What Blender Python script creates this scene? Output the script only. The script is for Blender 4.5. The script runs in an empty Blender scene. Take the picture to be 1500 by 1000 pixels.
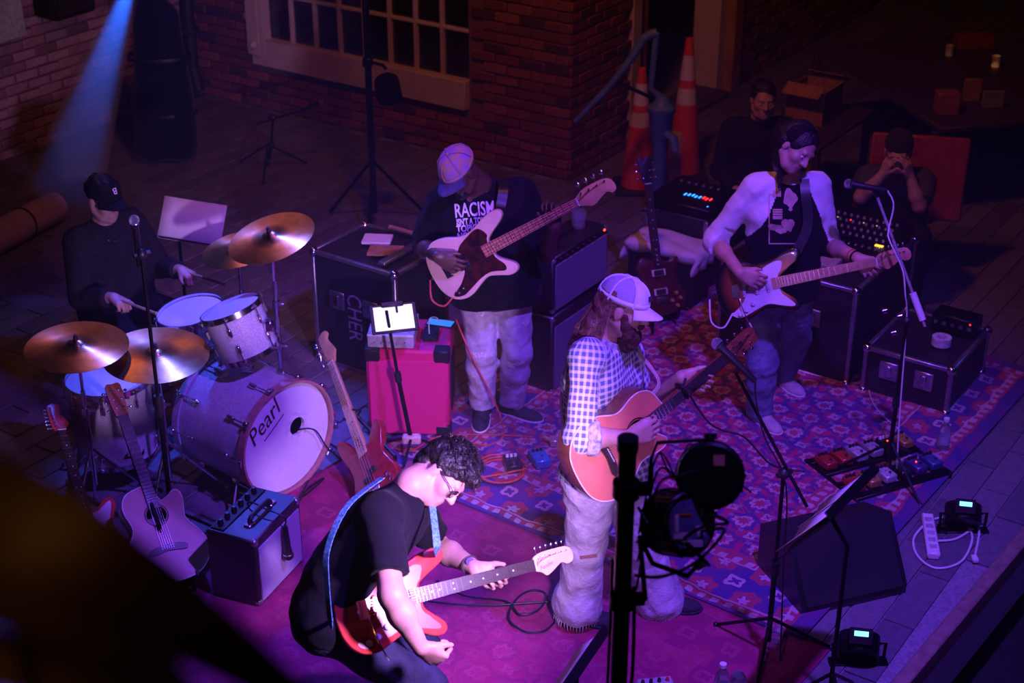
import bpy, bmesh, math, random
import numpy as np
from mathutils import Vector as V, Matrix, Euler
from mathutils.bvhtree import BVHTree
random.seed(7)
scene = bpy.context.scene
COL = scene.collection
# ------------------------------------------------------------------ camera
TH, F, H = math.radians(27.0), 2300.0, 4.4
cam_d = bpy.data.cameras.new('camera'); cam = bpy.data.objects.new('camera', cam_d); COL.objects.link(cam)
cam.location = (0, 0, H); cam.rotation_euler = (math.pi/2 - TH, 0, 0)
cam_d.sensor_width = 36; cam_d.lens = F/1500*36; cam_d.clip_start = .05; cam_d.clip_end = 100
cam_d.dof.use_dof = True; cam_d.dof.focus_distance = 6.9; cam_d.dof.aperture_fstop = 2.8
scene.camera = cam
# ------------------------------------------------------------------ world, exposure
scene.view_settings.view_transform = 'Standard'; scene.view_settings.look = 'None'
scene.view_settings.gamma = 1; scene.view_settings.use_curve_mapping = False
scene.view_settings.exposure = 0.0
W = bpy.data.worlds.new('night'); scene.world = W; W.use_nodes = True
W.node_tree.nodes['Background'].inputs[0].default_value = (.16, .10, .34, 1)
W.node_tree.nodes['Background'].inputs[1].default_value = .006
# ------------------------------------------------------------------ stage lights hung over the courtyard
def light(kind, name, loc, target, color, energy, angle=60, blend=.5, radius=.08):
    d = bpy.data.lights.new(name, kind); o = bpy.data.objects.new(name, d); COL.objects.link(o)
    d.color = color; d.energy = energy
    if kind == 'SPOT':
        d.spot_size = math.radians(angle); d.spot_blend = blend
    d.shadow_soft_size = radius
    o.location = loc
    if target is not None:
        o.rotation_euler = (V(target) - V(loc)).to_track_quat('-Z', 'Y').to_euler()
    return o
# stage lamps of the rig above the picture: violet from the front, blue from behind the drums
light('SPOT', 'stage_wash_front_offscreen', (1.5, 4.0, 5.6), (.42, 6.5, .2), (.20, .055, 1.0), 2100, 62, .85, .10)
light('SPOT', 'stage_lamp_back_offscreen', (-1.75, 9.2, 4.2), (-1.15, 6.9, .5), (.05, .08, 1.0), 1150, 38, .6, .07)
# warm courtyard lamps above the picture: on the walls, the doorway and the desk, and mirrored in the cymbals
light('SPOT', 'courtyard_lamp_above_offscreen', (-.2, 7.2, 6.2), (.9, 10.8, .8), (1.0, .23, .09), 290, 95, .9, .25)
light('SPOT', 'courtyard_lamp_back_offscreen', (-3.0, 11.0, 4.6), (-1.6, 7.0, .9), (1.0, .30, .05), 34, 70, .8, .10)
# the blue beam that enters over the top edge, and the blue lamp beyond the right edge, both seen in the haze
light('SPOT', 'beam_lamp_left_offscreen', (-2.115, 9.0, 2.33), (-2.60, 9.0, 1.20), (.012, .13, 1.0), 620, 15, .35, .02)
light('SPOT', 'stage_lamp_right_offscreen', (4.6, 7.6, 2.6), (2.75, 7.3, .5), (.03, .12, 1.0), 60, 40, .9, .05)
# warm lamp on the viewer's balcony, to the left, that catches the near leaves
light('POINT', 'balcony_lamp_left_offscreen', (-1.7, .5, 4.9), None, (1.0, .30, .05), 20, radius=.05)

# ------------------------------------------------------------------ pixel helpers (image taken as 1500 x 1000)
cT, sT = math.cos(TH), math.sin(TH)
def ray(px, py):
    u = (px-750)/F; v = (py-500)/F
    return V((u, cT - v*sT, -sT - v*cT))
def G(px, py, z=0.0):
    r = ray(px, py); t = (z-H)/r.z
    return V((0, 0, H)) + r*t
def Y(px, py, y):
    r = ray(px, py); return V((0, 0, H)) + r*(y/r.y)
def solve_len(p0, px, py, L, away=True):
    """point on the pixel's ray at distance L from p0"""
    r = ray(px, py).normalized(); o = V((0, 0, H)) - p0
    b = o.dot(r); c = o.dot(o) - L*L; D = b*b - c
    t = -b + (math.sqrt(D) if away else -math.sqrt(D)) if D > 0 else -b
    return V((0, 0, H)) + r*t
def AZ(deg):
    a = math.radians(deg); return V((math.sin(a), math.cos(a), 0))
DA, DB = AZ(-56), AZ(34)          # axes of the building and the paving
# ------------------------------------------------------------------ materials
MATS = {}
def mat(name, col, rough=.5, metal=0.0, var=.18, scale=30, bump=0.0, bscale=None, spec=.5, emit=None, estr=0, coat=0, trans=0, alpha=1, col2=None, aniso=0, sheen=0, coords='Object'):
    if name in MATS: return MATS[name]
    m = bpy.data.materials.new(name); m.use_nodes = True; nt = m.node_tree; N = nt.nodes; L = nt.links
    b = N['Principled BSDF']
    tc = N.new('ShaderNodeTexCoord'); no = N.new('ShaderNodeTexNoise'); no.inputs['Scale'].default_value = scale; no.inputs['Detail'].default_value = 4
    L.new(tc.outputs[coords], no.inputs['Vector'])
    mx = N.new('ShaderNodeMix'); mx.data_type = 'RGBA'
    c2 = col2 if col2 else tuple(max(0, c*(1-2*var)) for c in col)
    mx.inputs['A'].default_value = (*col, 1); mx.inputs['B'].default_value = (*c2, 1)
    rp = N.new('ShaderNodeMapRange'); rp.inputs['From Min'].default_value = .38; rp.inputs['From Max'].default_value = .68
    L.new(no.outputs['Fac'], rp.inputs['Value']); L.new(rp.outputs['Result'], mx.inputs['Factor'])
    L.new(mx.outputs['Result'], b.inputs['Base Color'])
    b.inputs['Roughness'].default_value = rough; b.inputs['Metallic'].default_value = metal
    b.inputs['Specular IOR Level'].default_value = spec
    if coat: b.inputs['Coat Weight'].default_value = coat; b.inputs['Coat Roughness'].default_value = .08
    if trans: b.inputs['Transmission Weight'].default_value = trans
    if alpha < 1: b.inputs['Alpha'].default_value = alpha
    if sheen: b.inputs['Sheen Weight'].default_value = sheen
    if emit:
        b.inputs['Emission Color'].default_value = (*emit, 1); b.inputs['Emission Strength'].default_value = estr
    if aniso:
        b.inputs['Anisotropic'].default_value = aniso
        t = N.new('ShaderNodeTangent'); t.direction_type = 'RADIAL'; t.axis = 'Z'; L.new(t.outputs[0], b.inputs['Tangent'])
    if bump:
        bp = N.new('ShaderNodeBump'); bp.inputs['Strength'].default_value = bump; bp.inputs['Distance'].default_value = .01
        n2 = N.new('ShaderNodeTexNoise'); n2.inputs['Scale'].default_value = bscale or scale*3; n2.inputs['Detail'].default_value = 3
        L.new(tc.outputs[coords], n2.inputs['Vector']); L.new(n2.outputs['Fac'], bp.inputs['Height']); L.new(bp.outputs[0], b.inputs['Normal'])
    MATS[name] = m; return m
def nodes_of(m): return m.node_tree.nodes, m.node_tree.links, m.node_tree.nodes['Principled BSDF']
BLACK_METAL = mat('black_metal', (.012, .012, .014), .38, .6)
BLACK_PLASTIC = mat('black_plastic', (.012, .012, .014), .45)
BLACK_CLOTH = mat('black_cloth', (.010, .009, .014), .9, spec=.15, bump=.25, scale=40, sheen=.1)
TOLEX = mat('black_tolex', (.014, .013, .018), .42, bump=.15, scale=150, spec=.9)
CHROME = mat('chrome', (.75, .75, .78), .16, 1.0, var=.05)
ALU = mat('aluminium', (.55, .55, .58), .35, .9)
CABLE = mat('black_cable', (.008, .008, .01), .5)
WHITE_PLASTIC = mat('white_plastic', (.75, .74, .72), .4, var=.04)
PAPER = mat('paper', (.78, .75, .72), .8, var=.03, spec=.2)
SKIN = mat('skin', (.50, .29, .23), .5, var=.10, scale=18, bump=.08, bscale=220)
SKIN_D = mat('skin_dark', (.10, .048, .03), .45, var=.12, scale=18)
DENIM_L = mat('light_denim', (.56, .54, .60), .85, var=.18, scale=14, bump=.5, bscale=70, spec=.15)
DENIM_B = mat('blue_denim', (.20, .23, .38), .85, var=.22, scale=14, bump=.5, bscale=80, spec=.15)
DENIM_D = mat('dark_denim', (.035, .035, .085), .85, var=.2, scale=14, bump=.5, bscale=80, spec=.15)
MAPLE = mat('maple', (.62, .36, .15), .3, var=.12, scale=12, coat=.4)
ROSEWOOD = mat('rosewood', (.030, .014, .010), .4, var=.25, scale=40)
WOOD = mat('light_wood', (.55, .36, .20), .55, var=.15, scale=14)
# ------------------------------------------------------------------ mesh builder
class MB:
    def __init__(s): s.v = []; s.f = []
    def add(s, vs, fs, M=None):
        n = len(s.v)
        s.v += [tuple(M @ V(p)) for p in vs] if M is not None else [tuple(p) for p in vs]
        s.f += [tuple(i+n for i in f) for f in fs]; return s
    def box(s, c, size, M=None, ch=0.0, R=None):
        hx, hy, hz = size[0]/2, size[1]/2, size[2]/2
        c = V(c); ch = min(ch, hx*.9, hy*.9, hz*.9)
        if ch <= 0:
            vs = [V((sx*hx, sy*hy, sz*hz)) for sx in (-1, 1) for sy in (-1, 1) for sz in (-1, 1)]
            fs = [(0, 1, 3, 2), (4, 6, 7, 5), (0, 4, 5, 1), (2, 3, 7, 6), (0, 2, 6, 4), (1, 5, 7, 3)]
        else:
            bm = bmesh.new()
            for sx in (-1, 1):
                for sy in (-1, 1):
                    for sz in (-1, 1):
                        bm.verts.new((sx*(hx-ch), sy*(hy-ch), sz*hz)); bm.verts.new((sx*(hx-ch), sy*hy, sz*(hz-ch))); bm.verts.new((sx*hx, sy*(hy-ch), sz*(hz-ch)))
            bmesh.ops.convex_hull(bm, input=list(bm.verts)); bm.verts.index_update()
            vs = [v.co.copy() for v in bm.verts]; fs = [tuple(v.index for v in f.verts) for f in bm.faces]; bm.free()
        if R is not None: vs = [R @ v for v in vs]
        return s.add([v + c for v in vs], fs, M)
    def tube(s, pts, r, n=8, M=None, caps=True):
        pts = [V(p) for p in pts]; rs = r if isinstance(r, (list, tuple)) else [r]*len(pts)
        vs = []; fs = []; nrm = None
        for i, p in enumerate(pts):
            t = (pts[min(i+1, len(pts)-1)] - pts[max(i-1, 0)])
            t = t.normalized() if t.length > 1e-9 else V((0, 0, 1))
            if nrm is None: nrm = t.orthogonal().normalized()
            else:
                nrm = nrm - t*nrm.dot(t); nrm = nrm.normalized() if nrm.length > 1e-6 else t.orthogonal().normalized()
            b = t.cross(nrm)
            for k in range(n):
                a = 2*math.pi*k/n; vs.append(p + (nrm*math.cos(a) + b*math.sin(a))*rs[i])
        for i in range(len(pts)-1):
            for k in range(n):
                k2 = (k+1) % n; fs.append((i*n+k, i*n+k2, (i+1)*n+k2, (i+1)*n+k))
        if caps: fs.append(tuple(range(n-1, -1, -1))); fs.append(tuple((len(pts)-1)*n+k for k in range(n)))
        return s.add(vs, fs, M)
    def lathe(s, prof, M=None, n=32, cap=True):
        """profile [(radius, z)] spun round local z"""
        vs = []; fs = []
        for r, z in prof:
            for k in range(n):
                a = 2*math.pi*k/n; vs.append((r*math.cos(a), r*math.sin(a), z))
        for i in range(len(prof)-1):
            for k in range(n):
                k2 = (k+1) % n; fs.append((i*n+k, i*n+k2, (i+1)*n+k2, (i+1)*n+k))
        if cap: fs.append(tuple(range(n-1, -1, -1))); fs.append(tuple((len(prof)-1)*n+k for k in range(n)))
        return s.add(vs, fs, M)
    def prism(s, out, z0, z1, M=None, bev=0.0):
        """extrude a 2D outline (counter-clockwise) from z0 to z1; bev rounds both rims"""
        n = len(out); P = [V((x, y)) for x, y in out]
        nr = []
        for i in range(n):
            t = (P[(i+1) % n] - P[i-1]); t = t.normalized() if t.length > 1e-9 else V((1, 0)); nr.append(V((t.y, -t.x)))
        rings = [(z0, 0), (z1, 0)] if bev <= 0 else [(z0, bev), (z0+bev*.3, bev*.3), (z0+bev, 0), (z1-bev, 0), (z1-bev*.3, bev*.3), (z1, bev)]
        vs = []; fs = []
        for z, ins in rings:
            for i in range(n): q = P[i] - nr[i]*ins; vs.append((q.x, q.y, z))
        for j in range(len(rings)-1):
            for i in range(n):
                k = (i+1) % n; fs.append((j*n+i, j*n+k, (j+1)*n+k, (j+1)*n+i))
        fs.append(tuple(range(n-1, -1, -1))); fs.append(tuple((len(rings)-1)*n+i for i in range(n)))
        return s.add(vs, fs, M)
    def sphere(s, c, r, M=None, n=12, sc=(1, 1, 1)):
        pr = [(max(1e-4, math.sin(math.pi*i/n))*1.0, -math.cos(math.pi*i/n)) for i in range(n+1)]
        m = Matrix.Translation(V(c)) @ Matrix.Diagonal((r*sc[0], r*sc[1], r*sc[2], 1))
        return s.lathe(pr, (M @ m) if M is not None else m, n=n+4, cap=True)
    def torus(s, R, r, M=None, n=32, k=8, a0=0, a1=2*math.pi):
        full = abs(a1-a0-2*math.pi) < 1e-6; cnt = n if full else n+1
        vs = []; fs = []
        for i in range(cnt):
            a = a0+(a1-a0)*i/n
            for j in range(k):
                b = 2*math.pi*j/k; rr = R+r*math.cos(b); vs.append((rr*math.cos(a), rr*math.sin(a), r*math.sin(b)))
        for i in range(n):
            i2 = (i+1) % cnt
            for j in range(k): j2 = (j+1) % k; fs.append((i*k+j, i2*k+j, i2*k+j2, i*k+j2))
        return s.add(vs, fs, M)
    def mesh(s, name, off=(0, 0, 0), ang=38):
        me = bpy.data.meshes.new(name); o = V(off)
        me.from_pydata([tuple(V(p)-o) for p in s.v], [], s.f); me.update()
        bm = bmesh.new(); bm.from_mesh(me); bmesh.ops.recalc_face_normals(bm, faces=bm.faces); bm.to_mesh(me); bm.free()
        me.polygons.foreach_set('use_smooth', [True]*len(me.polygons)); me.set_sharp_from_angle(angle=math.radians(ang))
        return me
def wloc(o):
    p = V((0, 0, 0))
    while o is not None: p = p + o.location; o = o.parent
    return p
def link(name, me, m, parent=None, loc=(0, 0, 0)):
    o = bpy.data.objects.new(name, me); COL.objects.link(o)
    if m is not None and not me.materials: me.materials.append(m)
    o.location = loc
    if parent is not None: o.parent = parent
    return o
def tag(o, label=None, cat=None, group=None, kind=None):
    if label: o['label'] = label
    if cat: o['category'] = cat
    if group: o['group'] = group
    if kind: o['kind'] = kind
    return o
def thing(name, label, cat, loc=(0, 0, 0), group=None):
    o = bpy.data.objects.new(name, None); COL.objects.link(o); o.empty_display_size = .05
    o.location = loc; return tag(o, label, cat, group)
def part(name, mb, m, parent, kind=None, label=None, ang=38):
    """mb is in world coordinates; the object keeps them under an unrotated parent"""
    o = link(name, mb.mesh(name, wloc(parent), ang), m, parent)
    return tag(o, label, None, None, kind)
def single(name, mb, m, label, cat, base=None, group=None, ang=38):
    """a thing of one mesh: origin at its base"""
    b = V(base) if base is not None else V(mb.v[0])
    o = link(name, mb.mesh(name, b, ang), m); o.location = b; return tag(o, label, cat, group)
def copy_thing(o, loc, label=None, group=None):
    c = o.copy(); COL.objects.link(c); c.location = loc
    if label: c['label'] = label
    if group: c['group'] = group
    for ch in [x for x in bpy.data.objects if x.parent == o]:
        d = ch.copy(); COL.objects.link(d); d.parent = c
        for g in [x for x in bpy.data.objects if x.parent == ch]:
            e = g.copy(); COL.objects.link(e); e.parent = d
    return c
def frame(o, X, N):
    X = V(X).normalized(); Yv = V(N).cross(X).normalized(); Z = X.cross(Yv)
    M = Matrix((X, Yv, Z)).transposed().to_4x4(); M.translation = V(o); return M
def zframe(o, Zd, Xh=(1, 0, 0)):
    Z = V(Zd).normalized(); X = V(Xh) - Z*V(Xh).dot(Z)
    X = X.normalized() if X.length > 1e-6 else Z.orthogonal().normalized()
    M = Matrix((X, Z.cross(X), Z)).transposed().to_4x4(); M.translation = V(o); return M
def spline(pts, n=8, closed=False):
    P = [V(p) for p in pts]; out = []; m = len(P)
    for i in range(m if closed else m-1):
        p0 = P[(i-1) % m] if closed else P[max(i-1, 0)]; p1 = P[i]; p2 = P[(i+1) % m]
        p3 = P[(i+2) % m] if closed else P[min(i+2, m-1)]
        for k in range(n):
            t = k/n; out.append(.5*((2*p1) + (p2-p0)*t + (2*p0-5*p1+4*p2-p3)*t*t + (3*p1-p0-3*p2+p3)*t*t*t))
    if not closed: out.append(P[-1])
    return out
def text_mesh(txt, size, font_shear=0, extrude=0.0, align='CENTER', bold=0):
    cu = bpy.data.curves.new('t', 'FONT'); cu.body = txt; cu.size = size; cu.align_x = align; cu.shear = font_shear; cu.extrude = extrude; cu.offset = bold; cu.resolution_u = 3
    o = bpy.data.objects.new('t', cu); COL.objects.link(o); dg = bpy.context.evaluated_depsgraph_get()
    me = bpy.data.meshes.new_from_object(o.evaluated_get(dg)); bpy.data.objects.remove(o); bpy.data.curves.remove(cu)
    vs = [v.co.copy() for v in me.vertices]; fs = [tuple(p.vertices) for p in me.polygons]; bpy.data.meshes.remove(me)
    return vs, fs
def text_part(name, txt, size, M, m, parent, **k):
    mb = MB(); vs, fs = text_mesh(txt, size, **k); mb.add(vs, fs, M); return part(name, mb, m, parent)
# ------------------------------------------------------------------ signed-distance bodies (one continuous skin, surface nets)
class SDF:
    def __init__(s, lo, hi, h):
        s.h = h; s.lo = np.array(lo, np.float32); s.n = np.ceil((np.array(hi)-np.array(lo))/h).astype(int)+1
        s.f = np.full(s.n, .09, np.float32)
    def sub(s, lo, hi):
        a = np.clip(np.floor((np.array(lo)-s.lo)/s.h).astype(int), 0, s.n); b = np.clip(np.ceil((np.array(hi)-s.lo)/s.h).astype(int)+1, 0, s.n)
        sl = tuple(slice(a[i], b[i]) for i in range(3))
        ax = [s.lo[i]+s.h*np.arange(a[i], b[i], dtype=np.float32) for i in range(3)]
        return sl, ax[0][:, None, None], ax[1][None, :, None], ax[2][None, None, :]
    def comb(s, sl, d, k, sub=False):
        a = s.f[sl]
        if sub:
            hh = np.maximum(k-np.abs(a+d), 0)/k; s.f[sl] = np.maximum(a, -d)+hh*hh*k*.25
        elif k > 0:
            hh = np.maximum(k-np.abs(a-d), 0)/k; s.f[sl] = np.minimum(a, d)-hh*hh*k*.25
        else: s.f[sl] = np.minimum(a, d)
    def cap(s, a, b, ra, rb=None, k=.03, sub=False):
        rb = ra if rb is None else rb; a = np.array(a, np.float32); b = np.array(b, np.float32); m = max(ra, rb)+.092
        sl, X, Yy, Z = s.sub(np.minimum(a, b)-m, np.maximum(a, b)+m)
        if s.f[sl].size == 0: return
        d = b-a; L2 = float(d@d)+1e-9
        px, py, pz = X-a[0], Yy-a[1], Z-a[2]
        t = np.clip((px*d[0]+py*d[1]+pz*d[2])/L2, 0, 1)
        q = np.sqrt((px-t*d[0])**2+(py-t*d[1])**2+(pz-t*d[2])**2)-(ra+(rb-ra)*t)
        s.comb(sl, np.minimum(q, .09), k, sub)
    def ell(s, c, rad, R=None, k=.03, sub=False):
        c = np.array(c, np.float32); m = max(rad)+.092
        sl, X, Yy, Z = s.sub(c-m, c+m)
        if s.f[sl].size == 0: return
        px, py, pz = X-c[0], Yy-c[1], Z-c[2]
        if R is not None:   # rows of R are the ellipsoid axes
            px, py, pz = (R[i][0]*px+R[i][1]*py+R[i][2]*pz for i in range(3))
        k0 = np.sqrt((px/rad[0])**2+(py/rad[1])**2+(pz/rad[2])**2); k1 = np.sqrt((px/rad[0]**2)**2+(py/rad[1]**2)**2+(pz/rad[2]**2)**2)+1e-6
        s.comb(sl, np.minimum(k0*(k0-1)/k1, .09), k, sub)
    def cut(s, p, n, R=9):
        """remove what lies on the +n side of the plane through p, inside radius R of p"""
        p = np.array(p, np.float32); n = np.array(n, np.float32); n = n/np.linalg.norm(n)
        sl, X, Yy, Z = s.sub(p-R, p+R)
        if s.f[sl].size == 0: return
        d = (X-p[0])*n[0]+(Yy-p[1])*n[1]+(Z-p[2])*n[2]
        if R < 5:
            ins = ((X-p[0])**2+(Yy-p[1])**2+(Z-p[2])**2) < R*R
            s.f[sl] = np.where(ins, np.maximum(s.f[sl], d), s.f[sl])
        else: s.f[sl] = np.maximum(s.f[sl], d)
    def wrinkle(s, amp, freq, seed, stretch=(1, 1, 1)):
        rg = np.random.RandomState(seed); sl, X, Yy, Z = s.sub(s.lo, s.lo+s.h*s.n)
        w = 0
        for i in range(5):
            d = rg.normal(size=3); d = d/np.linalg.norm(d)*freq*(.6+.35*i)*np.array(stretch); ph = rg.uniform(0, 6.28)
            w = w+np.sin(X*d[0]+Yy*d[1]+Z*d[2]+ph+1.3*np.sin((X*d[1]-Yy*d[2]+Z*d[0])*.7+ph))/(1+.5*i)
        s.f += (amp*w).astype(np.float32)[:s.n[0], :s.n[1], :s.n[2]]
    def mesh(s, name, off, m, bones=None):
        f = s.f; h = s.h
        f[0] = f[-1] = .05; f[:, 0] = f[:, -1] = .05; f[:, :, 0] = f[:, :, -1] = .05
        g = f < 0; nx, ny, nz = f.shape
        cnt = np.zeros((nx-1, ny-1, nz-1), np.int8)
        for i in (0, 1):
            for j in (0, 1):
                for k in (0, 1): cnt += g[i:nx-1+i, j:ny-1+j, k:nz-1+k]
        act = np.argwhere((cnt > 0) & (cnt < 8)); idx = np.full(cnt.shape, -1, np.int32); idx[tuple(act.T)] = np.arange(len(act))
        acc = np.zeros((len(act), 3), np.float32); c = np.zeros(len(act), np.float32)
        corner = [(i, j, k) for i in (0, 1) for j in (0, 1) for k in (0, 1)]
        val = {q: f[act[:, 0]+q[0], act[:, 1]+q[1], act[:, 2]+q[2]] for q in corner}
        for q in corner:
            for ax in range(3):
                if q[ax] == 0:
                    r = list(q); r[ax] = 1; r = tuple(r); a, b = val[q], val[r]; cr = (a < 0) != (b < 0)
                    t = np.where(cr, a/(a-b+1e-12), 0); p = np.array(q, np.float32)[None, :].repeat(len(act), 0); p[:, ax] = t
                    acc += p*cr[:, None]; c += cr
        vs = (act+acc/c[:, None])*h+s.lo
        quads = []
        for ax in range(3):
            a = [slice(None)]*3; b = [slice(None)]*3; a[ax] = slice(0, -1); b[ax] = slice(1, None)
            e = g[tuple(a)] != g[tuple(b)]; E_ = np.argwhere(e); o1, o2 = [(1, 2), (2, 0), (0, 1)][ax]
            inside = g[tuple(a)][tuple(E_.T)]
            def cell(d1, d2):
                q = E_.copy(); q[:, o1] -= d1; q[:, o2] -= d2; return idx[tuple(q.T)]
            q = np.stack([cell(1, 1), cell(0, 1), cell(0, 0), cell(1, 0)], 1)
            q[~inside] = q[~inside][:, ::-1]; quads.append(q)
        quads = np.concatenate(quads); quads = quads[(quads >= 0).all(1)]
        # one light Laplacian pass takes the grid's stair-steps out
        me = bpy.data.meshes.new(name); o = np.array(off, np.float32); vv = vs-o
        nb = np.zeros_like(vv); nc = np.zeros(len(vv), np.float32)
        for i in range(4):
            a, b = quads[:, i], quads[:, (i+1) % 4]
            np.add.at(nb, a, vv[b]); np.add.at(nc, a, 1); np.add.at(nb, b, vv[a]); np.add.at(nc, b, 1)
        vv = vv*.55+.45*nb/np.maximum(nc, 1)[:, None]
        me.vertices.add(len(vv)); me.vertices.foreach_set('co', vv.astype(np.float32).ravel())
        me.loops.add(len(quads)*4); me.loops.foreach_set('vertex_index', quads.astype(np.int32).ravel())
        me.polygons.add(len(quads)); me.polygons.foreach_set('loop_start', np.arange(0, len(quads)*4, 4, dtype=np.int32))
        me.update(calc_edges=True); me.validate()
        me.polygons.foreach_set('use_smooth', [True]*len(me.polygons))
        if bones:
            best = np.full(len(vs), 1e9); uv = np.zeros((len(vs), 2), np.float32)
            for a, b, hint, rr in bones:
                a = np.array(a); b = np.array(b); d = b-a; L = np.linalg.norm(d); d = d/L
                x = np.array(hint, float); x = x-d*(x@d); x /= np.linalg.norm(x); y = np.cross(d, x)
                q = vs-a; t = q@d; tc = np.clip(t, 0, L); rad = q-tc[:, None]*d; dist = np.linalg.norm(rad, axis=1)-rr
                ang = np.arctan2(rad@y, rad@x); w = dist < best
                best[w] = dist[w]; uv[w, 0] = ang[w]*rr; uv[w, 1] = t[w]
            lay = me.uv_layers.new(name='cloth'); li = np.zeros(len(me.loops), np.int32); me.loops.foreach_get('vertex_index', li)
            lay.data.foreach_set('uv', uv[li].ravel())
        me.materials.append(m); return me
def sleeve(S, J, sd, ex, t, ru=.058, fore=None, rf=.05, k=.03):
    """adds one sleeve, cut clean at fraction t of the upper arm (or of the forearm when fore is given)"""
    T = SDF.__new__(SDF); T.lo, T.h, T.n = S.lo, S.h, S.n; T.f = np.full(S.n, .09, np.float32)
    a, b, c = J['sh'+sd], J['el'+sd], J['wr'+sd]
    if fore is None:
        T.cap(a, a.lerp(b, min(1, t+.12)), ru+ex, ru*.93+ex, .02); T.cut(a.lerp(b, t), b-a)
    else:
        T.cap(a, b, ru+ex, ru*.9+ex, .02); T.cap(b, b.lerp(c, min(1, fore+.12)), rf+ex, rf*.95+ex, .02); T.cut(b.lerp(c, fore), c-b, .115)
    sl = (slice(None),)*3; S.comb(sl, T.f, k)
def split_mesh(o, mask_fn, name, m):
    """moves the faces whose centre (world) passes mask_fn to a new part under o"""
    me = o.data; w = wloc(o); bm = bmesh.new(); bm.from_mesh(me); bm2 = bm.copy()
    bmesh.ops.delete(bm, geom=[f for f in bm.faces if mask_fn(f.calc_center_median()+w)], context='FACES'); bm.to_mesh(me); bm.free()
    bmesh.ops.delete(bm2, geom=[f for f in bm2.faces if not mask_fn(f.calc_center_median()+w)], context='FACES')
    n = bpy.data.meshes.new(name); bm2.to_mesh(n); bm2.free(); n.materials.clear(); return link(name, n, m, o)
def rotm(f, u):
    f = V(f).normalized(); u = V(u); u = (u-f*u.dot(f)).normalized(); r = f.cross(u)
    return r, f, u
def add_head(S, c, f, u, k=.012, jaw=1.0):
    r, f, u = rotm(f, u); R = [tuple(r), tuple(f), tuple(u)]; c = V(c)
    P = lambda a, b, d: c+r*a+f*b+u*d
    S.ell(P(0, -.012, .035), (.076, .096, .086), R, .02)
    S.ell(P(0, .032, -.03), (.062, .062, .086), R, .03)
    S.ell(P(0, .045, -.085), (.046*jaw, .045, .034), R, .03)
    S.ell(P(0, .076, -.098), (.022, .018, .017), R, .02)
    for sg in (-1, 1):
        S.ell(P(sg*.042, .058, -.022), (.024, .026, .024), R, .02)
        S.cap(P(sg*.058, .0, -.055), P(sg*.04, .045, -.09), .022, .02, .02)
    S.cap(P(-.034, .082, .024), P(.034, .082, .024), .012, k=.014)
    for sg in (-1, 1): S.ell(P(sg*.032, .103, .001), (.019, .016, .012), R, .012, sub=True)
    S.cap(P(0, .090, .012), P(0, .112, -.026), .009, .013, .010)
    for sg in (-1, 1):
        S.ell(P(sg*.012, .098, -.030), (.010, .010, .008), R, .006)
        S.ell(P(sg*.078, -.006, -.008), (.010, .021, .033), R, .008)
    S.cap(P(-.020, .088, -.058), P(.020, .088, -.058), .0075, k=.008)
    S.cap(P(-.017, .086, -.072), P(.017, .086, -.072), .0085, k=.008)
    return P, R
def add_hand(S, w, d, n, side, curls=(.5, .5, .5, .5), thumb=(.7, .5, .25), sc=1.0, spread=.06):
    """w wrist, d towards the knuckles, n out of the palm, side +1 / -1 chooses the thumb's side along d x n"""
    w = V(w); d = V(d).normalized(); n = V(n); n = (n-d*n.dot(d)).normalized(); s = d.cross(n)*side
    kn = [w+d*(.088-.004*abs(i-1)-.006*(i == 3))*sc+s*(.032-.021*i)*sc for i in range(4)]
    for i in range(4): S.cap(w+d*.012*sc+s*(.016-.011*i)*sc, kn[i], .0155*sc, .0115*sc, .014)
    S.ell(w+d*.045*sc+n*.004*sc, (.036*sc, .046*sc, .014*sc), [tuple(s), tuple(d), tuple(n)], .012)
    S.ell(w+d*.036*sc+s*.026*sc+n*.010*sc, (.016*sc, .028*sc, .014*sc), [tuple(s), tuple(d), tuple(n)], .012)
    LEN = [(.041, .025, .021), (.045, .028, .022), (.041, .026, .021), (.032, .020, .018)]
    tips = []
    for i in range(4):
        p = kn[i]; a = 0; cu = curls[i] if isinstance(curls[i], (tuple, list)) else (curls[i], curls[i]*1.15, curls[i]*.8)
        base = (d+s*spread*(1.5-i)).normalized()
        for j in range(3):
            a += cu[j]; q = p+(base*math.cos(a)+n*math.sin(a))*LEN[i][j]*sc
            S.cap(p, q, (.0092-.0009*j)*sc, (.0086-.0011*j)*sc, .0035); p = q
        tips.append(p)
    b = w+d*.028*sc+s*.030*sc+n*.006*sc; t0 = (d*thumb[0]+s*thumb[1]+n*thumb[2]).normalized()
    q = b+t0*.042*sc; S.cap(b, q, .0135*sc, .0105*sc, .008)
    t1 = (t0+d*.45+n*.15-s*.15).normalized(); S.cap(q, q+t1*.030*sc, .0105*sc, .0085*sc, .004)
    return tips
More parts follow.
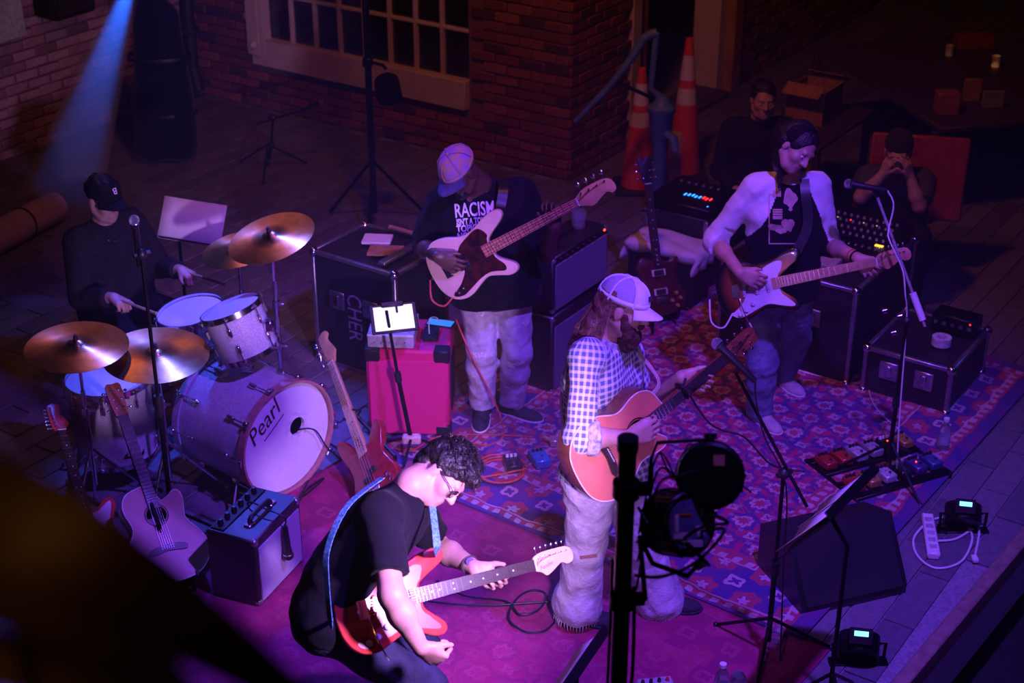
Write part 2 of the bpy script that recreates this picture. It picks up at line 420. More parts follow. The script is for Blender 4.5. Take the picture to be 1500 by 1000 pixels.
def limbs(S, J, ex=0.0, k=.04, torso=True, belly=.125, chest=.105, arms=None, legs=None, th=.084):
    """torso / arms / legs of the posed figure, thickened by ex"""
    if torso:
        ch = (J['shR']+J['shL'])*.5; pel = (J['hipR']+J['hipL'])*.5; ax = (J['shL']-J['shR'])
        hx = (J['hipL']-J['hipR']).normalized(); sx = ax.normalized()
        S.cap(J['shR']+sx*.03, J['shL']-sx*.03, .062+ex, k=k)
        for t, w, r in ((.20, .10, chest), (.45, .085, chest*.98), (.70, .07, belly), (.95, .085, belly*.92)):
            c = ch.lerp(pel, t); dx = sx.lerp(hx, t).normalized()
            b = J.get('bulge', V((0, 0, 0)))*(math.sin(math.pi*min(1, t)))
            S.cap(c-dx*w+b, c+dx*w+b, r+ex, k=.06)
        S.cap(J['hipR']+V((0, 0, .02)), J['hipL']+V((0, 0, .02)), th+.018+ex, k=.05)
    if 'neck' in J and torso:
        S.cap(ch+(J['neck']-ch)*.2, J['neck'], .066+ex*.6, .055+ex*.3, k=.04)
def arm(S, J, sd, ex=0.0, upto=1.0, k=.025, ru=.050, rf=.042, rw=.029):
    a, b, c = J['sh'+sd], J['el'+sd], J['wr'+sd]
    S.cap(a, b, ru+ex, ru*.83+ex, k)
    if upto > .5:
        m = b.lerp(c, .35); S.cap(b, m, rf+ex*.9, rf*1.02+ex*.9, k); S.cap(m, c, rf*1.02+ex*.8, rw+ex*.8, k)
def leg(S, J, sd, ex=0.0, k=.03, r0=.086, r1=.056, r2=.038, flare=0.0):
    a, b, c = J['hip'+sd], J['kn'+sd], J['an'+sd]
    S.cap(a, b, r0+ex, r1+ex, k); m = b.lerp(c, .35)
    S.cap(b, m, r1+ex, r1*.98+ex, k); S.cap(m, c, r1*.98+ex, r2+ex+flare, k)
def bounds(J, pad=.22):
    a = np.array([tuple(v) for k, v in J.items() if k != 'bulge' and isinstance(v, V)]); return a.min(0)-pad, a.max(0)+pad
def shoe(parent, an, toe, mu, ms, size=.27, floor=0.0):
    an = V(an); d = V(toe); d.z = 0; d.normalize(); z0 = floor; heel = V((an.x, an.y, z0))-d*.065; tip = V((an.x, an.y, z0))+d*(size-.085)
    side = V((-d.y, d.x, 0)); R = [tuple(side), tuple(d), (0, 0, 1)]
    for nm, mt in (('shoe', mu), ('sole', ms)):
        S = SDF(np.array((an.x, an.y, z0))-.28, np.array((an.x, an.y, z0))+.28, .006)
        ex = 0 if nm == 'shoe' else .005
        zc = .0 if nm == 'shoe' else 0
        S.cap(heel+V((0, 0, .045)), heel.lerp(tip, .45)+V((0, 0, .045)), .038+ex, .040+ex, .03)
        S.ell(heel.lerp(tip, .70)+V((0, 0, .030)), (.047+ex, .088+ex, .040+ex), R, .03)
        S.cap(heel+d*.045+V((0, 0, .05)), heel+d*.055+V((0, 0, .10)), .040+ex, .043+ex, .03)
        if nm == 'shoe': S.cut((0, 0, z0+.026), (0, 0, -1)); S.cut((0, 0, z0+.112), (0, 0, 1))
        else: S.cut((0, 0, z0+.028), (0, 0, 1)); S.cut((0, 0, z0+.001), (0, 0, -1))
        o = link(nm, S.mesh(nm, wloc(parent), mt), mt, parent)
def sdf_part(name, S, m, parent, bones=None, label=None):
    o = link(name, S.mesh(name, wloc(parent), m, bones), m, parent); return tag(o, label)
def conform(mb, bvh, direction, off=.003, lim=.3):
    out = []; eye = V((0, 0, H))
    for p in mb.v:
        d = (V(p)-eye).normalized()
        h = bvh.ray_cast(V(p)-d*lim, d, 2*lim)
        out.append(tuple(h[0]-d*off) if h[0] is not None else p)
    mb.v = out
def bvh_of(o):
    w = wloc(o); me = o.data
    return BVHTree.FromPolygons([v.co+w for v in me.vertices], [tuple(p.vertices) for p in me.polygons])
def grid_refine(mb, size):
    """split long faces so that a flat print can follow the cloth"""
    bm = bmesh.new(); vs = [bm.verts.new(p) for p in mb.v]
    for f in mb.f:
        try: bm.faces.new([vs[i] for i in f])
        except ValueError: pass
    bmesh.ops.triangulate(bm, faces=bm.faces)
    for _ in range(4):
        e = [e for e in bm.edges if e.calc_length() > size]
        if not e: break
        bmesh.ops.subdivide_edges(bm, edges=e, cuts=1); bmesh.ops.triangulate(bm, faces=bm.faces)
    bm.verts.index_update(); mb.v = [tuple(v.co) for v in bm.verts]; mb.f = [tuple(v.index for v in f.verts) for f in bm.faces]; bm.free()
# ================================================================== the setting
def px_t(o, d, px):
    u = (px-750)/F
    dep = lambda p, isdir=False: p.y*cT-(p.z-(0 if isdir else H))*sT
    return (u*dep(o)-o.x)/(d.x-u*dep(d, True))
def on_plane(px, py, o, n):
    r = ray(px, py); t = (o-V((0, 0, H))).dot(n)/r.dot(n); return V((0, 0, H))+r*t
def proj(p):
    z = p.z-H; d = p.y*cT-z*sT; up = p.y*sT+z*cT
    return 750+F*p.x/d, 500-F*up/d, F/d
CORN = G(832, 264)
tA = px_t(CORN, DA, 284); INNER = CORN+DA*tA
tB = 6.0
nA = -DB          # outward normal of the window facade
nB = -DA          # outward normal of the door facade (faces right and towards the camera)
def wallA(px, py): p = on_plane(px, py, CORN, nA); return (p-CORN).dot(DA), p.z
def wallB(px, py): p = on_plane(px, py, CORN, nB); return (p-CORN).dot(DB), p.z
def brick_mat(name, cols, rough=.85):
    m = bpy.data.materials.new(name); m.use_nodes = True; N, L, b = nodes_of(m)
    oi = N.new('ShaderNodeObjectInfo'); ge = N.new('ShaderNodeNewGeometry'); ad = N.new('ShaderNodeMath'); ad.operation = 'ADD'
    fr = N.new('ShaderNodeMath'); fr.operation = 'FRACT'; L.new(oi.outputs['Random'], ad.inputs[0]); L.new(ge.outputs['Random Per Island'], ad.inputs[1]); L.new(ad.outputs[0], fr.inputs[0])
    cr = N.new('ShaderNodeValToRGB'); cr.color_ramp.interpolation = 'CONSTANT'
    while len(cr.color_ramp.elements) < len(cols): cr.color_ramp.elements.new(.5)
    for i, c in enumerate(cols): e = cr.color_ramp.elements[i]; e.position = i/len(cols); e.color = (*c, 1)
    L.new(fr.outputs[0], cr.inputs[0])
    tc = N.new('ShaderNodeTexCoord'); no = N.new('ShaderNodeTexNoise'); no.inputs['Scale'].default_value = 25; no.inputs['Detail'].default_value = 6; L.new(tc.outputs['Object'], no.inputs['Vector'])
    mx = N.new('ShaderNodeMix'); mx.data_type = 'RGBA'; mx.blend_type = 'MULTIPLY'; mx.inputs['Factor'].default_value = .6
    L.new(cr.outputs[0], mx.inputs['A']); L.new(no.outputs['Fac'], mx.inputs['B']); L.new(mx.outputs['Result'], b.inputs['Base Color'])
    bp = N.new('ShaderNodeBump'); bp.inputs['Strength'].default_value = .5; bp.inputs['Distance'].default_value = .01; L.new(no.outputs['Fac'], bp.inputs['Height']); L.new(bp.outputs[0], b.inputs['Normal'])
    b.inputs['Roughness'].default_value = rough; return m
BRICK = brick_mat('red_brick', [(.34, .10, .07), (.26, .07, .05), (.40, .13, .09), (.10, .05, .06), (.30, .09, .06), (.22, .07, .06)])
BRICKW = brick_mat('limewashed_brick', [(.55, .30, .28), (.42, .22, .22), (.60, .36, .32), (.30, .15, .15), (.50, .26, .24)])
MORTAR = mat('mortar', (.34, .25, .24), .95, scale=60, bump=.4)
MORTAR_D = mat('dark_mortar', (.22, .13, .12), .95, scale=60, bump=.4)
def bmesh_box(size, ch): mb = MB(); mb.box((0, 0, 0), size, ch=ch); return mb.mesh('brick')
def brick_wall(wall, o, d, n, L, z0, z1, m, holes=(), BL=.215, BH=.071, J=.011, seed=1, flat=0.03):
    """running-bond bricks standing proud of the wall's mortar face; o,d wall line, n outward"""
    rg = random.Random(seed); full = bmesh_box((BL, flat, BH), .006); half = bmesh_box((BL/2-J/2, flat, BH), .006)
    rz = math.atan2(d.y, d.x); spots = []
    nc = int((z1-z0)/(BH+J)); step = BL+J
    for c in range(nc):
        z = z0+(c+.5)*(BH+J); x = -step/2 if c % 2 else 0
        while x < L-.05:
            a, b = x, x+BL
            kind = full
            if a < 0: a = 0; kind = half
            if b > L: b = L; kind = half if L-a < BL*.75 else full
            mid = (a+b)/2; x += step
            if any(h0 < mid+BL*.3 and mid-BL*.3 < h1 and k0 < z+BH*.4 and z-BH*.4 < k1 for h0, h1, k0, k1 in holes): continue
            p = o+d*mid+V((0, 0, z))+n*(flat/2-.012+rg.uniform(-.003, .003))
            px, py, sc = proj(p)
            if -700 < px < 2100 and -520 < py < 1040: spots.append((sc+(500 if -30 < px < 1530 and -20 < py < 1020 else 0), p, kind))
    spots.sort(key=lambda t: -t[0]); w = wloc(wall)
    for sc, p, kind in spots[:300]:
        b = link('brick', kind, m, wall, p-w); b.rotation_euler = (0, rg.uniform(-.004, .004), rz)
    if len(spots) > 300:
        mb = MB(); R = Matrix.Rotation(rz, 3, 'Z')
        for sc, p, kind in spots[300:]: mb.box(p, (BL if kind is full else BL/2-J/2, flat, BH), R=R, ch=.006)
        tag(link('bricks', mb.mesh('bricks', w), m, wall), kind='stuff')
def slab(name, o, d, n, L, z0, z1, thick, m, holes=()):
    """wall body behind the face line, built of strips round its openings; front face recessed by the mortar depth"""
    mb = MB(); M = frame(o, d, (0, 0, 1)); sgn = 1 if (M.to_3x3() @ V((0, 1, 0))).dot(n) > 0 else -1
    def strip(a, b, c, e):
        if b-a > .01 and e-c > .01: mb.box(((a+b)/2, -sgn*(thick/2+.012), (c+e)/2), (b-a, thick, e-c), M)
    xs = sorted({0, L, *[h for q in holes for h in q[:2]]})
    for a, b in zip(xs, xs[1:]):
        hs = [q for q in holes if q[0] < (a+b)/2 < q[1]]
        if not hs: strip(a, b, z0, z1)
        for q in hs: strip(a, b, z0, q[2]); strip(a, b, q[3], z1)
    w = link(name, mb.mesh(name, o), m); w.location = o; tag(w, kind='structure'); return w
# ---- ground below the stage and the paved stage itself
EDGE_D = AZ(37.5); E0 = G(1340, 992); EN = V((EDGE_D.y, -EDGE_D.x, 0))        # stage edge line, EN points off the stage
mb = MB(); mb.box((1, 9, -.66), (30, 30, .1)); g = link('ground', mb.mesh('ground'), mat('asphalt', (.02, .018, .02), .9, bump=.5, scale=50)); tag(g, kind='structure')
PAVE = brick_mat('slate_paving', [(.20, .18, .22), (.17, .16, .20), (.22, .20, .24), (.15, .14, .18)], .55)
GROUT = mat('paving_grout', (.25, .24, .28), .95, scale=60)
mb = MB(); M = frame(E0-EDGE_D*4, EDGE_D, (0, 0, 1))      # local y points left of the edge
mb.box((10, 6.0, -.18), (28, 12, .34), M)
floor = link('floor', mb.mesh('floor', E0), GROUT); floor.location = E0; tag(floor, kind='structure')
RA, RB = AZ(-54), AZ(36)
RK = G(524, 679)                                  # left front corner of the patterned rug
RUG1 = (RK, 2.62, 3.15)                            # corner, along -RA, along RB
RUG2 = (RK+RA*.10+RB*.06, 2.85, 2.3)              # corner, along -RA, towards the camera along -RB
def in_rug(p, m=.12):
    q = p-RUG1[0]; a, b = q.dot(-RA), q.dot(RB)
    if m < a < RUG1[1]-m and m < b < RUG1[2]-m: return True
    q = p-RUG2[0]; a, b = q.dot(-RA), q.dot(-RB)
    return m < a < RUG2[1]-m and m < b < RUG2[2]-m
def paving():
    rg = random.Random(3); bl, bw, j = .44, .145, .008; me = bmesh_box((bl, bw, .03), .004); rz = math.atan2(DB.y, DB.x)
    O = G(500, 700); sp = []
    for i in range(-50, 70):
        for k in range(-18, 26):
            p = O+DA*(i*(bw+j))+DB*((k+(.5 if i % 2 else 0))*(bl+j)); p.z = -.013+rg.uniform(-.0015, .0015)
            px, py, sc = proj(p)
            if not (-700 < px < 2000 and -40 < py < 1400) or in_rug(p, .3) or (p-E0).dot(EN) > -.12: continue
            if (p-CORN).dot(DB) > -.06 and (p-CORN).dot(DA) > -.0: continue
            sp.append((abs(px-450)+abs(py-720)*1.3-(200 if px > 1100 else 0)+(0 if -30 < px < 1530 and py < 1020 else 5000), p))
    sp.sort(key=lambda t: t[0]); w = wloc(floor)
    for _, p in sp[:290]:
        o = link('paver', me, PAVE, floor, p-w); o.rotation_euler = (0, 0, rz)
    mb = MB(); R = Matrix.Rotation(rz, 3, 'Z')
    for _, p in sp[290:]: mb.box(p, (bl, bw, .03), R=R)
    if sp[290:]: tag(link('pavers', mb.mesh('pavers', w), PAVE, floor), kind='stuff')
paving()
mb = MB(); mb.box((10, .035, -.05), (28, .07, .115), M, ch=.008)
t = link('trim_1', mb.mesh('trim_1', E0), mat('edge_timber', (.28, .20, .16), .6, scale=20)); t.location = E0; tag(t, kind='structure')
# ---- walls
wa0 = wallA(375, 60); SILL0 = wallA(402, 56); SILL1 = wallA(684, 118); RAIL1 = wallA(684, 158)
sL = wallA(374, 70)[0]; sR = wallA(686, 100)[0]; zT = (SILL0[1]+SILL1[1])/2; zB = RAIL1[1]-.01; ZW = 4.2
zoB = zB
hA = [(sR, sL, zB, zB+2.1)]
wall_back = slab('wall_back', CORN, DA, nA, tA+.3, 0, ZW, .35, MORTAR_D, hA)
dL = wallB(918, 200)[0]; dR = wallB(1078, 90)[0]
hB = [(dL, dR, 0, 2.6)]
wall_right = slab('wall_right', CORN, DB, nB, tB, 0, ZW, .35, MORTAR_D, hB)
wall_left = slab('wall_left', INNER-DB*7, DB, -DA*-1, 7.0, 0, ZW, .3, MORTAR, ())
brick_wall(wall_back, CORN, DA, nA, tA, 0, 4.1, BRICK, hA, seed=2)
brick_wall(wall_right, CORN, DB, nB, tB, 0, 4.1, BRICK, hB, seed=4)
# the left wall faces right: outward normal is -DA
bpy.data.objects.remove(wall_left)
wall_left = slab('wall_left', INNER-DB*7, DB, -DA, 7.0, 0, ZW, .3, MORTAR, ())
brick_wall(wall_left, INNER-DB*7, DB, -DA, 7.0, 0, 4.1, BRICKW, (), seed=6)
# ---- window in the back wall
TRIM = mat('painted_trim', (.62, .52, .44), .5, var=.06, scale=10)
GLASS = mat('window_glass', (.85, .88, .88), .04, trans=1.0, var=0)
MA = frame(CORN, DA, (0, 0, 1))                    # x along the wall to the left, y = DA rotated left, z up
sy = 1 if (MA.to_3x3() @ V((0, 1, 0))).dot(nA) > 0 else -1
def wbox(mb, a, b, c, e, d0, d1, ch=.004): mb.box(((a+b)/2, sy*(d0+d1)/2, (c+e)/2), (abs(b-a), abs(d1-d0), e-c), MA, ch=ch)
win = thing('window_1', None, None, CORN+DA*((sL+sR)/2)+V((0, 0, zB))); tag(win, kind='structure')
zP = wallA(543, 88)[1]                             # foot of the panes
mb = MB(); wbox(mb, sR, sL, zB, zP, -.06, .05, .006); part('window_sill', mb, TRIM, win)
mb = MB(); wbox(mb, sL, sL-.155, zP-.14, zB+2.1, -.06, .06, .006); wbox(mb, sL+.02, sL-.11, zP-.14, zB+2.1, .06, .075, .004); part('casing', mb, TRIM, win)
mb = MB(); wbox(mb, sL+.06, sL, wallA(370, 22)[1]-.03, wallA(370, 22)[1]+.03, 0, .05); mb.sphere(CORN+DA*(sL-.06)+nA*.09+V((0, 0, zP-.05)), .03); part('shutter_hinge', mb, TRIM, win)
gx0, gx1 = sL-.155, sR; npn = 8; pw = (gx0-gx1)/npn
mz = [zP, wallA(580, 27)[1], wallA(580, 27)[1]+(wallA(580, 27)[1]-zP), zB+2.1]
mz[2] = min(mz[2], zB+1.9)
for i in range(npn):
    for k in range(3):
        a, b = gx1+i*pw, gx1+(i+1)*pw
        mb = MB(); wbox(mb, a, b, mz[k], mz[k+1], -.055, -.04, 0); part('pane', mb, GLASS, win)
for i in range(1, npn):
    mb = MB(); wbox(mb, gx1+i*pw-.014, gx1+i*pw+.014, zP, zB+2.1, -.05, -.005); part('muntin', mb, TRIM, win)
for k in (1, 2):
    mb = MB(); wbox(mb, gx1, gx0, mz[k]-.013, mz[k]+.013, -.048, -.008); part('muntin', mb, TRIM, win)
# downpipe in the inner corner
p = INNER-DB*.12-DA*.14; mb = MB(); mb.tube([p+V((0, 0, .25)), p+V((0, 0, ZW))], .055, 12); mb.tube([p+V((0, 0, .27)), p-DB*.03-DA*.08+V((0, 0, .08))], .055, 12)
for z in (.6, 1.9): mb.box(p+V((0, 0, z)), (.15, .15, .04), ch=.01)
single('downpipe', mb, mat('dark_pipe', (.03, .022, .022), .6), 'dark round downpipe in the corner between two brick walls', 'downpipe', p)
# ---- doorway in the right wall
MBx = frame(CORN, DB, (0, 0, 1)); syb = 1 if (MBx.to_3x3() @ V((0, 1, 0))).dot(nB) > 0 else -1
def dbox(mb, a, b, c, e, d0, d1, ch=.004): mb.box(((a+b)/2, syb*(d0+d1)/2, (c+e)/2), (abs(b-a), abs(d1-d0), e-c), MBx, ch=ch)
door = thing('door_1', None, None, CORN+DB*((dL+dR)/2)); tag(door, kind='structure')
OAK = mat('amber_trim', (.42, .22, .08), .5, var=.2, scale=6)
mb = MB(); dbox(mb, dL, dL+.13, 0, 2.6, -.1, .03); part('jamb', mb, TRIM, door)
mb = MB(); dbox(mb, dL+.13, dL+.32, 0, 2.6, -.30, -.02); part('jamb', mb, OAK, door)
mb = MB(); dbox(mb, dR-.16, dR, 0, 2.6, -.1, .05); part('jamb', mb, OAK, door)
mb = MB(); dbox(mb, dR-.28, dR-.16, 0, 2.6, -.3, -.04); part('jamb', mb, TRIM, door)
# the unlit room behind the door and the window
PLASTER = mat('room_plaster', (.45, .40, .34), .9, scale=20)
slab('wall_interior_back', CORN+DB*5.6, DA, -DB, tA, 0, ZW, .2, PLASTER, ())
slab('wall_interior_side', INNER, DB, -DA, 5.6, 0, ZW, .2, PLASTER, ())
mb = MB(); mb.box((tA/2, -sy*2.8, ZW+.05), (tA+.7, 6.4, .1), MA); o = link('ceiling', mb.mesh('ceiling', CORN), PLASTER); o.location = CORN; tag(o, kind='structure')
mb = MB(); dbox(mb, dL+.32, dR-.28, 0, .05, -.3, .10); part('threshold', mb, mat('worn_timber', (.10, .07, .05), .7), door)
# ---- rugs
def rug_mat(name, hx, hy, field, navy, cream, rust, worn=0.0):
    m = bpy.data.materials.new(name); m.use_nodes = True; N, L, b = nodes_of(m)
    def math_(op, a, c=None, clamp=False):
        n = N.new('ShaderNodeMath'); n.operation = op; n.use_clamp = clamp
        for i, x in enumerate((a, c)):
            if x is None: continue
            if isinstance(x, (int, float)): n.inputs[i].default_value = x
            else: L.new(x, n.inputs[i])
        return n.outputs[0]
    def mix(fac, A, B):
        n = N.new('ShaderNodeMix'); n.data_type = 'RGBA'
        if isinstance(fac, (int, float)): n.inputs['Factor'].default_value = fac
        else: L.new(fac, n.inputs['Factor'])
        for nm, x in (('A', A), ('B', B)):
            if isinstance(x, tuple): n.inputs[nm].default_value = (*x, 1)
            else: L.new(x, n.inputs[nm])
        return n.outputs['Result']
    tc = N.new('ShaderNodeTexCoord'); sp = N.new('ShaderNodeSeparateXYZ')
    wn = N.new('ShaderNodeTexNoise'); wn.inputs['Scale'].default_value = 7; L.new(tc.outputs['Object'], wn.inputs['Vector'])
    va = N.new('ShaderNodeVectorMath'); va.operation = 'MULTIPLY_ADD'; L.new(wn.outputs['Color'], va.inputs[0]); va.inputs[1].default_value = (.06, .06, 0); L.new(tc.outputs['Object'], va.inputs[2])
    L.new(va.outputs[0], sp.inputs[0]); x, y = sp.outputs[0], sp.outputs[1]
    ax, ay = math_('ABSOLUTE', x), math_('ABSOLUTE', y)
    d = math_('MINIMUM', math_('SUBTRACT', hx, ax), math_('SUBTRACT', hy, ay))       # distance to the rug's edge
    def flower(s, petals, r0, r1, offx=0.0, offy=0.0):
        """rosettes on a grid of cell s: 1 inside a petalled ring"""
        fx = math_('SUBTRACT', math_('FRACT', math_('ADD', math_('DIVIDE', x, s), 100+offx)), .5); fy = math_('SUBTRACT', math_('FRACT', math_('ADD', math_('DIVIDE', y, s), 100+offy)), .5)
        r = math_('SQRT', math_('ADD', math_('MULTIPLY', fx, fx), math_('MULTIPLY', fy, fy))); a = math_('ARCTAN2', fy, fx)
        rr = math_('ADD', r, math_('MULTIPLY', math_('COSINE', math_('MULTIPLY', a, petals)), .035))
        return math_('MULTIPLY', math_('GREATER_THAN', rr, r0), math_('LESS_THAN', rr, r1))
    vor = N.new('ShaderNodeTexVoronoi'); vor.inputs['Scale'].default_value = 14; L.new(va.outputs[0], vor.inputs['Vector'])
    vor2 = N.new('ShaderNodeTexVoronoi'); vor2.feature = 'DISTANCE_TO_EDGE'; vor2.inputs['Scale'].default_value = 6; L.new(va.outputs[0], vor2.inputs['Vector'])
    vine = math_('LESS_THAN', math_('ABSOLUTE', math_('SUBTRACT', math_('SINE', math_('ADD', math_('MULTIPLY', x, 26), math_('MULTIPLY', math_('SINE', math_('MULTIPLY', y, 17)), 1.6))), 0)), .16)
    # field
    c = mix(math_('LESS_THAN', vor2.outputs['Distance'], .05), field, navy)
    c = mix(vine, c, rust)
    c = mix(flower(.19, 6, .30, .42), c, navy); c = mix(flower(.19, 8, .15, .25), c, cream); c = mix(flower(.19, 5, .0, .10), c, rust)
    c = mix(flower(.19, 4, .06, .16, .5, .5), c, cream); c = mix(flower(.095, 4, .0, .15, .25, .25), c, mix(.5, cream, navy))
    # borders
    def band(a, e): return math_('MULTIPLY', math_('GREATER_THAN', d, a), math_('LESS_THAN', d, e))
    bord = mix(flower(.22, 6, .12, .32), navy, rust); bord = mix(flower(.22, 5, .0, .12), bord, cream); bord = mix(flower(.22, 4, .1, .2, .5, .5), bord, cream)
    c = mix(band(.10, .40), c, bord)
    thin = mix(flower(.07, 4, .0, .3), rust, cream)
    c = mix(band(.40, .47), c, thin); c = mix(band(.05, .10), c, thin); c = mix(math_('LESS_THAN', d, .05), c, navy)
    c = mix(band(.39, .40), c, cream); c = mix(band(.10, .11), c, cream)
    n1 = N.new('ShaderNodeTexNoise'); n1.inputs['Scale'].default_value = 5; n1.inputs['Detail'].default_value = 8; L.new(tc.outputs['Object'], n1.inputs['Vector'])
    mr = N.new('ShaderNodeMapRange'); mr.inputs['From Min'].default_value = .35; mr.inputs['From Max'].default_value = .7; mr.inputs['To Max'].default_value = 1; L.new(n1.outputs['Fac'], mr.inputs['Value'])
    c = mix(math_('MULTIPLY', mr.outputs[0], .45+worn), c, tuple(q*.8 for q in field))
    L.new(c, b.inputs['Base Color']); b.inputs['Roughness'].default_value = .95; b.inputs['Specular IOR Level'].default_value = .1
    n2 = N.new('ShaderNodeTexNoise'); n2.inputs['Scale'].default_value = 220; L.new(tc.outputs['Object'], n2.inputs['Vector'])
    bp = N.new('ShaderNodeBump'); bp.inputs['Strength'].default_value = .4; bp.inputs['Distance'].default_value = .006; L.new(n2.outputs['Fac'], bp.inputs['Height']); L.new(bp.outputs[0], b.inputs['Normal'])
    return m
def rug(name, corner, X, Yd, lx, ly, z, m, label):
    c = corner+X*lx/2+Yd*ly/2; c.z = z; nx, ny = 40, 40; rg = random.Random(5)
    vs = []; fs = []
    ph = [rg.uniform(0, 6) for _ in range(6)]
    for i in range(nx+1):
        for j in range(ny+1):
            u, v = (i/nx-.5)*lx, (j/ny-.5)*ly
            e = min(i, nx-i, j, ny-j)
            zz = .006+.0025*(math.sin(u*5+ph[0])*math.sin(v*4+ph[1])+.6*math.sin(u*11+v*7+ph[2]))*(1 if e else 0)
            vs.append((u, v, max(.003, zz)))
    I = lambda i, j: i*(ny+1)+j
    for i in range(nx):
        for j in range(ny): fs.append((I(i, j), I(i+1, j), I(i+1, j+1), I(i, j+1)))
    rim = [I(i, 0) for i in range(nx+1)]+[I(nx, j) for j in range(1, ny+1)]+[I(i, ny) for i in range(nx-1, -1, -1)]+[I(0, j) for j in range(ny-1, 0, -1)]
    b0 = len(vs); vs += [(vs[i][0], vs[i][1], -.001) for i in rim]
    for k in range(len(rim)): k2 = (k+1) % len(rim); fs.append((rim[k], b0+k, b0+k2, rim[k2]))
    fs.append(tuple(b0+k for k in range(len(rim)-1, -1, -1)))
    mb = MB(); mb.add(vs, fs); o = link(name, mb.mesh(name), m); o.location = c; o.rotation_euler = (0, 0, math.atan2(X.y, X.x)); tag(o, label, 'rug'); return o
RUGM1 = rug_mat('persian_rug', RUG1[1]/2, RUG1[2]/2, (.36, .032, .14), (.06, .045, .20), (.46, .34, .40), (.34, .06, .11))
RUGM2 = rug_mat('worn_red_rug', RUG2[1]/2, RUG2[2]/2, (.34, .026, .12), (.25, .025, .11), (.36, .05, .15), (.34, .035, .12), .40)
rug('rug', RUG2[0]+V((0, 0, 0)), -RA, -RB, RUG2[1], RUG2[2], .003, RUGM2, 'worn plain red rug under the guitarist with glasses, beside the patterned rug')
rug('rug', RUG1[0], -RA, RB, RUG1[1], RUG1[2], .0155, RUGM1, 'large red and navy patterned oriental rug under the singer and the bassist')
# ================================================================== people
def joints(y0, tab): return {k: Y(a, b, y0+d) for k, (a, b, d) in tab.items()}
def strands(mb, starts, n, seed, r=.0022):
    """starts: function(rg) -> list of control points"""
    rg = random.Random(seed)
    for _ in range(n): mb.tube(spline(starts(rg), 3), r, 4)
def cap_dome(parent, P, mats, name='cap', seam=True, brim=.075, wid=.068, lift=.0, mesh_back=True):
    """six-panel cap in the head frame P(right, forward, up)"""
    hat = tag(link(name, None, None, parent) if False else bpy.data.objects.new(name, None)); COL.objects.link(hat); hat.parent = parent; hat.empty_display_size = .03
    rx, ry, rz, u0 = .088, .108, .098, .032
    def dome(a, e, ex=0.0):
        ce, se = math.cos(e), math.sin(e); q = .55+.45*ce
        return P((rx+ex)*math.cos(a)*ce**.75, -.012+(ry+ex)*math.sin(a)*ce**.75, u0+lift+(rz+ex)*se)
    for k in range(6):
        a0 = math.pi/6+k*math.pi/3; vs = []; fs = []; na, ne = 8, 10
        for i in range(na+1):
            for j in range(ne+1): vs.append(dome(a0+math.pi/3*i/na, math.pi/2*.999*j/ne))
        for i in range(na):
            for j in range(ne): b = i*(ne+1)+j; fs.append((b, b+ne+1, b+ne+2, b+1))
        mb = MB(); mb.add(vs, fs); front = k in (0, 1) if False else (k == 0)
        o = part('panel', mb, mats[0] if k in (0,) else mats[1], hat)
        sm = o.modifiers.new('cloth', 'SOLIDIFY'); sm.thickness = .003
    if seam:
        mb = MB()
        for k in range(6):
            a = math.pi/6+k*math.pi/3; mb.tube([dome(a, math.pi/2*j/12*.999, .002) for j in range(13)], .0045 if mesh_back else .0025, 6)
        part('seam', mb, mats[2], hat)
    mb = MB(); ring = [dome(2*math.pi*i/40, .06, .0) for i in range(40)]; ring2 = [dome(2*math.pi*i/40, .26, .0) for i in range(40)]
    vs = []; fs = []
    for i in range(40): vs += [dome(2*math.pi*i/40, 0, .003), dome(2*math.pi*i/40, .22, .004)]
    for i in range(40): a = 2*i; b = 2*((i+1) % 40); fs.append((a, b, b+1, a+1))
    mb.add(vs, fs); o = part('sweatband', mb, mats[2], hat); o.modifiers.new('cloth', 'SOLIDIFY').thickness = .003
    mb = MB(); mb.sphere(dome(0, math.pi/2*.999, .003), .007); part('button', mb, mats[2], hat)
    vs = []; fs = []; na, nr = 20, 6                 # brim
    for i in range(na+1):
        a = math.pi/2+(i/na-.5)*2.0
        for j in range(nr+1):
            t = j/nr; b = V((rx*math.cos(a), -.012+ry*math.sin(a))); s = (i/na-.5)*2
            vs.append(P(b.x+(math.cos(a)*.012)*t, b.y+t*brim*(1-s*s*.82), u0+lift+.006-.016*t-.030*s*s*t-.004))
    for i in range(na):
        for j in range(nr): b = i*(nr+1)+j; fs.append((b, b+nr+1, b+nr+2, b+1))
    mb = MB(); mb.add(vs, fs); o = part('brim', mb, mats[3], hat); o.modifiers.new('cloth', 'SOLIDIFY').thickness = .005
    return hat, dome
def eyes(parent, P):
    for sg in (-1, 1):
        mb = MB(); mb.sphere(P(sg*.032, .0785, .000), .0115); e = part('eye', mb, mat('eye_white', (.6, .56, .55), .2, var=.02), parent)
        mb = MB(); mb.sphere(P(sg*.032, .0855, -.003), .006); part('iris', mb, mat('iris', (.02, .015, .012), .15), e)
HAIR_D = mat('dark_hair', (.010, .007, .009), .42, var=.3, scale=60, bump=.6, bscale=140)
HAIR_B = mat('brown_hair', (.20, .085, .06), .42, var=.35, scale=60, bump=.5, bscale=140)
BEARD = mat('brown_beard', (.10, .036, .022), .7, var=.35, scale=70, bump=.8, bscale=160)
TEE = mat('black_tee', (.007, .006, .012), .9, var=.15, scale=10, spec=.12, bump=.2, bscale=90, sheen=.03)
WHITE_TEE = mat('white_jersey', (.70, .68, .72), .85, var=.05, scale=10, spec=.15)
PRINT = mat('white_print', (.80, .76, .80), .8, var=.05)
PRINT_T = mat('tan_print', (.62, .40, .34), .85, var=.12, scale=60)
SH_DARK = mat('dark_suede', (.030, .024, .045), .85, var=.2, scale=40)
